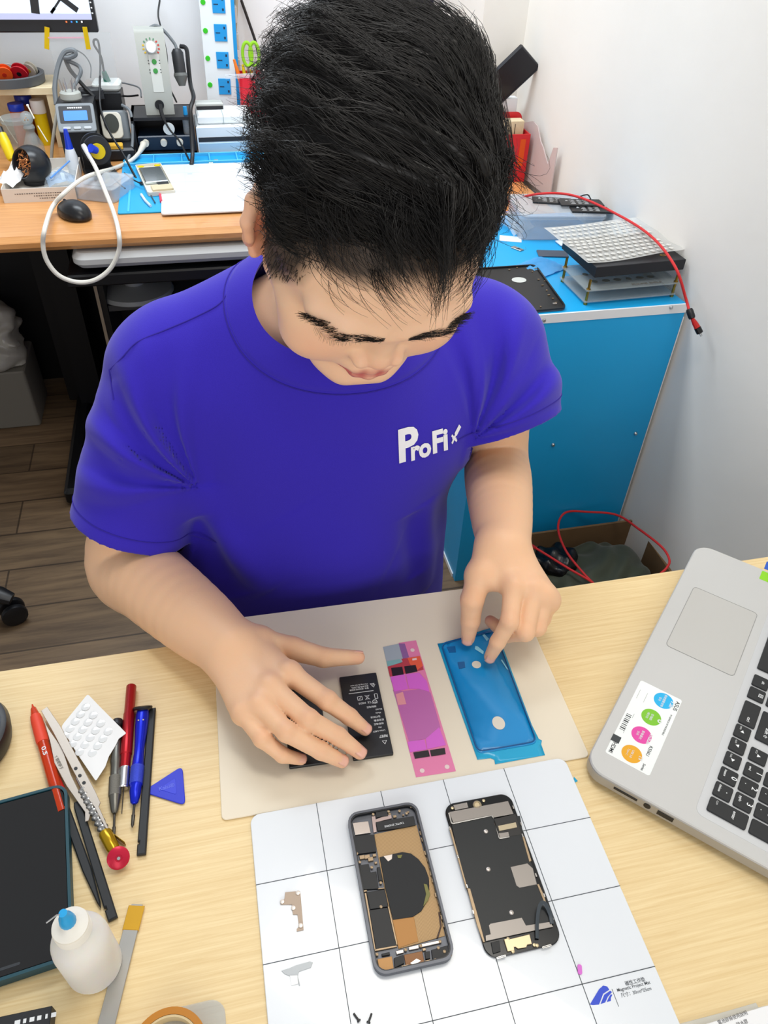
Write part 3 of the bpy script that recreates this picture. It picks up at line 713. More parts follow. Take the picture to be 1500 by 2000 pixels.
def strands(name, roots, nor, flow, length, npt, r0, lift, grav, wig=.0, base=None, parent=None, tip=.25, jit=.12):
    n = len(roots); P = roots.copy(); pts = [P.copy()]; st = length/(npt-1); dirr = None
    rnd = RNG.normal(0, jit, (n, 3)); offs = RNG.uniform(.0004, .0034, n)
    for k in range(1, npt):
        t = k/(npt-1); L = toh(P); d = flow(L, t)+rnd; d = d@HR.T
        d = d/np.linalg.norm(d, axis=1)[:, None]+nor*(lift*(1-t) if np.isscalar(lift) else lift[:, None]*(1-t))+np.array((0, 0, -1.))*grav*t*t
        if wig: d = d+wig*np.sin(k*1.3+rnd*40)
        d /= np.linalg.norm(d, axis=1)[:, None]
        if dirr is not None: d = dirr*.45+d*.55; d /= np.linalg.norm(d, axis=1)[:, None]
        dirr = d; P = P+d*st[:, None]
        if base is not None:
            e = base(P); g = np.stack([base(P+np.eye(3)[i]*.001)-e for i in range(3)], 1)/.001; g /= np.linalg.norm(g, axis=1)[:, None]+1e-9
            tgt = offs*(1+1.5*t); push = np.where(e < tgt, tgt-e, np.where(e > tgt+.004, (tgt+.004-e)*.5, 0)); P = P+g*push[:, None]
        pts.append(P.copy())
    Q = np.stack(pts, 1); T_ = np.gradient(Q, axis=1); T_ /= np.linalg.norm(T_, axis=2)[..., None]+1e-12
    s_ = np.cross(T_, np.array((.31, .52, .79))); s_ /= np.linalg.norm(s_, axis=2)[..., None]+1e-12; w_ = np.cross(T_, s_)
    rr = (r0*RNG.uniform(.7, 1.25, n))[:, None]*np.linspace(1, tip, npt)[None]
    ring = [Q+rr[..., None]*(math.cos(a)*s_+math.sin(a)*w_) for a in (0, 2.094, 4.189)]
    V = np.stack(ring, 2).reshape(-1, 3); i = np.arange(n)[:, None, None]*npt*3+np.arange(npt-1)[None, :, None]*3; k = np.arange(3)[None, None]
    F = np.stack([i+k, i+(k+1) % 3, i+3+(k+1) % 3, i+3+k], -1).reshape(-1, 4)
    return np_obj(name, V, F, HAIR, parent)
hv = v; hn = np.stack([hair_core(hv+np.eye(3)[i]*.002)-hair_core(hv-np.eye(3)[i]*.002) for i in range(3)], 1); hn /= np.linalg.norm(hn, axis=1)[:, None]
hl = toh(hv)
def flow_top(L, t):
    x, y, z = L[:, 0], L[:, 1], L[:, 2]
    s = np.clip((x-.03)/.05, 0, 1); b_ = np.clip((-y-.03)/.1, 0, 1)
    dx = -.85+.75*s-.25*b_*(1-s); dy = -.55-.45*s+.30*b_*(1-s)
    wv = .35*np.sin(x*55+y*38)+.22*np.sin(x*130-y*90)
    return np.stack([dx-.3*wv*dy, dy+.3*wv*dx, np.full(len(x), .04)], 1)
top = np.nonzero((hl[:, 2] > .055))[0]; ix = RNG.choice(top, 5200)
strands('hair_strands', hv[ix]+RNG.normal(0, .0012, (5200, 3)), hn[ix], flow_top, RNG.uniform(.035, .075, 5200), 8, .00042, .10, .0, base=hair_core, parent=hair, jit=.16)
ed = np.nonzero((hl[:, 1] < -.07) & (hl[:, 2] > .04) | (hl[:, 0] < -.075) & (hl[:, 2] > .05))[0]; ix = RNG.choice(ed, 650)
strands('flyaway_hair', hv[ix], hn[ix], flow_top, RNG.uniform(.016, .034, 650), 6, .00034, .26, .05, parent=hair, jit=.25)
# cropped sides
scalp_i = np.nonzero(dk > .35)[0]
hb = np_mesh_v = np.array([p.co[:] for p in person.data.vertices]); bn = np.array([p.normal[:] for p in person.data.vertices]); bl = toh(hb)
sd = scalp_i[(np.abs(bl[scalp_i, 0]) > .05) | (bl[scalp_i, 1] < -.05)]; sd = sd[hair_core(hb[sd]) > -.016] if len(sd) else sd
if len(sd):
    ix = RNG.choice(sd, 4200); w_ = np.clip(dk[ix], .3, 1)
    strands('cropped_hair', hb[ix], bn[ix], lambda L, t: np.stack([np.sign(L[:, 0])*.1, np.full(len(L), .25), np.full(len(L), -1.)], 1), RNG.uniform(.005, .011, 4200)*w_, 4, .00028, .55, .2, parent=hair, jit=.25)
# fringe over the forehead
fr = []; nF = 1500
for k in range(nF): fr.append((RNG.uniform(-.074, .074), RNG.uniform(.030, .068), .0))
fr = np.array(fr); fr[:, 1] -= 12*np.clip(np.abs(fr[:, 0])-.035, 0, 1)**2
fr[:, 2] = .20; d = np.repeat(-(HR@np.array((0, 0, 1.)))[None], nF, 0); rt = march(hair_core, tow(fr), d, 0., 60, .0003); ok = np.abs(hair_core(rt)) < .004; rt = rt[ok]; nF = len(rt)
cl = RNG.normal(0, 1, nF)
def flow_fr(L, t):
    x = L[:, 0]
    g_ = np.tanh((.020-x)/.025); sx = g_*.80*(t**1.2)*1.7-.30*g_*(1-t)+.22*np.sin(x*160)
    return np.stack([sx, np.full(len(x), 1.0-.75*t), np.full(len(x), -.15-.30*t)], 1)
body_head = lambda P: np.maximum(ev_ell(P, hd(0, .034, .048), (.066*KX, .061, .062), HR), -1)
strands('fringe', rt, np.repeat((HR@np.array((0, .2, 1.)))[None], nF, 0), flow_fr, (.026+.034*RNG.random(nF)**1.4), 11, .00026, .25, .15, base=body_head if 0 else None, parent=hair, tip=.3, jit=.13)
rs = []
for k in range(70): rs.append((RNG.uniform(.066, .084), RNG.uniform(.0, .055), .2))
rs = np.array(rs); rt = march(hair_core, tow(rs), np.repeat(-(HR@np.array((0, 0, 1.)))[None], 70, 0), 0., 60, .0003); rt = rt[np.abs(hair_core(rt)) < .004]; nW = len(rt)
strands('side_wisps', rt, np.repeat((HR@np.array((.7, 0, .6)))[None], nW, 0), lambda L, t: np.stack([np.full(len(L), .75-.9*t), np.full(len(L), .55-.9*t), np.full(len(L), -.25)], 1), RNG.uniform(.03, .05, nW), 9, .00026, .3, .05, parent=hair, tip=.3)
# eyebrows and lashes
bodyv = S.val
for s in (-1, 1):
    n = 340; tt = RNG.uniform(0, 1, n); th = np.interp(tt, [0, .25, .6, 1], [.0022, .0042, .0036, .0010])
    x = (np.interp(tt, [0, .5, 1], [.0060 if s < 0 else .0105, .036, .060 if s < 0 else .051])*KX+.35*tt*(.125-np.interp(tt, [0, .5, 1], [.101, .098, .080])))*s; z = np.interp(tt, [0, .3, .7, 1], [.0420, .0455, .0505, .0480])+RNG.uniform(-1, 1, n)*th
    y = np.interp(tt, [0, .5, 1], [.125, .125, .125]); P = tow(np.stack([x, y, z], 1)); dd = np.stack([-.35*s*tt, -np.ones(n), 0*tt], 1)@HR.T
    R_ = march(bodyv, P, dd, 0., 40, .0001); nr = np.repeat((HR@np.array((.2*s, 1., .1)))[None], n, 0)
    strands('eyebrow', R_, nr, lambda L, t, s=s: np.stack([np.full(len(L), .85*s), np.full(len(L), -.15), .45-.25*np.abs(L[:, 0])/.06], 1), RNG.uniform(.007, .010, n), 4, .00019, .34, 0, parent=person, tip=.35, jit=.14)
    n = 40; tt = np.linspace(0, 1, n); x = np.interp(tt, [0, 1], [.018, .050])*s*KX; y = np.full(n, .125); z = .0115+.003*(2*tt-1)**2
    R_ = march(bodyv, tow(np.stack([x, y, z], 1)), np.repeat((HR@np.array((0, -1., 0)))[None], n, 0), 0., 40, .0001)
    strands('eyelashes', R_, np.repeat((HR@np.array((0, 1., 0)))[None], n, 0), lambda L, t, s=s: np.stack([.25*s+(L[:, 0]-.034*s*KX)*14, np.full(len(L), .8), -.5+.5*t*np.ones(len(L))], 1), RNG.uniform(.004, .006, n), 4, .00014, .2, 0, parent=person, tip=.4, jit=.08)
# ------------------------------------------------------------------ on the work desk: pad, mat, phone parts
DZ = .75
class Loc:                                   # traces points of the photograph into a thing's own flat frame
    def __init__(s, root, z): s.z = z; s.o = root.location.copy(); s.r = root.rotation_euler.z
    def __call__(s, px, py, z=None):
        p = U(px, py, s.z if z is None else z)-s.o; c, q = math.cos(-s.r), math.sin(-s.r); return (p.x*c-p.y*q, p.x*q+p.y*c)
    def poly(s, pts, off=(0, 0), k=1., z=None): return [s(off[0]+x/k, off[1]+y/k, z) for x, y in pts]
t = thing('silicone_pad', 'translucent cream silicone pad under the hands, hanging over the far desk edge', 'mat', (.1365, .478, DZ), math.radians(-1.2))
MB().prism(rrect(.369, .246, .005), .0003, .0022, .0005).build('sheet', film('cream_silicone', '#f3ead6', .74, .42), t)
PZ = DZ+.0022
MATW = M('mat_white', '#dde2e7', .22, coat=.2); INK = M('grid_ink', '#3c444c', .5); LOGO = M('logo_blue', '#1440c4', .4)
t = thing('magnetic_mat', 'white gridded magnetic project mat lying in front of the cream pad', 'mat', (.1325, .2275, DZ), math.radians(-.5))
MZ = .0034
m = MB(); m.prism(rrect(.316, .258, .009), 0, .0034, .0005).mat(1)
L = Loc(t, DZ+MZ)
for k in (1, 2, 3, 4): m.box((-.158+.0628*k, 0, MZ+.0001), (.0006, .258, .0002))
for py in ((637.8, 1700.6), (660.5, 1852), (1131.7, 1923.5)): m.box((0, L(*py)[1], MZ+.0001), (.316, .0006, .0002))
m.build('mat_sheet', [MATW, INK], t)
m = MB()
for pl in ([(1152, 1962), (1170, 1932), (1178, 1925), (1186, 1927), (1190, 1933), (1178, 1941), (1170, 1962), (1158, 1963)], [(1173, 1961), (1180, 1943), (1192, 1935), (1195, 1938), (1187, 1947), (1182, 1958)], [(1185, 1957), (1189, 1948), (1193, 1942), (1196, 1943), (1193, 1949), (1193, 1955)]): m.prism(L.poly(pl), MZ, MZ+.0002)
m.build('logo', LOGO, t)
m = MB(); a = L(1205, 1951); m.box((a[0]-.001, a[1]+.001, MZ+.0001), (.0004, .0125, .0002))
for s_, q, sz in (('磁性工作垫', (1222, 1925), .0035), ('Magnetic Project Mat', (1206, 1937.5), .0034), ('尺寸：30cm*25cm', (1214, 1948), .0034)): m.text(s_, sz, (*L(*q), MZ+.0002), .0, .006)
m.build('lettering', INK, t)
MT = DZ+MZ
# opened phone body
GREYAL = M('space_grey', '#5d6067', .42, .5); BOARD = M('circuit_black', '#16181a', .5); COPPER = M('copper_coil', '#c08a50', .38, .55); SILV = M('shield_silver', '#b3aca6', .32, .75)
FLEX = M('flex_dark', '#1b1d20', .45); COIL = M('coil_pad_black', '#14171a', .6)
copper2 = M('copper_lines', '#b78652', .5, .15)
if copper2.node_tree:
    nt = copper2.node_tree; b = nt.nodes['Principled BSDF']; tc = nt.nodes.new('ShaderNodeTexCoord'); wv = nt.nodes.new('ShaderNodeTexWave'); wv.inputs['Scale'].default_value = 420; wv.bands_direction = 'X'
    nt.links.new(tc.outputs['Object'], wv.inputs['Vector']); rp = nt.nodes.new('ShaderNodeValToRGB'); rp.color_ramp.elements[0].color = hexc('#85683f'); rp.color_ramp.elements[1].color = hexc('#c2a071')
    nt.links.new(wv.outputs[0], rp.inputs[0]); nt.links.new(rp.outputs[0], b.inputs['Base Color'])
t = thing('opened_phone_body', 'opened phone body on the white mat showing its boards and copper coil', 'phone', (.0965, .2680, MT), math.radians(-.8))
L = Loc(t, MT+.0058); Z8 = ((660, 1550), 5.404)
P = lambda pts, z=None: L.poly(pts, Z8[0], Z8[1], z)
m = MB(); m.prism(rrect(.0673, .1384, .0105, 8), .0004, .0030, .0008); m.frame(.0673, .1384, .0022, .0028, .0073, .0105); m.build('housing', GREYAL, t)
MB().frame(.0634, .1345, .0012, .0030, .0066, .0090).build('inner_frame', BLACKP, t)
def pc(name, pts, z0, z1, mt, ch=.0002): return MB().prism(P(pts, MT+z1), z0, z1, ch).build(name, mt, t)
pc('copper_coil', [(380, 430), (830, 330), (900, 590), (980, 830), (1060, 1130), (1130, 1500), (860, 1580), (640, 1640), (560, 1320), (470, 900)], .003, .0038, copper2)
pc('copper_sheet', [(575, 1330), (800, 1290), (850, 1560), (640, 1630)], .0036, .0041, M('copper_plate', '#a8783f', .5, .2))
pc('charging_pad', [(440, 670), (560, 640), (680, 615), (770, 630), (850, 690), (920, 780), (960, 890), (965, 1010), (945, 1130), (880, 1240), (790, 1300), (580, 1330), (545, 1190), (495, 980), (465, 800)], .0038, .0047, COIL, .0003)
pc('torn_glue', [(905, 950), (940, 960), (975, 1060), (950, 1130), (900, 1190), (930, 1060)], .0046, .0051, M('old_glue', '#6d6a24', .4), .0001)
pc('torn_glue', [(625, 650), (680, 645), (665, 680), (635, 680)], .0046, .0051, M('old_glue', '#6d6a24', .4), .0001)
pc('torn_foil', [(480, 660), (575, 640), (570, 690), (530, 715)], .0046, .0050, SILV, .0001)
pc('haptic_engine', [(400, 300), (800, 235), (820, 330), (700, 355), (420, 390)], .003, .0055, BOARD)
q = P([(545, 345)], MT+.0056)[0]; MB().text('TAPTIC ENGINE', .0026, (P([(695, 295)])[0][0], P([(695, 295)])[0][1], .0056), PI+.02, .01).build('lettering', M('white_ink', '#d5d8da', .6), t)
pc('camera_plate', [(155, 310), (320, 290), (345, 410), (180, 435)], .003, .0056, SILV)
pc('camera_bracket', [(355, 240), (395, 235), (400, 270), (560, 210), (570, 260), (420, 300), (400, 310), (410, 400), (375, 410)], .0034, .0048, M('steel_pink', '#a79794', .35, .7))
pc('front_connector', [(395, 185), (515, 160), (530, 230), (405, 250)], .0034, .0058, FLEX)
pc('speaker_tape', [(140, 450), (385, 430), (405, 610), (180, 640)], .003, .0055, BOARD)
m = MB()
for pl in ([(225, 755), (325, 740), (345, 830), (405, 820), (430, 1000), (265, 1010)], [(300, 1040), (490, 1010), (530, 1190), (340, 1220)], [(330, 1230), (525, 1200), (620, 1600), (400, 1640)], [(410, 780), (440, 770), (475, 920), (430, 920)]): m.prism(P(pl, MT+.0054), .0034, .0054, .0003)
m.build('shield_can', BOARD, t)
m = MB().mat(0)
for pl in ([(205, 770), (222, 765), (262, 1020), (250, 1025)], [(280, 1050), (300, 1045), (400, 1650), (385, 1655)], [(385, 1640), (620, 1600), (625, 1615), (390, 1662)], [(525, 1190), (540, 1190), (630, 1590), (615, 1600)], [(420, 1000), (490, 990), (492, 1000), (424, 1008)], [(255, 1022), (305, 1015), (308, 1030), (262, 1040)]): m.prism(P(pl, MT+.0050), .0032, .0050, .0002)
m.build('board_edge', M('pale_gold', '#98846a', .4, .6), t)
MB().prism(P([(865, 1590), (1085, 1545), (1095, 1570), (875, 1620)], MT+.0056), .0034, .0056, .0003).build('dock_bracket', SILV, t)
MB().prism(P([(745, 1620), (850, 1595), (855, 1630), (750, 1650)], MT+.0054), .0034, .0054, .0003).build('dock_bracket', SILV, t)
MB().prism(P([(610, 1660), (690, 1645), (695, 1675), (620, 1695)], MT+.0054), .0034, .0054, .0003).build('dock_bracket', SILV, t)
MB().prism(P([(415, 1745), (570, 1715), (590, 1850), (440, 1880)], MT+.0058), .0034, .0058, .0003).build('speaker_plate', M('speaker_gold', '#b08450', .5, .25), t)
MB().prism(P([(695, 1700), (890, 1660), (915, 1780), (720, 1850)], MT+.0046), .0034, .0046, .0003).build('dock_flex', M('dark_copper', '#6e4a2a', .4, .4), t)
MB().prism(P([(760, 1790), (830, 1740), (880, 1765), (800, 1810)], MT+.0050), .0045, .0050, .0001).build('torn_foil', SILV, t)
m = MB()
for pl in ([(590, 1735), (690, 1700), (700, 1790), (600, 1840)], [(915, 1670), (970, 1660), (975, 1740), (925, 1750)], [(985, 1650), (1160, 1600), (1180, 1730), (1000, 1760)], [(460, 1690), (545, 1670), (550, 1700), (465, 1715)]): m.prism(P(pl, MT+.0052), .0034, .0052, .0003)
m.build('lower_board', BOARD, t)
m = MB(); m.prism(P([(1060, 1250), (1075, 1250), (1095, 1400), (1060, 1520), (1040, 1525), (1080, 1400)], MT+.0046), .0038, .0046, .0001); m.build('side_flex', M('brown_flex', '#3a2115', .5), t)
m = MB()
for k in range(16):
    y = -.048+.0062*k; m.box((.0312-.0004*(k % 3), y, .0048), (.0014+.0006*(k % 2), .0036, .0018), .0002)
    m.box((-.0312+.0003*(k % 2), y-.003, .0048), (.0010, .0030, .0016), .0002)
m.build('edge_contacts', M('pale_gold', '#98846a', .4, .6), t)
for x, y in ((132, 262), (372, 215), (535, 185), (650, 180), (773, 135), (200, 630), (230, 720), (357, 775), (452, 938), (412, 1695), (715, 1645), (605, 1858), (1190, 1700), (1030, 1755), (1125, 1665), (1060, 1625), (875, 1605), (1078, 1558), (455, 1192), (660, 1845), (725, 205)):
    q = P([(x, y)], MT+.0060)[0]; MB().at((q[0], q[1], .0046)).lathe([(.0011, 0), (.0013, .0006), (.0013, .0012), (.0007, .0014)], 10).build('screw', M('pale_gold', '#98846a', .4, .6), t)
m = MB()
for x, y, w in ((255, 670, 60), (310, 665, 60), (345, 690, 60), (385, 650, 40), (400, 730, 30), (590, 150, 30), (545, 215, 30), (720, 1830, 60), (760, 1828, 30), (640, 1855, 20), (685, 1825, 26), (910, 1645, 34), (950, 1780, 60), (350, 190, 26), (690, 225, 22), (740, 195, 26), (600, 240, 40)):
    q = P([(x, y)], MT+.0050)[0]; s_ = w/5.4*.00042; m.box((q[0], q[1], .0042), (s_, s_*.7, .0024), .0002)
m.build('small_components', M('pale_gold', '#98846a', .4, .6), t)
# removed screen assembly, lying face down
t = thing('phone_screen_assembly', 'removed black phone screen lying face down on the mat beside the opened body', 'phone screen', (.1888, .2612, MT), math.radians(-.6))
L = Loc(t, MT+.003); Z8 = ((850, 1530), 5.554); P = lambda pts, z=None: L.poly(pts, Z8[0], Z8[1], z)
PB = M('plate_black', '#14181a', .42, .2); GREYST = M('grey_plate', '#85807b', .38, .75)
MB().prism(rrect(.0668, .1365, .0105, 8), .0004, .0024, .0006).build('glass_panel', M('glass_black', '#0d0f10', .2), t)
def pc(name, pts, z0, z1, mt, ch=.0002): return MB().prism(P(pts, MT+z1), z0, z1, ch).build(name, mt, t)
pc('back_plate', [(150, 320), (600, 345), (640, 380), (920, 350), (960, 580), (1110, 1080), (1215, 1310), (1270, 1560), (960, 1620), (540, 1720), (470, 1530), (300, 1020)], .0022, .0034, PB, .0002)
pc('top_shield', [(150, 310), (790, 190), (850, 330), (630, 370), (605, 345), (195, 425)], .0032, .0040, GREYST)
pc('connector_bay', [(640, 385), (870, 330), (940, 555), (700, 590)], .0032, .0037, M('bay_dark', '#1f1d1b', .5))
pc('connector_plate', [(680, 460), (875, 420), (890, 475), (695, 515)], .0035, .0043, M('pale_brass', '#a89c83', .35, .7))
pc('connector_plate', [(685, 540), (795, 525), (805, 570), (705, 595)], .0035, .0042, M('grey_plate', '#85807b', .38, .75))
pc('side_shield', [(815, 905), (1000, 865), (1060, 920), (1105, 1095), (915, 1130), (880, 1110)], .0032, .0040, GREYST, .0003)
pc('lower_shield', [(580, 1540), (600, 1520), (940, 1455), (985, 1540), (1250, 1500), (1280, 1555), (960, 1620), (550, 1710), (545, 1650), (600, 1635)], .0032, .0040, GREYST, .0002)
pc('home_button_plate', [(745, 1690), (790, 1680), (800, 1690), (1025, 1635), (1050, 1740), (1000, 1750), (990, 1775), (900, 1790), (870, 1770), (855, 1775), (860, 1810), (785, 1820)], .0024, .0042, M('pale_gold2', '#b8a888', .35, .75), .0003)
pc('chip', [(605, 1725), (695, 1705), (710, 1820), (630, 1845)], .0024, .0036, BOARD)
pc('camera_module', [(195, 235), (345, 205), (360, 260), (215, 290)], .0024, .0042, GREYST)
q = P([(455, 235)])[0]; MB().at((q[0], q[1], .0024)).lathe([(.0040, 0), (.0042, .0012), (.0034, .0018), (.0026, .0014), (.0024, .0010)], 20).build('sensor_ring', M('pale_gold2', '#b8a888', .35, .75), t)
for q_, (x, y) in enumerate(((549, 524), (575, 935), (826, 1405))): q = P([(x, y)])[0]; MB().at((q[0], q[1], .0033)).lathe([(.0020, 0), (.0020, .0004), (.0014, .0007)], 14).build('plate_stud', SILV, t)
m = MB()
for pl in ([(140, 320), (158, 318), (180, 420), (195, 426), (600, 345), (612, 352), (195, 440), (170, 430)], [(600, 345), (628, 348), (648, 440), (700, 590), (805, 572), (808, 582), (700, 604), (688, 590), (632, 380), (612, 358)]): m.prism(P(pl, MT+.0043), .0034, .0043, .0001)
m.build('shield_rim', M('bright_steel', '#cfcbc4', .2, 1.), t)
for pl in ([(150, 480), (172, 478), (350, 1130), (335, 1140)], [(345, 1135), (380, 1140), (490, 1530), (540, 1720), (520, 1720), (455, 1540)], [(945, 580), (965, 575), (1045, 840), (1020, 850)], [(1105, 1095), (1125, 1090), (1180, 1210), (1215, 1330), (1190, 1310)]): MB().prism(P(pl, MT+.0040), .0024, .0040, .0002).build('edge_rail', M('pale_gold', '#98846a', .4, .6), t)
m = MB()
for x, y in ((158, 490), (245, 800), (343, 1120), (410, 1400), (845, 265), (945, 570), (1090, 1000), (1180, 1220), (1270, 1465), (930, 445)): q = P([(x, y)])[0]; m.box((q[0], q[1], .0036), (.0012, .0030, .0020), .0002)
m.build('edge_clip', M('bright_steel', '#cfcbc4', .2, 1.), t)
for x, y in ((715, 1885), (1210, 1770)): q = P([(x, y)])[0]; MB().at((q[0], q[1], .0030), (0, 0, .05)).frame(.0080, .0014, .0004, -.0006, .0006, .0004).build('edge_bracket', M('bright_steel', '#cfcbc4', .2, 1.), t)
q = [Vector((*P([xy])[0], z)) for xy, z in (((1265, 1530), .0045), ((1240, 1430), .006), ((1185, 1345), .009), ((1140, 1335), .010), ((1110, 1400), .009), ((1100, 1540), .006), ((1105, 1690), .0042))]
m = MB(); m.tube(catmull(q, 6), .0018, 8, flat=.14); m.build('ribbon_cable', M('ribbon_grey', '#3a4249', .35), t)
for x, y in ((843, 1825), (1075, 1755), (1105, 1760), (790, 1690), (525, 190), (185, 270)): q = P([(x, y)])[0]; MB().at((q[0], q[1], .0024)).lathe([(.0014, 0), (.0014, .0014), (.0006, .0016)], 10).build('screw', M('pale_gold2', '#b8a888', .35, .75), t)
# batteries
BAT = M('battery_wrap', '#1b1e21', .42); WINK = M('white_ink', '#d5d8da', .6)
def battery(name, label, loc, rz, w, l, zt, printed):
    t = thing(name, label, 'battery', loc, rz)
    MB().prism(rrect(w, l, .0012, 4), 0, zt, .0006).build('cell', BAT, t)
    if printed:
        m = MB(); X0 = Matrix.Translation((0, 0, zt+.00012)) @ Matrix.Rotation(PI, 4, 'Z'); m.X = X0
        tx = lambda s_, sz, x, y: m.text(s_, sz, (x, y, 0), 0, .012)
        tx('⚠', .0001, 0, 0) if 0 else None
        tri = lambda x, y, r, w_: [m.add([(x+r*math.sin(a)*f, y+r*math.cos(a)*f, 0) for a in (a0, a1) for f in (1, w_)], [(0, 1, 3, 2)]) for a0, a1 in ((0, 2.094), (2.094, 4.189), (4.189, 6.283))]
        y0 = l/2-.0125
        tri(-.0145, .0345*l/.1-.0002+.0005-.068*l/.1, .0026, .7); tri(-.014, l/2-.0145, .0030, .7)
        tx('电池', .0028, -.0176, l/2-.0225); tx('R777', .0042, -.0185, l/2-.0225)
        rows = [(-.0170, 'Li-ion 3.82V'), (-.0140, 'PN'), (-.0170, '标称电压'), (-.0180, '额定容量:'), (-.0150, '执行标准'), (-.0165, 'Made'), (-.0185, 'Model:'), (-.0130, '限制电压'), (-.0155, '3.82V---')]
        for k, (x, s_) in enumerate(rows): tx(s_, .0026, x, l/2-.0285-k*.0043)
        yb = l/2-.070
        m.frame(.0030, .0058, .0005, 0, .0001, .0008) if 0 else None
        for q in ([(-.0165, yb-.003), (-.0135, yb-.003), (-.0135, yb+.003), (-.0165, yb+.003)],):
            for i in range(4):
                a, b = Vector(q[i]), Vector(q[(i+1) % 4]); d = (b-a).normalized(); n_ = Vector((-d.y, d.x))*.0003; m.add([(*(a-n_), 0), (*(b-n_), 0), (*(b+n_), 0), (*(a+n_), 0)], [(0, 1, 2, 3)])
        ring = [[(-.0125+r_*math.cos(2*PI*i/20), yb+.0065+r_*math.sin(2*PI*i/20), 0) for i in range(20)] for r_ in (.0026, .0019)]
        m.add(ring[0]+ring[1], [(i, (i+1) % 20, 20+(i+1) % 20, 20+i) for i in range(20)]); tx('i', .003, -.0129, yb+.0054); tx('CE  MSDS', .0032, -.0085, yb+.0054)
        for a, b in (((-.008, -.0028), (-.003, .0028)), ((-.003, -.0028), (-.008, .0028)), ((-.0075, .002), (-.0035, .002)), ((-.0068, -.002), (-.0042, -.002)), ((.0, -.0022), (.005, -.0022)), ((.0, .0022), (.005, .0022)), ((.0, -.0022), (.0, .0022)), ((.005, -.0022), (.005, .0022)), ((.0012, -.001), (.0038, .0012))):
            a, b = Vector((a[0], a[1]+yb)), Vector((b[0], b[1]+yb)); d = (b-a).normalized(); n_ = Vector((-d.y, d.x))*.00028; m.add([(*(a-n_), 0), (*(b-n_), 0), (*(b+n_), 0), (*(a+n_), 0)], [(0, 1, 2, 3)])
        m.box((.0, yb-.0075, 0), (.027, .0007, .0001))
        tri(-.0135, yb-.0155, .0030, .62); tx('警告: 请勿拆解或短路', .0022, -.009, yb-.0125); tx('禁止加热,禁止穿刺,', .0022, -.009, yb-.0152); tx('Warning do not open', .0022, -.009, yb-.0178)
        m.build('lettering', WINK, t)
    return t
battery('battery', 'black printed phone battery lying under the fingertips beside the pink adhesive strip', (.1037, .4432, PZ), math.radians(-2.2), .0410, .1010, .0040, True)
battery('battery', 'plain black phone battery mostly covered by the palm and little finger', (.0400, .4440, PZ), math.radians(-2.6), .0400, .0950, .0036, False)
# pink adhesive strip
PINK = film('pink_film', '#f290bd', .70, .3); MAG = M('magenta_film', '#cd60c6', .3)
t = thing('adhesive_strip', 'pink and magenta battery adhesive strip with dark pull tabs on the pad', 'adhesive', (.1608, .4470, PZ), math.radians(-1.4))
L = Loc(t, PZ+.0004); Z8 = ((700, 1050), 3.333); P = lambda pts, z=None: L.poly(pts, Z8[0], Z8[1], z)
def pc(name, pts, z0, z1, mt): return MB().prism(P(pts), z0, z1).build(name, mt, t)
pc('liner', [(262, 685), (375, 668), (635, 1520), (375, 1560), (190, 840), (290, 800)], .0001, .0003, PINK)
pc('grey_tab', [(160, 712), (262, 690), (290, 790), (280, 820), (190, 838)], .0001, .0004, film('grey_tab', '#aeb9c2', .75, .35))
pc('teal_edge', [(183, 806), (270, 792), (285, 815), (190, 838)], .0004, .0006, film('teal_tab', '#8fc4c6', .7, .35))
pc('violet_overlap', [(262, 690), (302, 690), (330, 778), (290, 790)], .0003, .0005, film('violet_film', '#a877b8', .6, .3))
pc('red_band', [(190, 842), (290, 810), (280, 790), (400, 775), (425, 860), (205, 905)], .0004, .0006, M('red_film', '#b03a44', .3))
pc('orange_tab', [(320, 785), (400, 772), (420, 835), (380, 865), (335, 825)], .0006, .0008, M('orange_film', '#dd5838', .3))
for pl in ([(213, 850), (285, 842), (295, 892), (222, 902)], [(298, 840), (372, 830), (385, 872), (308, 888)], [(357, 1400), (455, 1385), (465, 1425), (368, 1440)], [(465, 1385), (562, 1370), (568, 1410), (475, 1425)]): pc('pull_tab', pl, .0006, .0009, M('tab_black', '#1c0d14', .35))
MG2 = M('plum_film', '#b463a3', .35)
pc('plum_panel', [(225, 990), (300, 1000), (400, 985), (470, 1010), (535, 1240), (440, 1310), (330, 1330)], .0003, .0005, MG2)
for pl in ([(207, 908), (300, 890), (325, 985), (235, 1002)], [(308, 890), (395, 880), (445, 935), (462, 1005), (395, 985), (330, 985)], [(320, 1330), (430, 1315), (445, 1380), (335, 1398)], [(438, 1310), (525, 1235), (570, 1350), (448, 1378)]): pc('magenta_panel', pl, .0004, .0007, MAG)
pc('peach_patch', [(243, 1020), (290, 1005), (312, 1085), (258, 1090)], .0005, .0007, M('peach_film', '#d88f96', .4))
for x, y, r_ in ((352, 732, .0024), (415, 1517, .0024), (577, 1492, .0024)): q = P([(x, y)])[0]; MB().at((q[0], q[1], .0003)).lathe([(r_, 0), (r_, .0002)], 20).build('liner_hole', M('pale_hole', '#dcc6c4', .5), t)
pc('print_mark', [(350, 790), (378, 785), (380, 797), (352, 802)], .0008, .0010, M('pale_hole', '#dcc6c4', .5))
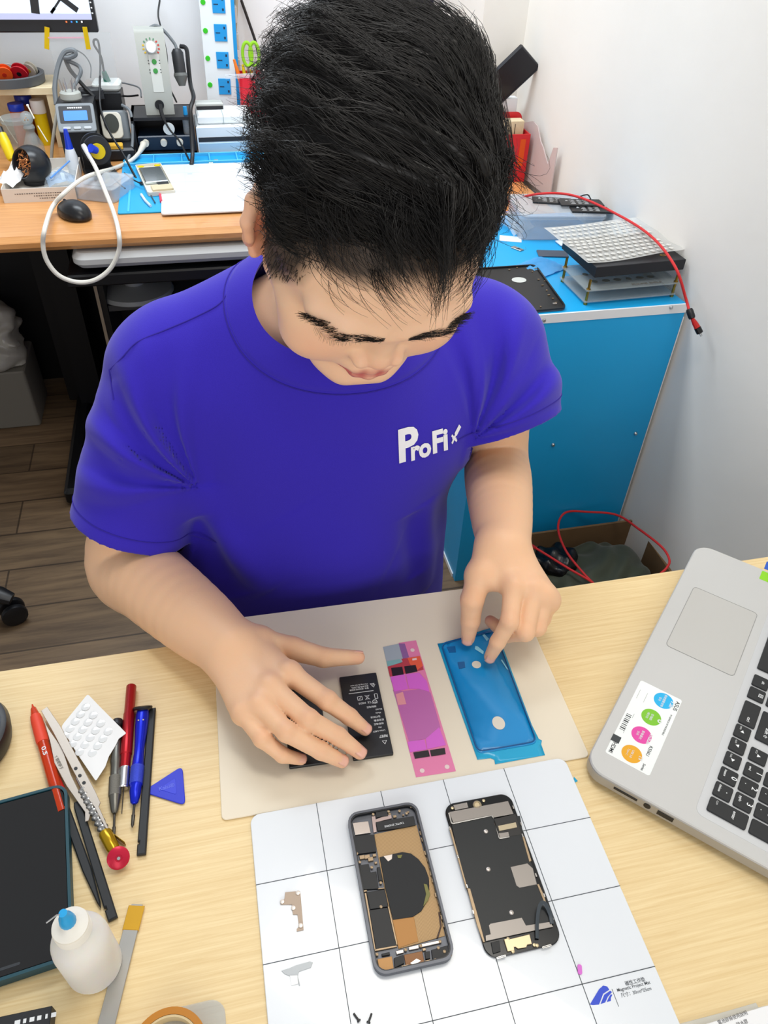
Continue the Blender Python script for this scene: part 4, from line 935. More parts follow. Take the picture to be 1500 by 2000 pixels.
# blue screen seal film, one corner lifted by the left hand
FB = M('film_blue', '#0c86c6', .32, coat=.2); FT = film('film_teal', '#22a8d4', .88, .25)
t = thing('screen_seal_film', 'blue phone-shaped seal film on the pad with its top corner lifted by two fingers', 'film', (.2395, .4440, PZ), math.radians(-1.6))
L = Loc(t, PZ+.0006); P = lambda pts, z=None: L.poly(pts, Z8[0], Z8[1], z)
def lift(pts, z0): return [(x, y, z0+.011*max(0, (y-.048)+(x-.004)*.9)**1.2/.03**.2*1.2) for x, y in pts]
def sheet(name, pts, z0, th, mt, holes=()):
    bm2 = bmesh.new(); vv = [bm2.verts.new((x, y, 0)) for x, y in P(pts)]; f0 = bm2.faces.new(vv); bmesh.ops.triangulate(bm2, faces=[f0])
    for _ in range(3): bmesh.ops.subdivide_edges(bm2, edges=[e for e in bm2.edges if e.calc_length() > .006], cuts=1)
    bmesh.ops.triangulate(bm2, faces=bm2.faces[:]); bm2.verts.index_update()
    v_ = lift([(p.co.x, p.co.y) for p in bm2.verts], z0); f_ = [[p.index for p in q.verts] for q in bm2.faces]; bm2.free()
    o = MB().add(v_, f_).build(name, mt, t); md = o.modifiers.new('thick', 'SOLIDIFY'); md.thickness = th; return o
sheet('carrier', [(515, 690), (650, 670), (760, 620), (880, 585), (950, 740), (1130, 1220), (1175, 1310), (1195, 1320), (1190, 1345), (1215, 1415), (890, 1475), (885, 1445), (860, 1435), (775, 1445), (640, 1060)], .0003, .0002, FT)
def rr8(pts, r=.18, n=5):
    out = []; N = len(pts)
    for i in range(N):
        p, q, w = Vector(pts[i-1]), Vector(pts[i]), Vector(pts[(i+1) % N]); l = min((p-q).length, (w-q).length)*r; a = q+(p-q).normalized()*l; b = q+(w-q).normalized()*l
        for k in range(n+1): s_ = k/n; v_ = a*(1-s_)**2+q*2*s_*(1-s_)+b*s_*s_; out.append((v_.x, v_.y))
    return out
sheet('seal_sheet', rr8([(530, 690), (885, 600), (1170, 1340), (775, 1410)], .12), .0008, .0003, FB)
po = P(rr8([(530, 690), (885, 600), (1170, 1340), (775, 1410)], .12)); cen = Vector((sum(p[0] for p in po)/len(po), sum(p[1] for p in po)/len(po)))
m = MB(); m.tube([Vector(v_) for v_ in lift([(p[0]-(p[0]-cen.x)*.03, p[1]-(p[1]-cen.y)*.03) for p in po], .0016)], .0007, 6, closed=True); m.build('seal_rim', M('seal_navy', '#0b4d84', .35), t)
for x, y, rx, ry in ((768, 830, .0052, .0050), (912, 1210, .0066, .0080)):
    q = P([(x, y)])[0]; MB().prism([(q[0]+a, q[1]+b) for a, b in ellipse(rx, ry, 28)], .0014, .0017).build('film_hole', M('pad_seen', '#d3cdbf', .5), t)
for pl in ([(760, 710), (775, 712), (815, 745), (812, 765), (757, 730)], [(805, 640), (820, 635), (850, 665), (835, 680)], [(925, 800), (935, 800), (975, 865), (965, 860)]):
    MB().add(lift(P(pl), .0018), [list(range(len(pl)))]).build('clear_tab', M('pale_cyan', '#8fd0e8', .3), t)
for pl in ([(575, 715), (630, 710), (635, 750), (590, 752)], [(645, 815), (690, 810), (695, 850), (655, 858)]): MB().prism(P(pl), .0013, .0016).build('dark_tab', M('tab_blue', '#0a5a94', .3), t)
# tiny parts on the mat
TAN = M('bracket_tan', '#b3a08e', .6, .1)
t = thing('metal_bracket', 'small tan L-shaped metal bracket lying at the left of the white mat', 'bracket', U(585, 1778, MT))
L = Loc(t, MT); k8 = 6.668
MB().prism(L.poly([(380, 290), (570, 272), (580, 320), (620, 780), (530, 800), (530, 765), (560, 740), (540, 580), (480, 580), (465, 450), (320, 450), (315, 400), (370, 380)], (500, 1700), k8), .0002, .0010, .0002).build('plate', TAN, t)
for x, y in ((545, 300), (340, 415), (485, 495), (580, 725)): q = L.poly([(x, y)], (500, 1700), k8)[0]; MB().at((q[0], q[1], .0008)).lathe([(.0018, 0), (.0019, .0008), (.0010, .0009)], 14).build('screw', SILV, t)
t = thing('metal_bracket', 'thin silver shield bracket lying below the tan bracket on the mat', 'bracket', U(575, 1890, MT))
L = Loc(t, MT)
MB().prism(L.poly([(330, 1310), (430, 1280), (520, 1240), (700, 1190), (740, 1200), (715, 1270), (560, 1320), (545, 1380), (575, 1500), (560, 1510), (535, 1370), (430, 1375), (370, 1350)], (500, 1700), k8), .0002, .0008, .0002).build('plate', M('bracket_silver', '#b4b9bc', .5, .15), t)
MB().prism(L.poly([(440, 1375), (540, 1370), (550, 1480), (460, 1505)], (500, 1700), k8), .0002, .0012, .0002).build('white_pad', M('white_pad', '#f0f2f2', .4), t)
tag(MB().prism(rrect(.0036, .0075, .0015), 0, .0012, .0002).build('pink_scrap', MAG, None, U(1132, 1894, MT), -.35), 'tiny pink scrap of film on the mat near the blue logo', 'scrap')
for k, (x, y, a, lb) in enumerate(((697, 1989, .5, 'tiny black screw at the bottom of the mat, left of its twin'), (722, 1991, -.6, 'tiny black screw at the bottom of the mat, right of its twin'))):
    p = U(x, y, MT); p.z += .0012; m = MB(); m.lathe([(.0016, -.003), (.0016, -.002), (.0008, -.002), (.0008, .004)], 10, axis='y'); tag(m.build('tiny_screw', BLACKP, None, p, a), lb, 'screw', 'tiny screws on the mat')
m = MB(); m.prism([(-.003, -.003), (.003, -.001), (.001, .004)], 0, .0006); tag(m.build('teal_scrap', FT, None, U(1122, 1525, DZ), 0), 'tiny teal scrap of film on the desk at the right edge of the mat', 'scrap')

# ---- laptop
ALU = M('laptop_silver', '#bebebc', .45, .2); KEY = M('key_black', '#1d1f21', .5); KINK = M('key_print', '#e4e6e6', .6)
ang = math.radians(43.6); LO = U(1140, 1494, DZ+.021); LO.z = DZ
t = thing('laptop', 'silver laptop with black keys turned toward the right wall at the desk edge', 'laptop', LO, ang)
LT = .021; L = Loc(t, DZ+LT)
W_, D_ = .388, .262
sh = rrect(W_, D_, .020, 8, W_/2, -D_/2)
kb = [L(1358, 1568), L(1362, 1592), L(1500, 1668)]
MB().prism(sh, .004, LT-.0015, .002).build('lower_case', M('laptop_side', '#a9a8a6', .4, .5), t)
MB().prism(sh, LT-.003, LT, .0012).build('palm_rest', ALU, t)
tp = [L(1357, 1146), L(1485, 1200), L(1430, 1322), L(1296, 1258)]; tcx = sum(p[0] for p in tp)/4; tcy = sum(p[1] for p in tp)/4
m = MB(); m.at((tcx, tcy, 0)).frame(.1115, .0765, .0006, LT, LT+.0003, .005); m.build('touchpad_rim', M('rim_grey', '#8a8a88', .4), t)
MB().at((tcx, tcy, 0)).prism(rrect(.1105, .0755, .0048), LT, LT+.0002).build('touchpad', M('touchpad_grey', '#b9b8b4', .4, .2), t)
n0 = L(1378, 1585); vrow = L(1420, 1524); vdot = L(1409, 1550); v1 = L(1472, 1520)
dv = L(1451, 1573)[1]-vdot[1]; du = vrow[0]-vdot[0]
v0 = (vrow[1]+vdot[1])/2; u0 = vdot[0]-du                                       # u0: the enter column
pv = -.0192; pu = .0192
MB().prism(rrect(.365, .125, .008, 6, u0-.0165+.1825, v0+.0165-.0625), LT-.0004, LT+.00025, .0001).build('keyboard_deck', M('deck_silver', '#c4c6c8', .4, .35), t)
def key(uc, vc, w, d, txt=(), sym=None):
    pr = UPROJ(uc, vc)
    if pr[0] > 1560: return
    m = MB(); m.prism(rrect(w, d, .0018, 4, uc, vc), LT, LT+.0022, .0005).mat(1)
    for s_, sz, du_, dv_ in txt: m.text(s_, sz, (uc+du_, vc+dv_, LT+.0023), PI, .01, 'CENTER')
    for tri in (sym or ()): m.add([(uc+x, vc+y, LT+.0023) for x, y in tri], [list(range(len(tri)))])
    m.build('key', [KEY, KINK], t)
def UPROJ(u, v):
    c, s_ = math.cos(ang), math.sin(ang); p = np.array((LO.x+u*c-v*s_, LO.y+u*s_+v*c, DZ+LT-CAM_Z)); d = p@CF; return (750+F_PX*(p@CX)/d, 1000-F_PX*(p@CU)/d)
kw = .0165
T3 = lambda a: [[(.0022*math.cos(a+q), .0022*math.sin(a+q)) for q in (0, 2.094, 4.189)]]
key(u0, v0+pv*.5, kw, kw+.0192, (('enter', .0042, 0, -.004), ('▭', .004, .004, .012)))
for k, (a, b) in enumerate((('.', 'delete'), ('0', 'insert'))): key(u0+pu*(k+1), v0, kw, kw, ((a, .0075, .0, -.003), (b, .0034, .0015, .0045)))
for k, an in enumerate((PI, PI/2, 0)): key(u0+pu*(k+3.05), v0+.001, kw, kw*.92, (('▭', .004, .004, .0035),), T3(an))
key(u0+pu*6.45, v0, kw*1.95, kw, (('ctrl', .0045, -.008, .001),)); key(u0+pu*8.0, v0, kw, kw, (('▤', .006, 0, -.002),)); key(u0+pu*9.0, v0, kw, kw, (('alt', .0042, 0, -.001),))
key(u0+pu*12.6, v0, kw*6.2, kw)
for k, (a, b) in enumerate((('3', 'pgdn'), ('2', '▾'), ('1', 'end'))): key(u0+pu*(k+1), v0+pv, kw, kw, ((a, .0075, .0, -.003), (b, .0034, .0015, .0045)))
key(u0+pu*4.05, v0+pv, kw, kw, (('▭', .004, .004, .0035),), T3(-PI/2)); key(u0+pu*6.1, v0+pv, kw*2.4, kw, (('shift ⇧', .0045, -.008, .001),))
for k in range(6): key(u0+pu*(k+8), v0+pv, kw, kw, ((' /.,MNB'[k+1], .006, 0, -.002),))
key(u0, v0+pv*2.5, kw, kw+.0192, (('+', .006, 0, -.002),))
for k, a in enumerate('654'): key(u0+pu*(k+1), v0+pv*2, kw, kw, ((a, .0075, .0, -.003), ('▴', .0034, .0015, .0045)))
key(u0+pu*4.9, v0+pv*2, kw*1.9, kw, (('enter', .0042, 0, 0),))
for k in range(5): key(u0+pu*(k+6.5), v0+pv*2, kw, kw, (("';LKJH"[k], .006, 0, -.002),))
for k, a in enumerate('987'): key(u0+pu*(k+1), v0+pv*3, kw, kw, ((a, .0075, .0, -.003),))
# side ports
ex = lambda p: L(*p, DZ+.012)[1]
for a, b, h in (((1205, 1525), (1250, 1550), .0032), ((1287, 1577), (1318, 1594), .0062)):
    ya, yb = L(*a, DZ+.012)[1], L(*b, DZ+.012)[1]; MB().box((-.0001, (ya+yb)/2, .0125), (.001, abs(ya-yb), h), .0002).build('port', BLACKP, t)
y_ = L(1268, 1564, DZ+.012)[1]; MB().at((-.0006, y_, .0125), (0, PI/2, 0)).lathe([(.0034, 0), (.0034, .0009), (.0018, .001), (.0018, .0004)], 18).build('audio_jack', BLACKP, t)
MB().at((W_/2, -D_+.004, LT)).prism(rrect(.30, .010, .004), -.004, .004, .001).build('hinge', BLACKP, t)
MB().at((W_/2, -D_-.002, LT+.002), (math.radians(18), 0, 0)).box((0, -.004, .125), (W_, .008, .25), .002).build('lid', ALU, t)
# sticker on the palm rest
st = [L(1255, 1330), L(1335, 1368), L(1263, 1515), L(1180, 1470)]
STK = M('sticker_white', '#e4e8e6', .4); s_o = MB(); 
sx0 = (min(p[0] for p in st)+max(p[0] for p in st))/2; sy0 = sum(p[1] for p in st)/4
st_o = MB().at((sx0, sy0, LT)).prism(rrect(.106, .0455, .0025), 0, .0002).build('sticker', STK, t); st_o['label'] = 'white sticker with four coloured discs'
q4 = [(1298, 1370, '#1fa8dc', '7.5h', ('長效鋰聚合物', '電池')), (1274, 1402, '#76b82a', '◎', ('防指紋', '觸控板')), (1255, 1437, '#d6459c', 'Tru2Life', ('影像優化', '技術')), (1236, 1474, '#dd9f1c', '⚿', ('USB 3.0', 'Type-C'))]
for x, y, c, big, sm_ in q4:
    p = L(x, y); MB().at((p[0], p[1], LT+.0002)).prism(ellipse(.0101, .0101, 32, 0, .0012), 0, .0001).build('sticker_disc', M('disc_'+c[1:], c, .4), st_o)
    m = MB(); m.text(big, .0054 if len(big) < 6 else .0040, (p[0], p[1]-.0058, LT+.0004), PI, .03, 'CENTER'); m.text(sm_[0], .0030, (p[0], p[1]+.0020, LT+.0004), PI, .01, 'CENTER'); m.text(sm_[1], .0028, (p[0], p[1]+.0060, LT+.0004), PI, .0, 'CENTER'); m.build('sticker_print', M('white_ink', '#d5d8da', .6), st_o)
m = MB()
for s_, sz, pq, al in (('ASUS', .0058, (1332, 1370), 'LEFT'), ('IN SEARCH OF INCREDIBLE', .0024, (1316, 1394), 'LEFT'), ('K556U', .0046, (1279, 1456), 'LEFT'), ('Series', .0036, (1265, 1490), 'LEFT'), ('HDMI', .0056, (1206, 1447), 'LEFT'), ('·················', .0030, (1256, 1345), 'LEFT'), ('··················', .0030, (1270, 1352), 'LEFT'), ('········', .0030, (1244, 1392), 'LEFT'), ('···········', .0030, (1228, 1418), 'LEFT')):
    p = L(*pq); m.text(s_, sz, (p[0]-.003, p[1]+sz*.75+(.0006 if sz != .0056 else -.001), LT+.0003), PI, .015, al)
p = L(1221, 1412); 
for k, w in enumerate((.6, 1.2, .5, .9, 1.6, .5, 1.0, .6, 1.4, .5)): m.box((p[0]+.012-k*.0024, p[1], LT+.0003), (.001*w, .0052, .0001))
p = L(1203, 1443); m.box((p[0], p[1], LT+.0003), (.0085, .0085, .0001)); m.build('sticker_print', M('sticker_ink', '#33373a', .5), st_o)
for px, py, c, w in ((1497, 1127, '#86c81e', .017), (1506, 1108, '#2456b8', .016)):
    p = L(px, py); MB().at((p[0], p[1], LT)).prism(rrect(w, .014, .001), 0, .0002).build('badge', M('badge_'+c[1:], c, .3), t)
# ------------------------------------------------------------------ tools and other things on the left of the work desk
def lying(name, label, cat, p, q, h=0., z=DZ):      # a thing lying from pixel p to pixel q; x runs along it, origin on the surface
    a, b = U(*p, z+h), U(*q, z+h); d = b-a; a = a.copy(); a.z = z
    return thing(name, label, cat, a, math.atan2(d.y, d.x)), d.length
def rod(prof, z, n=20): return MB().lathe([(r_, x) for x, r_ in prof], n, (0, 0, z), 'x')
ORR = M('orange_rubber', '#d8432a', .55); ORC = M('orange_clear', '#e0481f', .15, trans=.45, ior=1.3); REDA = M('red_anodised', '#a8151f', .3, .6); BLUA = M('blue_anodised', '#1226c8', .28, .55); GUN = M('gunmetal', '#6b6a64', .35, .8)
t, l = lying('ball_pen', 'orange ball pen with a rubber grip, its lower half under the dark phone', 'pen', (63, 1376), (112, 1550), .006)
rod([(0, .0006), (.004, .0014), (.006, .0028), (.016, .0046)], .0062).build('tip', ORC, t)
rod([(.016, .0050), (.022, .0058), (.048, .0062), (.052, .0058)], .0062).build('grip', ORR, t)
rod([(.052, .0055), (.135, .0055)], .0062).build('barrel', ORC, t); rod([(.054, .0018), (.130, .0018)], .0062, 10).build('refill', M('refill_red', '#b3121a', .3), t)
MB().text('0.5', .0055, (.060, -.002, .0119), 0, .02, sx=1.6).build('lettering', M('white_ink', '#d5d8da', .6), t)
tag(MB().at((0, 0, .004), (0, 0, 0)).lathe([(.002, 0), (.003, .002), (.003, .035), (.002, .037)], 12, (0, 0, 0), 'x').build('red_stick', M('red_gloss', '#b8201c', .25), None, U(106, 1508, DZ), -1.15), 'short glossy red stick beside the orange pen', 'stick')
t, l = lying('tweezers', 'wide silver tweezers with three holes lying over the black spudgers', 'tweezers', (90, 1384), (205, 1610), .010)
STL = M('tweezer_steel', '#b3aaa0', .36, .6)
L = Loc(t, DZ+.011)
def arm(pts, z0, z1, name='arm'): return MB().prism(L.poly(pts, z=DZ+z1), z0, z1, .0003).build(name, STL, t)
k_ = 3.125
arm([(80, 1388), (92, 1380), (118, 1418), (150, 1478), (186, 1545), (196, 1567), (193, 1575), (212, 1618), (207, 1619), (184, 1575), (172, 1560), (140, 1500), (105, 1432)], .0098, .0112)
arm([(82, 1392), (90, 1415), (98, 1428), (122, 1462), (138, 1512), (170, 1578), (177, 1588), (173, 1602), (166, 1604), (166, 1586), (130, 1535), (106, 1490), (98, 1450)], .0072, .0086)
for x, y in ((148, 1501), (156, 1515), (164, 1529)): q = L(x, y, DZ+.0112); MB().at((q[0], q[1], .0110)).prism(ellipse(.0020, .0017, 16), 0, .0003).build('hole', BLACKP, t)
q = L(106, 1478, DZ+.0086); MB().text('T 精密镊子', .0036, (q[0], q[1], .0088), 0, .01).build('lettering', M('etched_grey', '#6e6a62', .5), t)
t, l = lying('precision_screwdriver', 'silver spiral screwdriver with a gold collar and red swivel cap', 'screwdriver', (150, 1520), (236, 1686), .006)
pr = []
for i in range(60): x = .015+.052*i/59; pr.append((x, .0044+.0009*math.sin(i*.85)))
rod([(.0, .0012), (.0145, .0013)], .0065, 10).build('shaft', CHROME, t); rod(pr, .0065).build('spiral_grip', M('spiral_steel', '#a9a9a8', .25, .9), t)
rod([(.067, .0052), (.069, .0060), (.086, .0056), (.088, .0046), (l-.004, .0040)], .0068).build('collar', M('gold_foil', '#b08c12', .25, .6), t)
m = MB().at((.074, .0045, .004), (0, 0, .35)); m.box((.004, .0012, 0), (.020, .0004, .007)); m.build('tape_tail', M('gold_foil', '#b08c12', .25, .6), t)
MB().at((l-.003, 0, .0112), (0, .70, 0)).lathe([(.0082, -.002), (.0097, -.0008), (.0097, .0008), (.0078, .0018), (.0030, .0023), (.0028, .0018)], 28).build('swivel_cap', M('cap_red', '#c0183a', .3, .3), t)
MB().at((l-.003+.0014, 0, .0129), (0, .70, 0)).lathe([(.0016, 0), (.0014, .0006)], 12).build('pin', CHROME, t)
# black nylon spudgers
def spudger(label, p, q, pointed, z):
    t_, l_ = lying('spudger', label, 'spudger', p, q, z); t_['group'] = 'black nylon spudgers'
    w = .0042
    if pointed: pl = [(0, -w), (l_*.72, -w*.9), (l_-.006, -.0014), (l_, 0), (l_-.006, .0014), (l_*.72, w*.9), (0, w)]
    else: pl = [(0, -w*.7), (.006, -w), (l_-.0125, -w), (l_-.0125, -w+.0016), (l_-.010, -w+.0016), (l_-.010, -w), (l_, -w*.95), (l_, w*.95), (0, w*.75)]
    tag(t_, None, None); MB().prism(pl, z-.0004, z+.0040, .0010).build('blade', M('nylon_black', '#1f2225', .5), t_); return t_
spudger('black pointed spudger beside the dark phone, under the silver tweezers', (110, 1530), (198, 1776), True, .0006)
spudger('black spudger with a notched flat end, right of the pointed one', (152, 1568), (222, 1798), False, .0010)
spudger('long black spudger with a notched flat end beside the blue screwdriver', (299, 1386), (277, 1672), False, .0006)
# sheet of water-damage dots
t = thing('sticker_sheet', 'torn white sheet of round clear stickers lying across the grey screwdriver', 'stickers', U(180, 1440, DZ), 0); L = Loc(t, DZ+.011)
SH = M('sheet_white', '#e3e4e4', .45)
pl = rr8([(172, 1357), (198, 1384), (247, 1433), (232, 1443), (226, 1455), (212, 1476), (205, 1495), (186, 1523), (150, 1470), (118, 1418)], .12, 3); P2 = L.poly(pl)
rise = lambda x, y: .0106+.0020*math.sin((x+y)*30)
n = len(P2); vs = [(x, y, rise(x, y)) for x, y in P2]+[(x, y, rise(x, y)-.0005) for x, y in P2]+[(0, 0, rise(0, 0)), (0, 0, rise(0, 0)-.0005)]
MB().add(vs, [[i, (i+1) % n, 2*n] for i in range(n)]+[[n+(i+1) % n, n+i, 2*n+1] for i in range(n)]+[[i, n+i, n+(i+1) % n, (i+1) % n] for i in range(n)]).build('backing', SH, t)
DOT = M('dot_clear', '#d7dadb', .12, coat=.6)
for r_ in range(4):
    for c_ in range(5):
        x, y = 166+14.5*r_-12*c_+c_*1.5, 1386+13.5*r_+15.5*c_-c_*2.2+2.2*r_
        if c_ == 4 and r_ > 2: continue
        q = L(x+2, y-4); MB().at((q[0], q[1], rise(*q)+.0002)).lathe([(.0044, 0), (.0043, .00015), (.0040, .0002)], 18).build('dot', DOT, t)
t, l = lying('precision_screwdriver', 'grey metal screwdriver partly under the white sticker sheet', 'screwdriver', (230, 1408), (222, 1638), .005); t.scale.x = l/.137; l = .137
rod([(0, .0050), (.003, .0062), (.007, .0062), (.010, .0035)], .0056).build('swivel_cap', BLACKP, t)
rod([(.010, .0044), (.040, .0046), (.052, .0056), (.056, .0050), (.070, .0052)], .0056).build('handle', GUN, t)
kn = [(.070+.022*i/40, .0058+.0004*(i % 2)) for i in range(41)]; rod(kn, .0058, 24).build('knurled_grip', M('knurl_steel', '#8d8b84', .4, .8), t)
rod([(.092, .0058), (.098, .0050), (.108, .0034), (.111, .0020)], .0056).build('collet', GUN, t); rod([(.111, .0011), (l-.012, .0011), (l-.012, .0016), (l-.002, .0013), (l, .0004)], .0050, 10).build('bit', M('bit_dark', '#4a4844', .35, .8), t)
t, l = lying('pin_vise', 'red anodised pin vise with a ribbed silver nose', 'hand tool', (257, 1341), (238, 1590), .005); t.scale.x = l/.166; l = .166
rod([(0, .0046), (.001, .0052), (.040, .0052), (.041, .0058), (.095, .0058), (.096, .0050), (.112, .0048)], .0060).build('handle', REDA, t)
rod([(.112+.024*i/16, .0052-.00045*(i % 2)) for i in range(17)]+[(.137, .0040)], .0060).build('ribbed_nose', CHROME, t); rod([(.137, .0006), (l, .0004)], .0056, 8).build('needle', M('bit_dark', '#4a4844', .35, .8), t)
t, l = lying('precision_screwdriver', 'blue anodised screwdriver with a black swivel cap', 'screwdriver', (280, 1384), (258, 1616), .006); t.scale.x = l/.150; l = .150
MB().at((.001, 0, .0085), (0, -.85, 0)).lathe([(.0088, -.002), (.0098, 0), (.0094, .0016), (.0060, .0024)], 28).build('swivel_cap', BLACKP, t)
rod([(.005, .0060), (.012, .0066), (.030, .0062), (.050, .0050), (.062, .0048), (.076, .0056), (.079, .0062)], .0068).build('handle', BLUA, t)
rod([(.079+.022*i/40, .0064-.0004*(i % 2)) for i in range(41)], .0068, 24).build('knurled_grip', M('knurl_blue', '#4a5cd8', .35, .6), t)
rod([(.101, .0062), (.104, .0052), (.110, .0054), (.122, .0036), (.124, .0018)], .0066).build('collet', BLUA, t)
for yy in (-.0022, .0024): MB().ball((.0215, yy, .0128), .0012, 10, 6).build('indicator_dot', CHROME, t)
rod([(.124, .0012), (l-.014, .0012), (l-.014, .0018), (l-.003, .0014), (l, .0004)], .0056, 10).build('bit', M('bit_dark', '#4a4844', .35, .8), t)
# pick
t = thing('opening_pick', 'rounded blue triangular opening pick leaning on the black spudger', 'pick', U(330, 1538, DZ), 0); L = Loc(t, DZ+.003)
PKB = M('pick_blue', '#2230c4', .45)
pl = L.poly(rr8([(356, 1494), (362, 1572), (277, 1545)], .17, 6)); cx_ = sum(p[0] for p in pl)/len(pl); cy_ = sum(p[1] for p in pl)/len(pl)
MB().prism(pl, .0008, .0020, .0005).build('blade', PKB, t)
MB().prism([(cx_+(x-cx_)*.42, cy_+(y-cy_)*.42) for x, y in pl], .0019, .0023, .0001).build('raised_panel', M('pick_panel', '#2a38cf', .4), t)
q = L(310, 1544); MB().text('Kaisi®', .0056, (q[0], q[1], .00245), math.radians(6), .015).build('lettering', M('pick_print', '#5a68e0', .5), t)
# large phone in a teal case
t = thing('smartphone', 'large phone with a black screen in a dark teal case at the left edge', 'phone', (0, 0, DZ), 0)
a, b, c_ = U(131, 1534, DZ+.011), U(143, 1862, DZ+.011), U(0, 1566, DZ+.011); d = (a-b).normalized(); ln = (a-b).length; w_ = .080
t.rotation_euler.z = math.atan2(d.y, d.x)-PI/2; t.location = ((a.x+b.x)/2-w_/2*math.cos(t.rotation_euler.z), (a.y+b.y)/2-w_/2*math.sin(t.rotation_euler.z), DZ)
TEAL = M('teal_case', '#15434f', .5)
m = MB(); m.prism(rrect(w_, ln+.006, .012, 8), .0003, .004, .001); m.frame(w_, ln+.006, .0026, .003, .0118, .012); m.build('case', TEAL, t)
MB().prism(rrect(w_-.0054, ln, .010, 8), .003, .0108, .0006).build('screen', M('screen_black', '#0a0b0d', .06, coat=.6), t)
MB().at((-.008, -ln/2+.006, .0108)).prism(rrect(.016, .0022, .001), 0, .0002).build('earpiece', M('earpiece_grey', '#2f3338', .4), t)
# plastic squeeze bottle
tp = U(128, 1792, DZ+.100); t = thing('squeeze_bottle', 'frosted plastic squeeze bottle with a blue needle cap standing beside the pry bar', 'bottle', (tp.x, tp.y, DZ))
FRO = M('frosted_plastic', '#f6f5f2', .35, trans=.3, ior=1.2, sss=.3); LIQ = M('clear_liquid', '#dfe3e6', .1, trans=.8, ior=1.2)
MB().lathe([(.016, .0), (.0205, .0015), (.0215, .005), (.0215, .052), (.0208, .058), (.0180, .066), (.0135, .072), (.0125, .076)], 40).build('bottle_body', FRO, t)
MB().lathe([(.0128, .075)]+[(.0136-.0005*(k % 2), .076+.0008*k) for k in range(12)]+[(.0130, .0865), (.0100, .0885), (.0070, .0900), (.0055, .0925)], 36).build('screw_cap', M('cap_cream', '#e2dfd6', .4), t)
MB().lathe([(.0058, .092), (.0060, .094), (.0050, .100), (.0035, .103), (.0030, .108)], 16).build('needle_hub', M('hub_blue', '#1d9ad6', .35), t)
MB().tube([(0, 0, .106), (-.004, -.001, .109), (-.011, -.004, .107)], .0006, 6).build('needle', CHROME, t)
# pry bar
t, l = lying('pry_bar', 'thin steel pry bar with yellow tape on its end running off the bottom edge', 'pry tool', (268, 1766), (205, 2010), .002)
m = MB(); m.prism([(0, -.0045), (.004, -.006), (l+.03, -.0070), (l+.03, .0070), (.004, .006), (0, .0045)], .0012, .0024, .0003); m.build('blade', M('worn_steel', '#a9a8a4', .32, .8), t)
MB().box((.0110, 0, .0018), (.0195, .0136, .0020), .0004).build('tape', M('yellow_tape', '#c7970a', .3, coat=.4), t)
# tape roll at the bottom edge
t = thing('tape_roll', 'amber heat-tape roll cut off by the bottom edge of the picture', 'tape', U(332, 2062, DZ))
AMB = M('amber_tape', '#b5741a', .25, coat=.5)
MB().lathe([(.0240, .0002), (.029, .0002), (.029, .012), (.0240, .012), (.0240, .0002)], 48, caps=False).build('tape_winding', AMB, t); MB().lathe([(.0222, .0004), (.0238, .0004), (.0238, .0116), (.0222, .0116), (.0222, .0004)], 48, caps=False).build('core', M('card_core', '#c9b48a', .7), t)
t = thing('zip_bag', 'clear plastic bag lying right of the amber tape roll at the bottom edge', 'bag', U(378, 2034, DZ), 0)
MB().prism(rrect(.05, .05, .012), .0004, .0016, .0004).build('film', film('clear_bag', '#e8ecee', .25, .15), t)
# black box with print and the black object at the left edge
t = thing('black_carton', 'flat black carton with white print in the bottom left corner', 'box', U(40, 2000, DZ), math.radians(-1)); L = Loc(t, DZ+.014)
c0 = L(101, 1964); MB().box((c0[0]-.045, c0[1]-.04, .007), (.09, .08, .0138), .0006).build('carton', M('carton_black', '#1b1c20', .5), t)
q = L(34, 1997); m = MB()
for k, w in enumerate((.0040, .0022, .0034, .0030, .0016, .0036)): m.box((q[0]+.0052*k, q[1], .0140), (w, .0030, .0003))
m.build('lettering', M('white_ink', '#d5d8da', .6), t)
t = thing('glasses_case', 'rounded black case at the left edge of the desk above the orange pen', 'case', (0, 0, DZ)); e_ = U(19, 1415, DZ+.02); t.location = (e_.x-.032, e_.y-.004, DZ)
MB().lathe([(.022, 0), (.030, .004), (.032, .016), (.030, .024), (.026, .026)], 40).build('shell', BLACKP, t)
MB().lathe([(.0255, .0255), (.0255, .0265), (.010, .0268)], 40).build('lid_inlay', M('slate', '#3c434c', .5), t)
for o in (bpy.data.objects['shell'], bpy.data.objects['lid_inlay']): o.scale = (1, 1.35, 1)
# paper and carton at the bottom right
t = thing('paper_packet', 'white printed paper packet in the bottom right corner of the desk', 'paper', U(1450, 1990, DZ), 0); L = Loc(t, DZ+.003)
MB().prism(L.poly([(1325, 1999), (1405, 1978), (1478, 1957), (1483, 1966), (1520, 1958), (1560, 2060), (1350, 2090)]), .0004, .0016, .0003).build('backing_sheet', M('backing_grey', '#c3bfb2', .6), t)
MB().prism(L.poly([(1358, 2006), (1490, 1966), (1530, 1956), (1580, 2080), (1380, 2120)]), .0018, .0030, .0004).build('packet', M('packet_white', '#e6e7e8', .4), t)
q = L(1392, 1998); m = MB(); m.text('電池膠條使用說明', .0034, (q[0]+.004, q[1]-.002, .0032), math.radians(3), 0); m.text('防水膠', .0034, (q[0]+.018, q[1]-.0065, .0032), math.radians(3), 0); m.build('lettering', M('ink_dark', '#3a3a3c', .6), t)
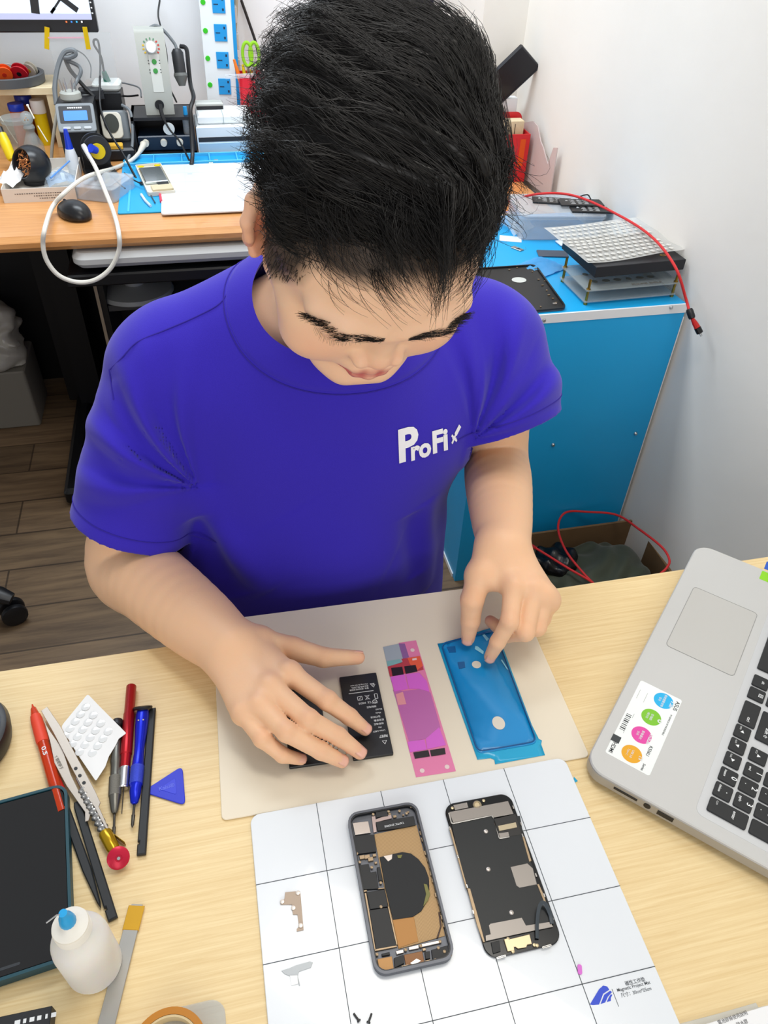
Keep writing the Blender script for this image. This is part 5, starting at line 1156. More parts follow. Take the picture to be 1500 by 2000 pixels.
# ------------------------------------------------------------------ on and around the side table
ST = .75
CLR = film('clear_plastic', '#eef2f6', .26, .1); CLR2 = film('clear_bag', '#e8ecee', .25, .15); BUB = film('bubble_plastic', '#ecebe7', .5, .2)
t = thing('phone_back_housing', 'black empty phone housing lying on the blue table behind the shoulder', 'phone part', U(1030, 560, ST), 0); L = Loc(t, ST+.006)
pl = L.poly(rr8([(925, 524), (1046, 516), (1108, 601), (980, 612)], .10, 5)); cx_ = sum(p[0] for p in pl)/len(pl); cy_ = sum(p[1] for p in pl)/len(pl)
MB().prism(pl, .0003, .0035, .0008).build('back_shell', GREYAL, t)
n = len(pl); inn = [(cx_+(x-cx_)*.955, cy_+(y-cy_)*.97) for x, y in pl]
vs = [(x, y, z) for q_, z in ((pl, .003), (pl, .0068), (inn, .0068), (inn, .003)) for x, y in q_]
MB().add(vs, [[k*n+i, k*n+(i+1) % n, ((k+1) % 4)*n+(i+1) % n, ((k+1) % 4)*n+i] for k in range(4) for i in range(n)]).build('rim', BLACKP, t)
MB().prism([(cx_+(x-cx_)*.95, cy_+(y-cy_)*.96) for x, y in pl], .0032, .0040).build('inner_tray', M('tray_black', '#101113', .4), t)
q = L(1014, 545); MB().prism(ellipse(.016, .013, 28, *q), .0040, .0043).build('charging_hole', M('pale_disc', '#c9cbc6', .5), t)
m = MB()
for k, (x, y) in enumerate(((1040, 530), (1052, 545), (1060, 556), (1068, 566), (1080, 582), (1046, 524), (1010, 522), (995, 526), (1086, 590), (1056, 598), (1030, 602), (1072, 575), (1064, 548))): q = L(x, y); m.box((q[0], q[1], .0050), (.003+.001*(k % 3), .002+.001*(k % 2), .002), .0003)
m.build('clip_contacts', M('pale_gold', '#b3936a', .35, .8), t)
q = L(1084, 592); MB().box((q[0], q[1], .005), (.008, .005, .002), .0004).build('shield_plate', SILV, t)
tag(MB().prism(rrect(.052, .034, .001), .0002, .0010).build('white_card', M('card_white', '#dfe6f0', .5), None, U(997, 467, ST), -.35), 'small white card on the blue table near the hair', 'card')
t = thing('metal_connector', 'tiny silver connector beside the white card on the blue table', 'connector', U(1010, 487, ST), -1.0)
MB().box((0, 0, .0015), (.028, .012, .003), .0005).build('shell', SILV, t); MB().box((.004, 0, .0032), (.004, .005, .0010), .0002).build('contact', BLACKP, t)
# clear storage box, tape of batteries on top
t = thing('clear_box', 'clear plastic storage box near the wall with black batteries on its lid', 'box', (.836, 1.715, ST), math.radians(-7)); bw, bd, bh = .20, .145, .055
m = MB(); wl = .0018
m.prism(rrect(bw, bd, .012), 0, wl); m.frame(bw, bd, wl, wl, bh, .012); m.build('tub', CLR, t); MB().prism(rrect(bw+.006, bd+.006, .013), bh, bh+.003, .0006).build('lid', CLR, t)
MB().frame(bw+.008, bd+.008, .004, bh-.006, bh+.001, .014).build('lid_rim', CLR, t)
tag(MB().prism(rrect(.05, .03, .002), .002, .004).build('white_insert', M('card_white', '#dfe6f0', .5), None, (.835, 1.62, ST), .1), 'white slip sticking out under the clear box', 'paper')
bz = ST+.0585
for k, (px, py, w, l, rz, dz, lb) in enumerate((((1078, 394), 0, .095, .040, -.30, 0, 'black battery at the left end on the clear box lid'), ((1134, 398), 0, .105, .042, -.16, .0042, 'printed black battery across the middle of the clear box lid'), ((1150, 410), 0, .100, .036, -.20, -.0, 'black battery undermost on the right of the clear box lid'))):
    p = U(*px, bz+dz); 
    if k == 2: p = Vector((p.x+.004, p.y-.006, 0)); p.z = bz
    t = thing('battery', lb, 'battery', (p.x, p.y, bz+(0, .0042, 0)[k] if k != 1 else bz+.0042), rz, 'batteries on the clear box')
    MB().prism(rrect(w, l, .001, 3), 0, .0040, .0005).build('cell', BAT, t)
    m = MB(); m.add([(-w*.36, .006, .0042), (-w*.28, .006, .0042), (-w*.32, .013, .0042)], [(0, 1, 2)])
    for i in range(5):
        for j in range(3): m.box((-w*.20+.016*j+.002*(i % 2), .013-.006*i, .0041), (.011-.003*((i+j) % 2), .0016, .0002))
    m.build('lettering', WINK, t)
    if k == 1: MB().tube(catmull([(.0, .021, .002), (.006, .032, .006), (.024, .034, .010), (.030, .022, .004)], 6), .0016, 6).build('flex_tail', BLACKP, t)
t = thing('zip_bag', 'crumpled clear zip bag standing left of the clear box', 'bag', (.736, 1.735, ST), .2)
m = MB(); vs = []; 
for i in range(9):
    for j in range(7): x, y = -.030+.0075*i, -.06+.02*j; vs.append((x, y, .004+.022*abs(math.sin(i*1.1+j*.9))*(1-abs(y)/.08)+.012*(i/8)))
m.add(vs, [[i*7+j, i*7+j+1, (i+1)*7+j+1, (i+1)*7+j] for i in range(8) for j in range(6)]); m.build('film', CLR2, t)
MB().box((-.004, .058, .016), (.055, .003, .003), .0006).build('zip_strip', M('zip_violet', '#b79ad0', .4), t)
# acrylic stand with brass posts, black box, bubble wrap
t = thing('acrylic_stand', 'clear acrylic stand with brass posts holding the flat black box', 'stand', (.842, 1.372, ST), math.radians(2)); ACR = film('acrylic', '#cfd8da', .30, .08)
MB().prism(rrect(.212, .122, .003), .006, .009, .0004).build('lower_plate', ACR, t)
m = MB(); m.prism(rrect(.212, .122, .003), .030, .033, .0004); m.build('upper_plate', ACR, t)
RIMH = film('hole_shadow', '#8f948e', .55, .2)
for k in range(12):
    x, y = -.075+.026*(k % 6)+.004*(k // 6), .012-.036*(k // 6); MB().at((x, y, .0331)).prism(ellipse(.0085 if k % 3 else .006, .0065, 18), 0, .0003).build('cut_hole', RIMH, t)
MB().text('PHONE SHELF', .011, (.0, -.055, .0333), 0, .02).build('lettering', M('etched_grey', '#6e6a62', .5), t)
for sx in (-1, 1):
    for sy in (-1, 1): MB().at((sx*.1, sy*.055, 0)).lathe([(.004, 0), (.004, .004), (.0028, .0045), (.0028, .029), (.0045, .0295), (.0045, .034), (.0028, .0345), (.0028, .053)], 12).build('brass_post', BRASS, t)
t = thing('black_box', 'flat black carton with a gold emblem on the acrylic stand', 'box', (.853, 1.400, ST+.0535), math.radians(3))
BKC = M('carton_navy', '#16171d', .4)
MB().box((0, 0, .011), (.205, .150, .022), .0008).build('carton', BKC, t)
m = MB().at((.066, -.046, .0221)); m.prism(ellipse(.0075, .0055, 24), 0, .0002); m.build('gold_emblem', GOLD, t); MB().at((.066, -.046, .0223)).prism(ellipse(.004, .0026, 20), 0, .0002).build('emblem_core', BKC, t)
t = thing('bubble_wrap', 'sheet of clear bubble wrap folded over the flat black box', 'bubble wrap', (.86, 1.44, ST+.0795), math.radians(6))
nx, ny = 34, 20; vs = []
for i in range(nx):
    for j in range(ny):
        x, y = -.13+.235*i/(nx-1), -.095+.19*j/(ny-1); ov = max(0, x-.085)
        vs.append((x, y+.02*ov*3, .0018+.004*math.sin(x*22)*math.sin(y*30+1)**2+.012*ov*10*math.sin(y*40+x*50)**2+.0*x))
MB().add(vs, [[i*ny+j, i*ny+j+1, (i+1)*ny+j+1, (i+1)*ny+j] for i in range(nx-1) for j in range(ny-1)]).build('film', BUB, t)
m = MB()
for i in range(14):
    for j in range(10):
        x, y = -.122+.0148*i+(j % 2)*.007, -.085+.018*j
        m.ball((x, y, .0045+.004*math.sin(x*22)*math.sin(y*30+1)**2), (.0056, .0056, .0020), 8, 4)
o = m.build('bubbles', BUB, t); o['kind'] = 'stuff'
t = thing('blue_bag', 'crumpled light blue plastic bag between the housing and the acrylic stand', 'bag', (.722, 1.500, ST), .5); BLB = film('blue_bag', '#4aa8e6', .8, .25)
vs = []
for i in range(11):
    for j in range(9): x, y = -.045+.009*i, -.04+.010*j; vs.append((x, y, .0012+.010*abs(math.sin(i*.9+j*1.3)*math.cos(j*.7))*(1-(x/.05)**2)*(1-(y/.05)**2)))
MB().add(vs, [[i*9+j, i*9+j+1, (i+1)*9+j+1, (i+1)*9+j] for i in range(10) for j in range(8)]).build('film', BLB, t)
tag(MB().prism(rrect(.07, .035, .003), .0005, .003, .0005).build('grey_pouch', film('grey_pouch', '#5a606c', .8, .25), None, (.775, 1.565, ST), -.2), 'grey translucent pouch behind the acrylic stand', 'pouch')
# red cable over the table edge
RED = M('red_braid', '#d22a2c', .6, bump=.4, bscale=900); 
def px3(lst): return [U(px, py, z) if not y else UY(px, py, y) for px, py, z, y in lst]
t = thing('usb_cable', 'red braided cable arching over the clear box and hanging off the blue table', 'cable', (0, 0, 0))
pth = px3([(940, 412, .753, 0), (985, 396, .765, 0), (1050, 379, .825, 0), (1120, 382, .832, 0), (1200, 416, .838, 0), (1270, 460, .846, 0), (1318, 520, .840, 0), (1340, 585, 0, 1.245), (1346, 606, 0, 1.225), (1354, 625, 0, 1.21)])
MB().tube(catmull(pth, 8), .0028, 8).build('cord', RED, t)
a, b, c_ = UY(1346, 604, 1.226), UY(1352, 622, 1.212), UY(1362, 640, 1.20); d_ = UY(1367, 650, 1.195); e_ = UY(1370, 656, 1.192)
MB().tube([a, a.lerp(b, .2), a.lerp(b, .8), b], [.0060, .0072, .0072, .0060], 12).build('cable_clip', BLACKP, t)
MB().tube([b, b.lerp(c_, .5), c_], [.0035, .0055, .0062], 10).build('strain_relief', M('red_gloss', '#b8201c', .25), t); MB().tube([c_, d_], .0066, 10).build('plug_body', BLACKP, t); MB().tube([d_, e_], .0040, 10, flat=.5).build('plug_tip', CHROME, t)
# jacket and coiled cable in the cardboard box
J = SDF(); bx0, by0 = .815, 1.06
for (x, y, z, a, b, c_) in ((-.10, .10, .10, .085, .09, .060), (-.02, .02, .11, .10, .11, .065), (.06, .06, .11, .085, .10, .07), (.08, -.08, .10, .075, .09, .07), (-.08, -.08, .09, .09, .09, .06), (.02, .12, .09, .10, .06, .06), (0, 0, .05, .15, .17, .045)): J.ell((bx0+x, by0+y, z), (a, b, c_), .02)
J.fn(lambda P: .009*np.sin(P[:, 0]*42+3*np.sin(P[:, 1]*26))*np.sin(P[:, 1]*36+3*np.sin(P[:, 0]*24+1)), .01, 0)
vj, fj = J.mesh((bx0-.2, by0-.22, -.02), (bx0+.2, by0+.22, .22), .006)
vj[:, 0] = np.clip(vj[:, 0], bx0-.161, bx0+.161); vj[:, 1] = np.clip(vj[:, 1], by0-.181, by0+.181); vj[:, 2] = np.clip(vj[:, 2], .008, .19)
jk = np_obj('jacket', smooth_mesh(vj, fj, 1), fj, M('olive_nylon', '#3b4132', .7, bump=.15, bscale=35, sheen=.2)); tag(jk, 'crumpled dark olive jacket stuffed into the cardboard box', 'jacket')
lr = M('black_lining', '#0c0d10', .3)
m = SDF(); m.ell((.735, 1.16, .16), (.055, .05, .022), .01).fn(lambda P: .008*np.sin(P[:, 0]*120+2)*np.sin(P[:, 1]*95), .01, 0); vj, fj = m.mesh((.66, 1.08, .10), (.82, 1.23, .22), .005); np_obj('lining', vj, fj, lr, jk)
t = thing('usb_cable', 'red braided cable looped on the jacket in the cardboard box', 'cable', (0, 0, 0))
pth = px3([(1034, 1063, .185, 0), (1070, 1085, .19, 0), (1110, 1110, .195, 0), (1150, 1133, .19, 0), (1165, 1145, .185, 0), (1140, 1120, .19, 0), (1105, 1075, .195, 0), (1090, 1030, .20, 0), (1105, 1001, .205, 0), (1150, 1000, .205, 0), (1205, 1006, .215, 0), (1250, 1035, .235, 0), (1292, 1068, .245, 0), (1307, 1092, .245, 0), (1303, 1108, .235, 0), (1285, 1125, .225, 0)])
MB().tube(catmull(pth, 8), .0028, 8).build('cord', RED, t); MB().tube([pth[0], pth[0].lerp(pth[1], .35)], .0042, 8).build('plug_sleeve', M('red_gloss', '#b8201c', .25), t)
# plastic bag on the grey box
m = SDF()
for (x, y, z, a) in ((-.72, 2.30, .25, .10), (-.66, 2.27, .23, .075), (-.75, 2.33, .33, .09), (-.67, 2.32, .31, .08)): m.ell((x, y, z), (a, a, a*.9), .03)
m.fn(lambda P: .012*np.sin(P[:, 0]*60+3*np.sin(P[:, 2]*50))*np.sin(P[:, 2]*48+P[:, 1]*40), .01, 0)
vj, fj = m.mesh((-.92, 2.1, .12), (-.5, 2.5, .48), .010); vj[:, 2] = np.maximum(vj[:, 2], .203)
tag(np_obj('plastic_bag', vj, fj, film('grey_bag', '#c8c4ba', .7, .2)), 'crumpled translucent bag bulging from the grey box under the bench', 'bag')
# ------------------------------------------------------------------ on the rear bench
BZ = .75
GREYP = M('instrument_grey', '#a9aca6', .45); LGREY = M('light_grey_plastic', '#c9cdd0', .4); GLASS = film('clear_glass', '#dfe7e8', .22, .05); CREAM = M('cream_plastic', '#d9d4c6', .45)
YEL = M('yellow_plastic', '#e0c60c', .35); BLUP = M('blue_plastic', '#1238c0', .35); SBLUE = M('socket_blue', '#1a96dc', .4); GREEN = M('green_button', '#35c21e', .35); CABLE = M('black_cable', '#17181b', .45); GCABLE = M('grey_cable', '#6f757a', .45)
def tube_thing(name, label, pts, r, mt, group=None, n=8, closed=False):
    o = MB().tube(catmull(pts, 8, closed), r, n, closed).build(name, mt); return tag(o, label, 'cable', group)
# monitor hung in front of the wall
MY = 2.50; br, bl_ = UY(193, 64, MY), UY(0, 69, MY); mw = .56
t = thing('monitor', 'monitor with a black bezel and a white picture at the top left corner', 'monitor', (br.x-mw/2, MY+.012, br.z), 0)
MB().box((0, .002, .17), (mw, .026, .34), .003).build('housing', M('bezel_black', '#1b1d22', .35), t)
m = MB(); m.box((0, -.0135, .176), (mw-.022, .004, .290), .0004).build('screen', M('screen_lit', '#c9d6e6', .3, emit='#d3e2f2', es=.75), t)
MB().box((0, -.0160, .0375), (mw-.022, .001, .014)).build('taskbar', M('taskbar_lit', '#a9aecb', .3, emit='#a2a8c8', es=.6), t)
g = M('screen_glyph', '#24262a', .4); sx = lambda px, py: (UY(px, py, MY).x-(br.x-mw/2), UY(px, py, MY).z-br.z)
def strip(a, b, w, nm='glyph'):
    a, b = Vector(sx(*a)), Vector(sx(*b)); d = (b-a).normalized(); n_ = Vector((-d.y, d.x))*w/2; vs = []
    for y in (-.0159, -.0165): vs += [(p.x, y, p.y) for p in (a-n_, b-n_, b+n_, a+n_)]
    MB().add(vs, [(0, 1, 2, 3), (7, 6, 5, 4), (0, 4, 5, 1), (1, 5, 6, 2), (2, 6, 7, 3), (3, 7, 4, 0)]).build(nm, g, t)
strip((70, 26), (60, -60), .021); strip((152, 20), (110, -12), .013); strip((101, 24), (128, -18), .005); strip((100, 25), (107, 15), .007)
for k, c in enumerate(('#d8703c', '#3d7fd0', '#3fa7e0', '#e6e6ea')): q = sx(130+10*k, 42); MB().box((q[0], -.0167, q[1]), (.004, .0006, .004)).build('taskbar_icon', M('icon'+str(k), c, .4, emit=c, es=.5), t)
for k in range(3): q = sx(181+1.4*k, 27+7*k); MB().box((br.x-(br.x-mw/2)-.007, -.0137, .045+.012*k), (.004, .001, .003)).build('bezel_mark', WHITE, t)
MB().box((-.05, .020, .17), (.10, .014, .10), .002).build('mount_plate', BLACKP, t); MB().tube([(-.05, .024, .17), (-.05, .12, .17), (-.05, .227, .17)], .016, 12).build('wall_arm', BLACKP, t)
t = thing('zip_bag', 'clear zip bag hung from the monitor edge by two strips of yellow tape', 'bag', (br.x-.055, MY-.012, br.z), 0)
vs = []
for i in range(9):
    for j in range(7): x, z = -.075+.02*i, .004-.018*j; vs.append((x, -.004-.006*math.sin(i*.8+j*.7)**2*(j/6), z-(.02*j/6 if i % 2 else 0)))
MB().add(vs, [[i*7+j, i*7+j+1, (i+1)*7+j+1, (i+1)*7+j] for i in range(8) for j in range(6)]).build('film', CLR2, t)
m = MB(); m.box((-.03, -.007, -.008), (.09, .002, .003)); m.build('zip_strip', M('zip_pink', '#d9a8b8', .4), t)
for k, (px, py, rz) in enumerate(((93, 72, .25), (170, 72, .02))):
    q = UY(px, py, MY); MB().at((q.x-br.x+.055, -.0065, q.z-br.z), (0, rz, 0)).box((0, 0, 0), (.012, .0012, .052), .0002).build('tape', film('yellow_tape_clear', '#e6c400', .72, .2), t)
# wooden stand with jars and the round tray on it
WS = wood('pale_stand_wood', '#d8c49c', '#e6d6b4', .5, 4, 40)
q = UY(101, 172, 2.50); t = thing('wooden_stand', 'pale wooden stand at the left of the rear bench carrying a round black tray', 'stand', (q.x-.13, 2.58, BZ)); hz = q.z-BZ
MB().box((0, 0, hz-.008), (.26, .16, .018), .001).build('top_board', WS, t)
for s_ in (-1, 1): MB().box((s_*.120, 0, (hz-.017)/2), (.018, .155, hz-.017), .001).build('side_board', WS, t)
MB().box((0, .07, (hz-.017)/2), (.222, .012, hz-.017), .001).build('back_board', WS, t)
tz = q.z+.001; t = thing('round_tray', 'round black tray with a thick grey rim on the wooden stand', 'tray', (UY(14, 150, 2.57).x, 2.572, tz))
MB().lathe([(.060, 0), (.098, .002), (.100, .024), (.094, .026), (.088, .024), (.086, .006), (.0, .005)], 48).build('dish', M('tray_rim', '#55585c', .4), t)
m = MB(); m.lathe([(.084, .0065), (.0, .0068)], 40); m.build('liner', BLACKP, t)
def spool(name, label, px, py, y, z, r, w, mt, hub, rot):
    p = UY(px, py, y); t = thing(name, label, 'spool', (p.x, y, z), rot)
    MB().lathe([(r, -w/2), (r, -w/2+.003), (r*.7, -w/2+.003), (r*.7, w/2-.003), (r, w/2-.003), (r, w/2)], 28, axis='y').build('reel', mt, t); MB().lathe([(r*.28, -w/2-.0006), (r*.28, w/2+.0006)], 16, axis='y').build('hub_hole', hub, t); return t
spool('wire_spool', 'red wire spool lying in the round black tray', 38, 140, 2.545, tz+.030, .023, .016, M('spool_red', '#c2182a', .35), BLACKP, (.5, 0, -.2))
spool('wire_spool', 'orange spool at the left edge in the round black tray', 7, 138, 2.535, tz+.030, .021, .018, M('spool_orange', '#ef5a1c', .4), M('hub_red', '#c62a14', .4), (.4, 0, .1))
spool('wire_spool', 'pale spool behind the red one in the round black tray', 58, 132, 2.59, tz+.028, .019, .014, CREAM, YEL, (.4, 0, -.5))
spool('wire_spool', 'white spool between the orange and red ones in the tray', 12, 122, 2.60, tz+.026, .017, .016, WHITE, DARKP, (.9, 0, .3))
def jar(name, label, px, y, r, h, body, lid, lh, z=BZ):
    p = UY(px, 220, y); t = thing(name, label, 'jar', (p.x, y, z))
    MB().lathe([(r*.96, 0), (r, .003), (r, h-lh-.002), (r*.9, h-lh)], 28).build('jar_body', body, t); MB().lathe([(r*1.05, h-lh), (r*1.08, h-lh+.002), (r*1.08, h-.002), (r*1.02, h)], 28).build('lid', lid, t); return t
jar('flux_jar', 'orange jar with a bright blue lid under the wooden stand', 34, 2.535, .020, .112, M('jar_orange', '#c9622a', .4), BLUP, .018)
jar('flux_jar', 'jar with a dark blue lid behind the orange one', 52, 2.60, .022, .120, M('jar_amber', '#a5551f', .4), M('lid_navy', '#1a2f9a', .35), .022)
jar('flux_jar', 'yellow jar with a white lid beside the right leg of the wooden stand', 77, 2.545, .0185, .118, YEL, WHITE, .034)
jar('glass_jar', 'clear wide glass jar in front of the blue-lidded jars', 28, 2.42, .040, .105, GLASS, GLASS, .012)
p = U(76, 316, BZ); t = thing('dropper_bottle', 'clear glass dropper bottle with a ball-shaped top', 'bottle', (p.x, 2.36, BZ))
MB().lathe([(.024, 0), (.027, .003), (.026, .05), (.014, .075), (.010, .082), (.010, .088)], 28).build('bottle_body', GLASS, t); MB().lathe([(.013, .086), (.015, .092), (.013, .098), (.007, .100)], 24).build('collar', M('glass_grey', '#a9adae', .15, trans=.4), t); MB().ball((0, 0, .116), .0165, 20, 12).build('ball_stopper', GLASS, t)
for k, (x, y) in enumerate(((-.004, .114), (.004, .114), (0, .119))): MB().ball((x, -.012, y), .0022, 8, 6).build('amber_speck', M('amber_spot', '#c98a44', .3), t)
def swab(label, a, b, r=.0028, tip=True):
    m = MB(); m.tube([a, b], r*.8, 8); o = m.build('cotton_swab', CREAM); tag(o, label, 'swab'); 
    if tip: MB().ball(a, (r*1.3,)*3, 10, 6).build('cotton_tip', WHITE, o)
    return o
swab('wooden swab sticking up behind the ball-topped bottle', UY(54, 206, 2.40), UY(67, 232, 2.38)); swab('thin wooden stick leaning right of the ball-topped bottle', UY(74, 246, 2.38), UY(93, 277, 2.35), .002, False); swab('thin wooden stick in the clear wide jar at the left edge', UY(0, 228, 2.42), UY(34, 280, 2.42), .002, False)
a, b = UY(3, 262, 2.34), UY(24, 312, 2.30); o = MB().tube([a, a.lerp(b, .3), a.lerp(b, .9), b], [.012, .014, .013, .010], 12).build('marker_pen', YEL); tag(o, 'thick yellow marker leaning at the left edge beside the copper ball', 'pen'); MB().tube([a+(a-b)*.25, a], .009, 10).build('pen_cap', BLACKP, o)
# carton with odds and ends, copper tip cleaner
fl, fr = U(6, 402, BZ), U(150, 386, BZ); bk = .235; fh = UY(80, 368, 2.05).z-BZ; cw = fr.x-fl.x
t = thing('paper_carton', 'open white carton of small plastic bags at the front left of the rear bench', 'box', ((fl.x+fr.x)/2, 2.055+bk/2, BZ), .015)
CWH = M('carton_white', '#d8d2ca', .6)
m = MB(); m.box((0, 0, .001), (cw, bk, .002)); m.box((0, -bk/2, fh/2), (cw, .002, fh), .0002); m.box((0, bk/2, fh/2), (cw, .002, fh)); m.box((cw/2, 0, fh/2), (.002, bk, fh)); m.box((-cw/2, 0, fh/2), (.002, bk, fh)); m.build('carton', CWH, t)
m = MB()
for j, (x0, n_) in enumerate(((-.055, 20), (-.012, 11), (.0, 7))):
    for i in range(n_): m.box((x0+.0055*i, -bk/2-.0012, fh*.62-.006*j), (.0040 if i % 4 else .0025, .0004, .0022))
m.build('lettering', M('ink_brown', '#6f6660', .6), t)
cc = t.location
def baggie(label, x, y, z, w, d, seed, mt):
    rr = random.Random(seed); vs = []
    for i in range(9):
        for j in range(7): u, v_ = -1+i/4, -1+j/3; vs.append((w/2*u, d/2*v_, .018*rr.random()*(1-u*u*.6)*(1-v_*v_*.6)+.010*(1-u*u)))
    o = MB().add(vs, [[i*7+j, i*7+j+1, (i+1)*7+j+1, (i+1)*7+j] for i in range(8) for j in range(6)]).build('plastic_bag', mt, None, (x, y, z), rr.uniform(-.4, .4)); return tag(o, label, 'bag')
baggie('crumpled clear bag in the right half of the white carton', cc.x+.045, cc.y+.0, BZ+.012, .085, .13, 3, CLR2); baggie('crumpled pale blue bag on the clear one in the white carton', cc.x+.05, cc.y-.05, BZ+.024, .07, .08, 5, film('bluish_bag', '#bcd2ea', .4, .15)); baggie('white tissue at the left end of the white carton', cc.x-.075, cc.y+.01, BZ+.020, .055, .16, 8, M('tissue', '#e9e9e9', .8))
o = MB().tube([(cc.x+.068, cc.y+.03, BZ+.05), (cc.x+.030, cc.y-.075, BZ+.042)], .0022, 8).build('blue_stick', M('pale_blue_plastic', '#5c8fd6', .3)); tag(o, 'pale blue plastic stick across the white carton', 'stick')
p = UY(62, 322, 2.19); t = thing('tip_cleaner', 'black ball-shaped tip cleaner full of copper wool on the white carton', 'cleaner', (p.x, 2.19, p.z), (0, 0, 0)); R_ = .047
ax = Vector((-.62, -.62, .30)).normalized(); qt = ax.to_track_quat('Z', 'Y'); m = MB(); m.X = qt.to_matrix().to_4x4()
pr = [(R_*math.sin(a), -R_*math.cos(a)) for a in [PI*k/18 for k in range(0, 14)]]; r0 = pr[-1][0]; pr += [(r0*.92, pr[-1][1]-.002), (r0*.86, pr[-1][1]-.016)]
m.lathe(pr, 36).build('ball_shell', M('ball_black', '#17191d', .3), t)
rr = random.Random(4); m = MB(); m.X = qt.to_matrix().to_4x4()
for k in range(70):
    a0, rad = rr.uniform(0, 6.28), r0*.78*math.sqrt(rr.random()); c_ = Vector((rad*math.cos(a0), rad*math.sin(a0), .012+.012*rr.random()*(1-rad/r0)+.006)); d_ = Vector((rr.uniform(-1, 1), rr.uniform(-1, 1), rr.uniform(-.3, .5)))*.007
    m.tube([c_-d_, c_+Vector((rr.uniform(-.004, .004), rr.uniform(-.004, .004), .004)), c_+d_], .0011, 5, flat=.5)
o = m.build('copper_wool', M('copper_wool', '#c98652', .35, .8), t); o['kind'] = 'stuff'
m = MB(); m.lathe([(R_*.62, -R_*.95), (R_*.66, -R_*.75), (R_*.5, -R_*.70)], 24); m.build('foot_ring', BLACKP, t)
# soldering station
SY = 2.30; l_, r_ = UY(116, 260, SY), UY(190, 257, SY); w_ = r_.x-l_.x
t = thing('soldering_station', 'black soldering station with a blue display and three grey buttons', 'soldering station', ((l_.x+r_.x)/2, SY, BZ), .03)
hz, ht = l_.z-BZ, UY(150, 203, SY+.045).z-BZ
def wedge(m, w, pr):               # side profile (y, z) swept across x
    n = len(pr); return m.add([(s_*w/2, y, z) for s_ in (-1, 1) for y, z in pr], [list(range(n)), list(range(n, 2*n))[::-1]]+[[i, n+i, n+(i+1) % n, (i+1) % n] for i in range(n)])
wedge(MB(), w_*.98, [(.0, 0), (.17, 0), (.17, ht*.95), (.047, ht), (.0, hz)]).build('case', BLACKP, t)
d_ = Vector((0, .045, ht-hz)); ln = d_.length; ang_ = math.atan2(ht-hz, .045)
PM = Matrix.Translation((0, -.001, hz)) @ Matrix.Rotation(ang_, 4, 'X')
m = MB(); m.X = PM; m.prism(rrect(w_, ln, .008, 5, 0, ln/2), 0, .006, .0015); m.build('face_plate', M('face_grey', '#82898f', .4), t)
m = MB(); m.X = PM; m.prism(rrect(w_*.84, ln*.60, .003, 4, 0, ln*.60), .006, .0066); m.build('display_bezel', DARKP, t)
m = MB(); m.X = PM; m.prism(rrect(w_*.62, ln*.34, .002, 4, 0, ln*.56), .0066, .0072); m.build('display', M('lcd_blue', '#3f78d8', .3, emit='#4a86ea', es=.7), t)
for k in (-1, 0, 1): m = MB(); m.X = PM; m.prism(rrect(w_*.20, ln*.10, .003, 4, k*w_*.27, ln*.13), .006, .0085, .001); m.build('button', M('button_grey', '#b9bfc4', .4), t)
m = MB(); m.X = PM
for k in range(7): m.box((-.016+.0054*k, ln*.83, .0069), (.0040, .0036, .0003))
m.build('lettering', WHITE, t)
p = UY(140, 196, SY+.085); t = thing('tip_holder', 'round grey holder with soldering tips on the soldering station', 'holder', (p.x, SY+.085, BZ+ht+.003))
MB().lathe([(.026, 0), (.028, .003), (.027, .016), (.022, .020)], 28).build('holder_body', GREYP, t)
for k in range(6): a = k*1.05; x, y = .016*math.cos(a), .016*math.sin(a); MB().tube([(x, y, .018), (x*1.25, y*1.2, .048)], [.0022, .0010], 8).build('soldering_tip', CHROME, t)
p = U(150, 336, BZ); t = thing('glue_bottle', 'white glue bottle with a long blue nozzle in front of the soldering station', 'bottle', (UY(138, 300, 2.235).x, 2.235, BZ))
zt = UY(130, 252, 2.235).z-BZ; zb = UY(137, 290, 2.235).z-BZ
MB().lathe([(.012, 0), (.015, .002), (.0155, zb*.72), (.011, zb)], 20).build('bottle_body', M('glue_white', '#dfe6ee', .35), t); MB().lathe([(.0105, zb), (.0095, zb+.004), (.0062, zt-.010), (.0045, zt)], 16).build('nozzle', BLUP, t)
# black reel stand with yellow hub in front of the station
p = UY(186, 296, 2.22); t = thing('solder_reel', 'black solder reel stand with a yellow and blue hub', 'solder reel', (p.x, 2.245, BZ), .25)
zc = p.z-BZ; MB().lathe([(.036, -.018), (.036, -.012), (.024, -.012), (.024, .012), (.036, .012), (.036, .018)], 32, (0, 0, zc), 'y').build('reel', DARKP, t)
m = MB(); m.box((-.0, .03, zc*.45), (.07, .012, zc*.9), .002); m.box((0, 0, .006), (.08, .08, .012), .003); m.build('stand', BLACKP, t)
MB().lathe([(.019, -.0), (.019, .006), (.014, .010)], 24, (0, -.028, zc), 'y').build('yellow_hub', YEL, t); MB().tube([(-.004, -.030, zc+.004), (-.018, -.040, zc+.014)], [.009, .011], 12).build('blue_core', BLUP, t)
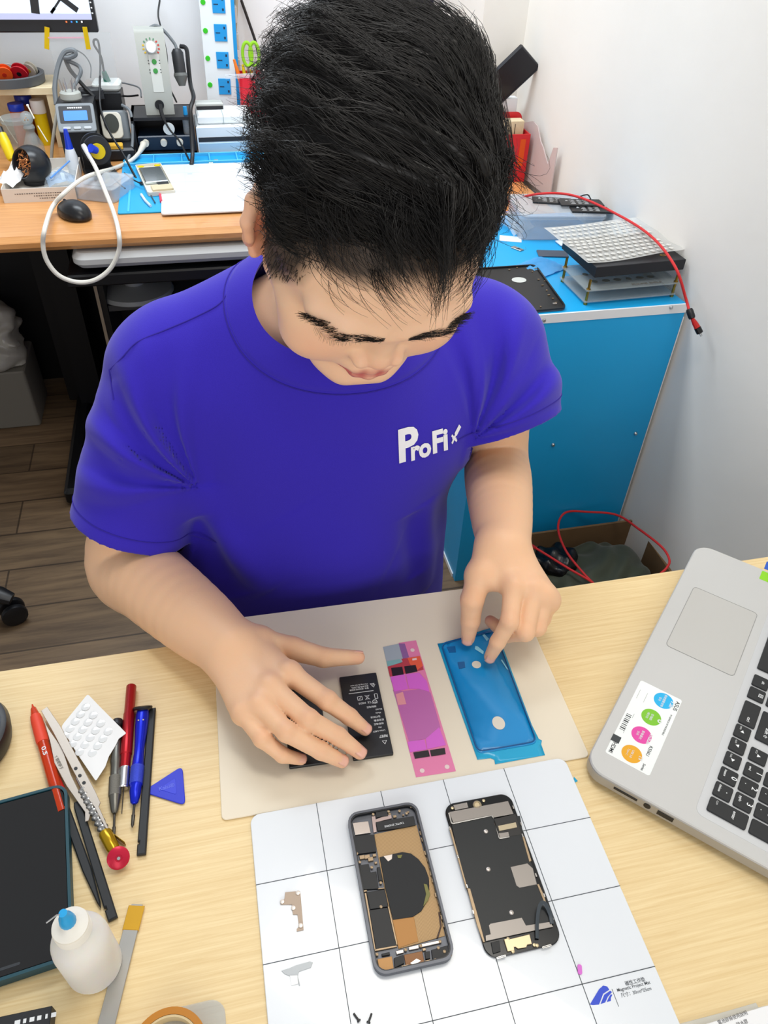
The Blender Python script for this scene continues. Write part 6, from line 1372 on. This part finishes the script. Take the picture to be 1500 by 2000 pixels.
# iron holder with sponge
p0 = UY(226, 222, 2.40); t = thing('iron_holder', 'grey iron holder with a dark oval opening and a yellow sponge', 'holder', (UY(228, 290, 2.36).x, 2.40, BZ), .03); hz = p0.z-BZ
MB().box((.003, .0, .017), (.085, .09, .034), .006).build('base', BLACKP, t)
m = MB().at((0, .028, .034), (math.radians(-16), 0, 0)); m.box((.004, .012, (hz-.034)/2), (.072, .03, hz-.034), .006, .008); m.build('rear_shell', M('holder_grey', '#7d8489', .45), t)
m = MB().at((-.006, .010, .045), (math.radians(-16+90), 0, 0)); hh = hz-.045
m.prism(rrect(.056, hh, .014, 6, 0, hh/2), 0, .007, .002); m.build('face', CREAM, t)
m = MB().at((-.006, .010, .045), (math.radians(-16+90), 0, 0)); m.prism(ellipse(.020, hh*.36, 28, 0, hh*.58), .0065, .0085); m.build('mesh_opening', M('mesh_dark', '#3a3d38', .7), t)
MB().box((-.010, -.030, .0365), (.052, .026, .014), .003).build('sponge', M('sponge_yellow', '#e3b13c', .9, bump=.4, bscale=200), t)
# iron block with green handle
p0, p1 = UY(212, 158, 2.54), UY(236, 215, 2.50); t = thing('iron_stand', 'black block with a white top holding a green soldering iron', 'holder', (UY(212, 185, 2.53).x, 2.54, BZ), -.05); hz = p0.z-BZ
MB().box((0, 0, (hz-.02)/2), (.075, .07, hz-.02), .004).build('block', BLACKP, t); MB().at((0, 0, hz-.02)).prism(rrect(.078, .072, .012), 0, .022, .006).build('white_top', M('top_white', '#e8ebe8', .35), t)
a, b = UY(212, 166, 2.53), UY(203, 140, 2.52); o = MB().tube([a, a.lerp(b, .3), b], [.010, .010, .0065], 14).build('soldering_iron', M('iron_green', '#14705a', .4)); tag(o, 'green soldering iron handle standing in the white-topped block', 'soldering iron')
MB().tube(catmull([b, UY(197, 110, 2.52), UY(184, 88, 2.52), UY(184, 78, 2.52), UY(192, 82, 2.51), UY(196, 120, 2.50), UY(195, 165, 2.47), UY(197, 215, 2.42), UY(215, 260, 2.33), UY(240, 300, 2.28), UY(268, 352, 2.19), U(276, 357, BZ+.012)], 6), .0030, 8).build('cord', CABLE, o)
# grey hot-air controller on a black shelf box
t = thing('shelf_box', 'black open shelf box with three jack sockets under the grey controller', 'shelf', ((-.163+.006)/2, 2.475, BZ), .0); sw, sd, sh_ = .172, .14, UY(330, 228, 2.41).z-BZ
m = MB(); m.box((0, 0, sh_-.004), (sw, sd, .008)); m.box((-sw/2+.004, 0, sh_/2), (.008, sd, sh_)); m.box((sw/2-.004, 0, sh_/2), (.008, sd, sh_)); m.box((0, sd/2-.004, sh_/2), (sw, .008, sh_)); m.box((0, 0, .004), (sw, sd, .008)); m.build('shelf_frame', BLACKP, t)
t = thing('power_supply', 'dark blue power unit with cream jacks inside the black shelf box', 'power supply', (-.0785, 2.455, BZ+.0085))
MB().box((0, 0, .021), (.150, .09, .040), .003).build('case', M('unit_navy', '#122236', .35), t)
for k, x in enumerate((-.055, -.005, .040)): MB().lathe([(.0085, -.012), (.0095, 0), (.0095, .003), (.005, .004)], 18, (x, -.046, .024), 'y').build('jack', CREAM, t)
p = UY(330, 252, 2.37); MB().lathe([(.0155, -.002), (.0155, .002), (.013, .0035)], 28, (p.x, 2.372, p.z), 'y').build('white_disc', M('disc_white', '#d9dcda', .4)); tag(bpy.data.objects['white_disc'], 'round white disc hanging on a cord before the black shelf box', 'disc')
CY = 2.43; a, b = UY(266, 62, CY+.03), UY(339, 214, CY); q1 = UY(284, 214, CY); q2 = UY(318, 62, CY+.03)
t = thing('hot_air_controller', 'grey upright controller with a white dial and two green buttons on the shelf box', 'controller', ((q1.x+b.x)/2, CY+.04, BZ+sh_+.0005), .04); ch_ = a.z-BZ-sh_; cw = .078
wedge(MB(), cw, [(-.04, 0), (.06, 0), (.075, ch_), (-.005, ch_+.004), (-.012, ch_-.004), (-.04, .050)]).build('case', GREYP, t)
ta = math.atan2(ch_-.054, .028); FM = Matrix.Translation((0, -.0402, .050)) @ Matrix.Rotation(ta, 4, 'X'); fl_ = math.hypot(ch_-.054, .028)
m = MB(); m.X = FM; m.prism(rrect(cw*.36, fl_*.62, .002, 3, .004, fl_*.36), 0, .0007); m.build('label_panel', M('panel_pale', '#c6c9c4', .4), t)
m = MB(); m.X = FM @ Matrix.Translation((0, fl_*.78, 0)); m.lathe([(.0145, 0), (.0145, .006), (.0125, .013), (.004, .014)], 28); m.build('dial', WHITE, t)
for k in range(11):
    an = math.radians(215-25*k); c_ = '#d9b21c' if k < 3 else ('#5b8a6a' if k < 7 else '#c03a34'); m = MB(); m.X = FM @ Matrix.Translation((.0205*math.cos(an), fl_*.78+.0205*math.sin(an), 0)) @ Matrix.Rotation(an, 4, 'Z'); m.box((0, 0, .0004), (.005, .0034, .0008)); m.build('dial_mark', M('mark_'+c_[1:], c_, .5), t)
for k in (.55, .40): m = MB(); m.X = FM @ Matrix.Translation((.003, fl_*k, .0007)); m.lathe([(.0065, 0), (.006, .0016), (.002, .002)], 20); m.build('button', M('button_green', '#2f8a3a', .4), t)
m = MB(); m.X = FM
for k in (.55, .40):
    for s_ in (-.012, .017):
        for j in (-.004, .003): m.box((s_, fl_*k+j, .0009), (.003, .0022, .0003))
m.build('lettering', M('ink_dark', '#3a3a3c', .6), t)
MB().lathe([(.0125, -.003), (.0125, .001), (.008, .002)], 22, (0, -.0415, .026), 'y').build('socket', BLACKP, t)
o = MB().tube(catmull([UY(312, 204, 2.385), UY(318, 228, 2.37), UY(332, 254, 2.355), UY(350, 275, 2.34), U(372, 318, BZ+.004)], 6), [.0055]*8+[.0028]*17, 8).build('probe_cord', CABLE); tag(o, 'dark cord from the grey controller socket across the white disc', 'cable')
# white boxes right of the shelf
t = thing('drawer_box', 'white and pale blue drawer box right of the black shelf box', 'box', (.105, 2.475, BZ), .02); zt = UY(430, 245, 2.41).z-BZ
MB().box((0, 0, zt/2), (.19, .14, zt), .004).build('case', M('case_white', '#dfe6ea', .35), t)
MB().box((0, -.0702, zt*.52), (.182, .002, zt*.16)).build('slot', DARKP, t); MB().box((0, -.0705, zt*.22), (.182, .003, zt*.36), .001).build('drawer_front', M('drawer_blue', '#a8cbe2', .3), t)
t = thing('white_pack', 'white paper packs held by a thin band on the drawer box', 'pack', (.095, 2.475, BZ+zt+.0005), .03)
MB().box((0, 0, .012), (.155, .11, .024), .005).build('pack', M('pack_white', '#e8edee', .5), t); MB().box((-.005, 0, .0125), (.0018, .112, .0255)).build('band', M('band_grey', '#9fb0b4', .5), t)
zz = BZ+zt+.026; t = thing('grey_remote', 'grey slim device lying on the white packs', 'device', (UY(407, 190, 2.49).x, 2.50, zz), .03); MB().box((0, 0, .0085), (.080, .035, .017), .004).build('case', M('device_grey', '#b5b8b4', .4), t); MB().box((0, -.0185, .004), (.076, .003, .008)).build('dark_edge', BLACKP, t)
# socket tower
TY = 2.60; a, b = UY(368, 0, TY), UY(403, 195, TY); c_ = UY(430, 0, TY); tw = c_.x-a.x
t = thing('socket_tower', 'tall white power strip with blue sockets and green switches standing by the wall', 'power strip', (b.x+tw/2+.002, TY+.03, BZ), (0, math.radians(1.2), 0))
TH = .62; MB().box((0, 0, TH/2), (tw, .055, TH), .006).build('case', M('tower_white', '#e6eef2', .3), t); MB().box((tw/2+.005, .002, TH/2), (.011, .058, TH-.006), .003).build('side_rail', SBLUE, t)
for k in range(9): MB().box((tw/2+.014, 0, .05+.066*k), (.006, .04, .040), .001).build('rail_inset', M('inset_beige', '#c3b3a6', .4), t)
z0 = UY(398, 118, TY).z-BZ; dz = (UY(381, 8, TY).z-UY(398, 118, TY).z)/2
for k in range(-1, 6):
    z = z0+dz*k; m = MB().mat(0); m.box((.010, -.0285, z), (.036, .003, dz*.62), .0008).mat(1); m.box((.002, -.0303, z), (.013, .0006, .0024))
    for s_ in (-1, 1): m.box((.021, -.0303, z+s_*dz*.18), (.005, .0006, .006))
    m.build('socket', [SBLUE, M('slot_dark', '#0c2a4a', .5)], t); MB().lathe([(.0062, -.001), (.0072, .001), (.0045, .0028)], 18, (-tw/2+.011, -.0285, z+.004), 'y').build('switch', GREEN, t)
# black mains plug and leads beside the tower
a, b = UY(345, 95, 2.52), UY(356, 168, 2.50); o = MB().tube([a, a.lerp(b, .1), a.lerp(b, .65), a.lerp(b, .68), b], [.010, .0165, .0165, .0185, .008], 14).build('mains_plug', DARKP); tag(o, 'dark mains plug hanging beside the white power strip', 'plug')
MB().tube(catmull([UY(290, 56, 2.53), UY(305, 50, 2.53), UY(322, 62, 2.53), UY(340, 84, 2.525), a], 6), .0042, 8).build('cord', GCABLE, o)
MB().tube([a.lerp(b, .64), a.lerp(b, .72), b], [.0175, .0195, .009], 14).build('grey_sleeve', M('sleeve_grey', '#6a6d6c', .5), o)
tube_thing('power_cable', 'thin black cable running up the white wall left of the power strip', [UY(312, 0, 2.72), UY(309, 30, 2.70), UY(316, 60, 2.66), UY(326, 110, 2.58), UY(328, 160, 2.55), UY(345, 200, 2.52)], .0026, CABLE)
tube_thing('power_cable', 'black cable looping from the power strip down to the blue tray', [UY(352, 90, 2.55), UY(364, 96, 2.54), UY(368, 130, 2.52), UY(372, 165, 2.50), UY(378, 190, 2.40), UY(372, 215, 2.36), UY(374, 260, 2.34), UY(376, 300, 2.31), U(374, 322, BZ+.008)], .0060, CABLE)
tube_thing('power_cable', 'black cable slanting down the white wall left of the head', [UY(471, 0, 2.73), UY(485, 40, 2.715), UY(500, 85, 2.70), UY(508, 125, 2.68)], .0042, M('brown_black', '#221a18', .5)); tube_thing('power_cable', 'short black cable on the wall above the hair', [UY(615, 0, 2.732), UY(606, 28, 2.73), UY(596, 60, 2.725), UY(590, 110, 2.71)], .0034, CABLE)
for k, (x0, x1, lb) in enumerate(((456, 444, 'left beige rod leaning on the wall by the power strip'), (466, 452, 'right beige rod leaning on the wall by the power strip'))):
    o = MB().tube([UY(x0, -120, 2.71), UY(x1, 215, 2.66)], .0065, 10).build('tripod_rod', M('rod_beige', '#b0a692', .4, .3)); tag(o, lb, 'rod')
MB().lathe([(.005, -.006), (.007, 0), (.004, .006)], 12, tuple(UY(452, 43, 2.665)), 'y').build('rod_knob', DARKP, bpy.data.objects['tripod_rod'])
# red pen box with scissors
p = UY(482, 215, 2.56); t = thing('pen_box', 'red plastic pen box behind the hair on the rear bench', 'box', (p.x+.022, 2.56, BZ)); hz = UY(480, 142, 2.56).z-BZ
m = MB(); m.frame(.078, .06, .003, 0, hz, .012); m.prism(rrect(.076, .058, .012), 0, .003); m.build('box_body', M('red_plastic', '#cf1f30', .3), t)
t = thing('scissors', 'scissors with lime green handles standing in the red pen box', 'scissors', (p.x+.010, 2.555, BZ+.01)); LIME = M('lime_handle', '#8cc820', .4)
for s_ in (-1, 1):
    c_ = UY(483 if s_ < 0 else 497, 106, 2.555); c_ = c_-t.location; m = MB(); m.tube([(c_.x+.0135*math.cos(2*PI*i/24), 0, c_.z+.030*math.sin(2*PI*i/24)) for i in range(24)], .0048, 10, closed=True); m.build('handle', LIME, t)
    MB().tube([(c_.x, 0, c_.z-.03), (-.004*s_, 0, hz*.5), (-.006*s_, 0, .01)], [.005, .0045, .002], 8).build('blade', CHROME, t)
def pen(label, px, py0, mt, r): a = UY(px, py0, 2.56); o = MB().tube([a, a.lerp(Vector((p.x+.02, 2.56, BZ+.01)), .2), Vector((p.x+.02, 2.56, BZ+.02))], [r*.6, r, r*.7], 10).build('pen', mt); return tag(o, label, 'pen')
pen('orange pen leaning out of the red pen box on the left', 457, 116, M('pen_orange', '#ea7a22', .4), .0065); pen('yellow-capped pen in the red pen box beside the orange one', 474, 126, YEL, .0062); pen('shorter yellow-capped pen in the red pen box', 489, 136, M('pen_yellow', '#e8cf30', .4), .0060)
o = MB().tube([UY(440, 150, 2.45), UY(500, 147, 2.45)], .006, 8).build('clear_rod', CLR); tag(o, 'clear plastic rod between the drawer box and the red pen box', 'rod')
# blue mat, white repair mat, phone chassis
MBLUE = M('silicone_blue', '#1f9fd8', .45)
t = thing('blue_mat', 'bright blue silicone work mat with small compartments on the rear bench', 'mat', (.04, 2.165, BZ), .0)
MB().prism(rrect(.48, .45, .006), .0003, .004, .0008).build('sheet', MBLUE, t)
m = MB(); m.box((0, .130, .008), (.47, .005, .010), .001); m.box((0, .205, .008), (.47, .005, .010), .001)
for k in range(7): m.box((-.232+.077*k, .168, .008), (.004, .075, .010), .001)
m.box((-.215, -.03, .0045), (.006, .38, .003), .0008); m.build('compartment_ribs', M('silicone_pale', '#49b6e4', .45), t)
for k, (px, py) in enumerate(((400, 316), (412, 319), (422, 314))): q = U(px, py, BZ+.006); MB().box((q.x-.04, q.y-2.165, .0065), (.012, .008, .005), .001).build('small_part', SILV, t)
a, b, c_ = U(315, 418, BZ+.008), U(326, 322, BZ+.008), U(455, 412, BZ+.008); rz = math.atan2(c_.y-a.y, c_.x-a.x); wy = (b-a).length; wx = .30
t = thing('repair_mat', 'thin white gridded repair mat lying on the blue silicone mat', 'mat', (a.x+wx/2*math.cos(rz)-wy/2*math.sin(rz), a.y+wx/2*math.sin(rz)+wy/2*math.cos(rz), BZ+.0042), rz)
m = MB(); m.prism(rrect(wx, wy, .008), .0002, .0042, .0006).mat(1)
for k in (1, 2, 3, 4): m.box((-wx/2+.062*k, 0, .0043), (.0006, wy, .0002)); m.box((0, -wy/2+.075*k, .0043), (wx, .0006, .0002))
m.build('mat_sheet', [M('mat_white', '#dde2e7'), M('pale_ink', '#b9c3ce', .5)], t); MB().box((-wx/2+.075, wy/2-.085, .0044), (.012, .004, .0003)).build('ink_spot', M('spot_blue', '#9fb4e4', .5), t)
a, b, c_, d_ = U(273, 320, BZ+.016), U(323, 316, BZ+.016), U(331, 372, BZ+.016), U(280, 376, BZ+.016); o_ = (a+b+c_+d_)/4; rz = math.atan2((b-a).y, (b-a).x)
t = thing('phone_chassis', 'silver phone chassis with yellow pads lying on the blue mat', 'phone part', (o_.x, o_.y, BZ+.0045), rz); w_, l_ = (b-a).length, (a-d_).length
m = MB(); m.prism(rrect(w_, l_, .008), 0, .004, .0008); m.frame(w_, l_, .0025, .004, .0105, .008); m.build('frame', CREAM, t)
m = MB(); m.box((0, .012*l_/.13, .008), (w_*.84, l_*.52, .008), .002); m.build('shield', M('chassis_mirror', '#c9d3d8', .18, .85), t); MB().box((.008, -l_*.33, .007), (w_*.8, l_*.16, .006), .001).build('lower_board', M('board_cream', '#cfc3a4', .4), t); MB().box((w_*.2, -l_*.22, .008), (w_*.4, l_*.09, .006), .001).build('dark_chip', BOARD, t)
for s_ in (-1, 1): MB().at((s_*w_*.32, l_*.40, .0105)).prism(ellipse(.009, .0075, 16), 0, .0012).build('yellow_pad', YEL, t)
for k, (x0, y0, x1, y1, c, lb) in enumerate(((312, 376, 315, 394, '#d8435c', 'short pink connector below the silver chassis'), (294, 380, 303, 396, '#3a4650', 'thin dark lead below the silver chassis'), (276, 380, 284, 392, '#d5dde2', 'small white connector below the silver chassis'), (284, 392, 294, 402, '#c5d4e2', 'small clear part below the silver chassis'))):
    o = MB().tube([U(x0, y0, BZ+.0075), U(x1, y1, BZ+.0075)], .0034 if k != 1 else .0016, 8).build('small_connector', M('conn'+str(k), c, .4)); tag(o, lb, 'connector')
for k, pp in enumerate(([(243, 338), (262, 352), (279, 360)], [(214, 340), (228, 355), (244, 368)])): tube_thing('test_lead', ('thin dark lead reaching the silver chassis', 'thin dark lead ending on the blue mat')[k], [U(x, y, BZ+.018) for x, y in pp], .0018, CABLE)
p = U(196, 385, BZ); t = thing('clear_case', 'small clear plastic case between the mouse and the blue mat', 'case', (-.232, 2.095, BZ), math.radians(-24))
MB().prism(rrect(.105, .125, .012), 0, .003, .001).build('bottom', CLR, t); m = MB(); m.frame(.105, .125, .002, .003, .030, .012); m.build('wall', CLR, t); MB().prism(rrect(.107, .127, .012), .030, .034, .001).build('lid', CLR, t); MB().prism(rrect(.075, .095, .010), .034, .0355, .0006).build('lid_panel', CLR, t)
# mouse
a, b = U(112, 398, BZ+.012), U(176, 428, BZ+.012); t = thing('computer_mouse', 'black computer mouse on the beech edge left of the white cable loop', 'mouse', ((a.x+b.x)/2, (a.y+b.y)/2, BZ), math.atan2(b.y-a.y, b.x-a.x))
ms = SDF(); ms.ell((0, 0, .006), (.054, .031, .030), .01); ms.ell((.012, 0, .010), (.036, .030, .029), .01); vm, fm = ms.mesh((-.07, -.05, .001), (.07, .05, .06), .003, cuts=(lambda P: P[:, 2]-.0025,))
np_obj('mouse_shell', smooth_mesh(vm, fm, 1), fm, M('mouse_black', '#141518', .32), t); MB().box((-.028, 0, .0285), (.012, .0055, .010), .002, .002).build('scroll_wheel', DARKP, t); MB().tube([(-.050, -.0005, .020), (-.030, 0, .0297), (-.005, 0, .0372)], .0006, 6).build('button_gap', BLACKP, t)
# white cable hanging over the bench edge
WCB = M('white_cable', '#dcd9cf', .45); pth = [UY(280, 284, 2.392), UY(272, 298, 2.37), UY(255, 314, 2.32), U(225, 328, BZ+.008), U(190, 338, BZ+.045), U(160, 350, BZ+.055), U(125, 378, BZ+.045), U(102, 405, BZ+.02), UY(88, 445, 1.795), UY(84, 478, 1.785), UY(92, 510, 1.78), UY(115, 538, 1.775), UY(150, 551, 1.775), UY(185, 547, 1.775), UY(215, 525, 1.78), UY(232, 490, 1.785), UY(232, 455, 1.795), U(222, 415, BZ+.02), U(205, 372, BZ+.045), U(188, 330, BZ+.06), UY(176, 308, 2.20), UY(164, 286, 2.21)]
t = thing('white_cable', 'thick white cable hanging in a big loop over the edge of the rear bench', 'cable', (0, 0, 0)); MB().tube(catmull(pth, 8), .0052, 10).build('cord', WCB, t)
MB().tube([pth[0]+Vector((0, .006, .002)), pth[0], pth[1]], [.0095, .0090, .0056], 12).build('plug', CREAM, t); MB().tube([pth[-2], pth[-1], pth[-1]+(pth[-1]-pth[-2])*.2], [.0055, .0066, .0050], 10).build('free_end', WHITE, t)
# loose grey and black leads behind the station
for k, (pp, r_, mt, lb) in enumerate((
    ([(110, 205, 2.42), (107, 170, 2.44), (113, 130, 2.46), (125, 103, 2.47), (142, 98, 2.47), (147, 106, 2.47), (135, 112, 2.47), (124, 112, 2.47)], .0065, GCABLE, 'thick grey cable curling up behind the soldering station'),
    ([(126, 112, 2.49), (136, 135, 2.49), (148, 150, 2.49), (165, 170, 2.48), (185, 190, 2.47)], .0055, CABLE, 'thick black cable falling behind the tip holder'),
    ([(130, 118, 2.48), (152, 128, 2.48), (158, 140, 2.47), (150, 158, 2.46), (136, 185, 2.42)], .0050, GCABLE, 'grey cable bending down into the tip holder'),
    ([(146, 96, 2.60), (165, 108, 2.60), (177, 128, 2.60), (177, 152, 2.58)], .0018, GCABLE, 'thin grey lead arching against the wall'),
    ([(228, 160, 2.60), (250, 164, 2.60), (272, 172, 2.58), (276, 190, 2.55)], .0022, GCABLE, 'thin grey lead between the iron block and the controller'),
    ([(238, 205, 2.45), (253, 216, 2.43), (258, 240, 2.41), (258, 285, 2.38), (248, 316, 2.34)], .0042, GCABLE, 'grey lead hanging right of the iron holder'),
    ([(232, 186, 2.56), (250, 188, 2.55), (270, 186, 2.53)], .0026, CABLE, 'short black lead behind the iron block'),
    ([(100, 320, 2.36), (102, 285, 2.37), (108, 240, 2.38), (114, 200, 2.40)], .0045, M('beige_cable', '#a9a59a', .5), 'beige cable along the left side of the soldering station'))):
    tube_thing('loose_lead', lb, [UY(x, y, Y_) for x, y, Y_ in pp], r_, mt)
t = thing('adapter_plug', 'dark plug adapter lying behind the soldering station', 'plug', (UY(178, 180, 2.50).x, 2.50, UY(178, 192, 2.50).z), .2); MB().box((0, 0, .012), (.062, .04, .030), .004).build('body', DARKP, t); MB().box((-.012, -.0205, .012), (.030, .002, .006)).build('pale_stripe', LGREY, t)
p = UY(366, 250, 2.42); t = thing('syringe', 'clear syringe with a blue cap standing beside the black cable', 'syringe', (p.x, 2.43, BZ)); zt = UY(366, 208, 2.43).z-BZ
MB().lathe([(.012, 0), (.012, zt*.72), (.006, zt*.78)], 18).build('barrel', CLR, t); MB().lathe([(.0062, zt*.78), (.0055, zt)], 14).build('blue_cap', SBLUE, t)
# right end of the bench
t = thing('red_case', 'open red upright case by the right wall at the end of the rear bench', 'case', (.858, 2.10, BZ), -.02); RC = M('case_red', '#d8282e', .3, trans=.15); hz = UY(1010, 262, 2.06).z-BZ; h2 = UY(1005, 222, 2.12).z-BZ
m = MB(); m.prism(rrect(.066, .085, .006), 0, .003); m.box((0, -.041, hz/2), (.066, .003, hz), .0006); 
for s_ in (-1, 1): m.box((s_*.0315, 0, hz/2), (.003, .082, hz), .0006)
m.at((0, .041, 0), (PI/2, 0, 0)).prism(rrect(.066, h2, .018, 6, 0, h2/2), 0, .003); m.build('case_body', RC, t); MB().box((.014, -.0428, hz*.62), (.015, .001, hz*.55)).build('orange_stripe', M('stripe_orange', '#d8500c', .4), t)
o = MB().box((0, 0, h2*.46), (.050, .03, h2*.9), .002).build('wooden_block', WS, None, (.857, 2.108, BZ+.0035), -.02); tag(o, 'wooden block standing in the red case', 'block'); MB().box((0, -.0152, h2*.66), (.0016, .001, h2*.4)).build('dark_line', BLACKP, o)
a, b, c_ = UY(1005, 100, 2.16), UY(1030, 140, 2.13), UY(968, 200, 2.12)
t = thing('black_wallet', 'black flat case leaning on a white rest above the red case', 'case', (.842, 2.155, UY(995, 150, 2.155).z), (math.radians(24), math.radians(38), math.radians(12)))
MB().box((0, 0, 0), (.080, .014, .15), .003).build('cover', M('wallet_black', '#191b22', .3), t); MB().box((.041, 0, 0), (.003, .016, .148), .001).build('edge', M('wallet_edge', '#2b2f3a', .3), t)
t = thing('white_rest', 'white upright rest holding the black case beside the pillar', 'stand', (.862, 2.185, BZ)); zt = UY(1000, 190, 2.18).z-BZ; MB().prism(rrect(.05, .03, .006), 0, zt, .002).build('post', WHITE, t)
t = thing('file_sorter', 'translucent pale pink file sorter with a scalloped edge along the right wall', 'file sorter', (.906, 2.02, BZ), math.radians(4)); FS = film('sorter_plastic', '#e0d2d0', .62, .2)
pr = [(-.10, 0), (.12, 0), (.12, .13), (.06, .150), (.03, .145), (.0, .115), (-.02, .105), (-.045, .085), (-.06, .075), (-.075, .12), (-.095, .125)]
nn = len(pr); MB().add([(x, y, z) for x in (-.0015, .0015) for y, z in pr], [list(range(nn)), list(range(nn, 2*nn))[::-1]]+[[i, nn+i, nn+(i+1) % nn, (i+1) % nn] for i in range(nn)]).build('panel', FS, t)
# framed purple picture on the back wall
a, b = UY(892, 40, 2.735), UY(700, 0, 2.735); zb = UY(885, 60, 2.735).z; t = thing('wall_picture', 'dark violet picture in a black frame on the back wall above the hair', 'picture', ((a.x+b.x)/2-.02, 2.736, zb-.03)); fw = a.x-b.x+.04
MB().box((0, -.008, .25), (fw, .014, .5), .002).build('frame', BLACKP, t); MB().box((0, -.0155, .25), (fw-.05, .002, .45)).build('print', M('violet_print', '#2a1c4e', .5, noise=.6, nscale=14), t)
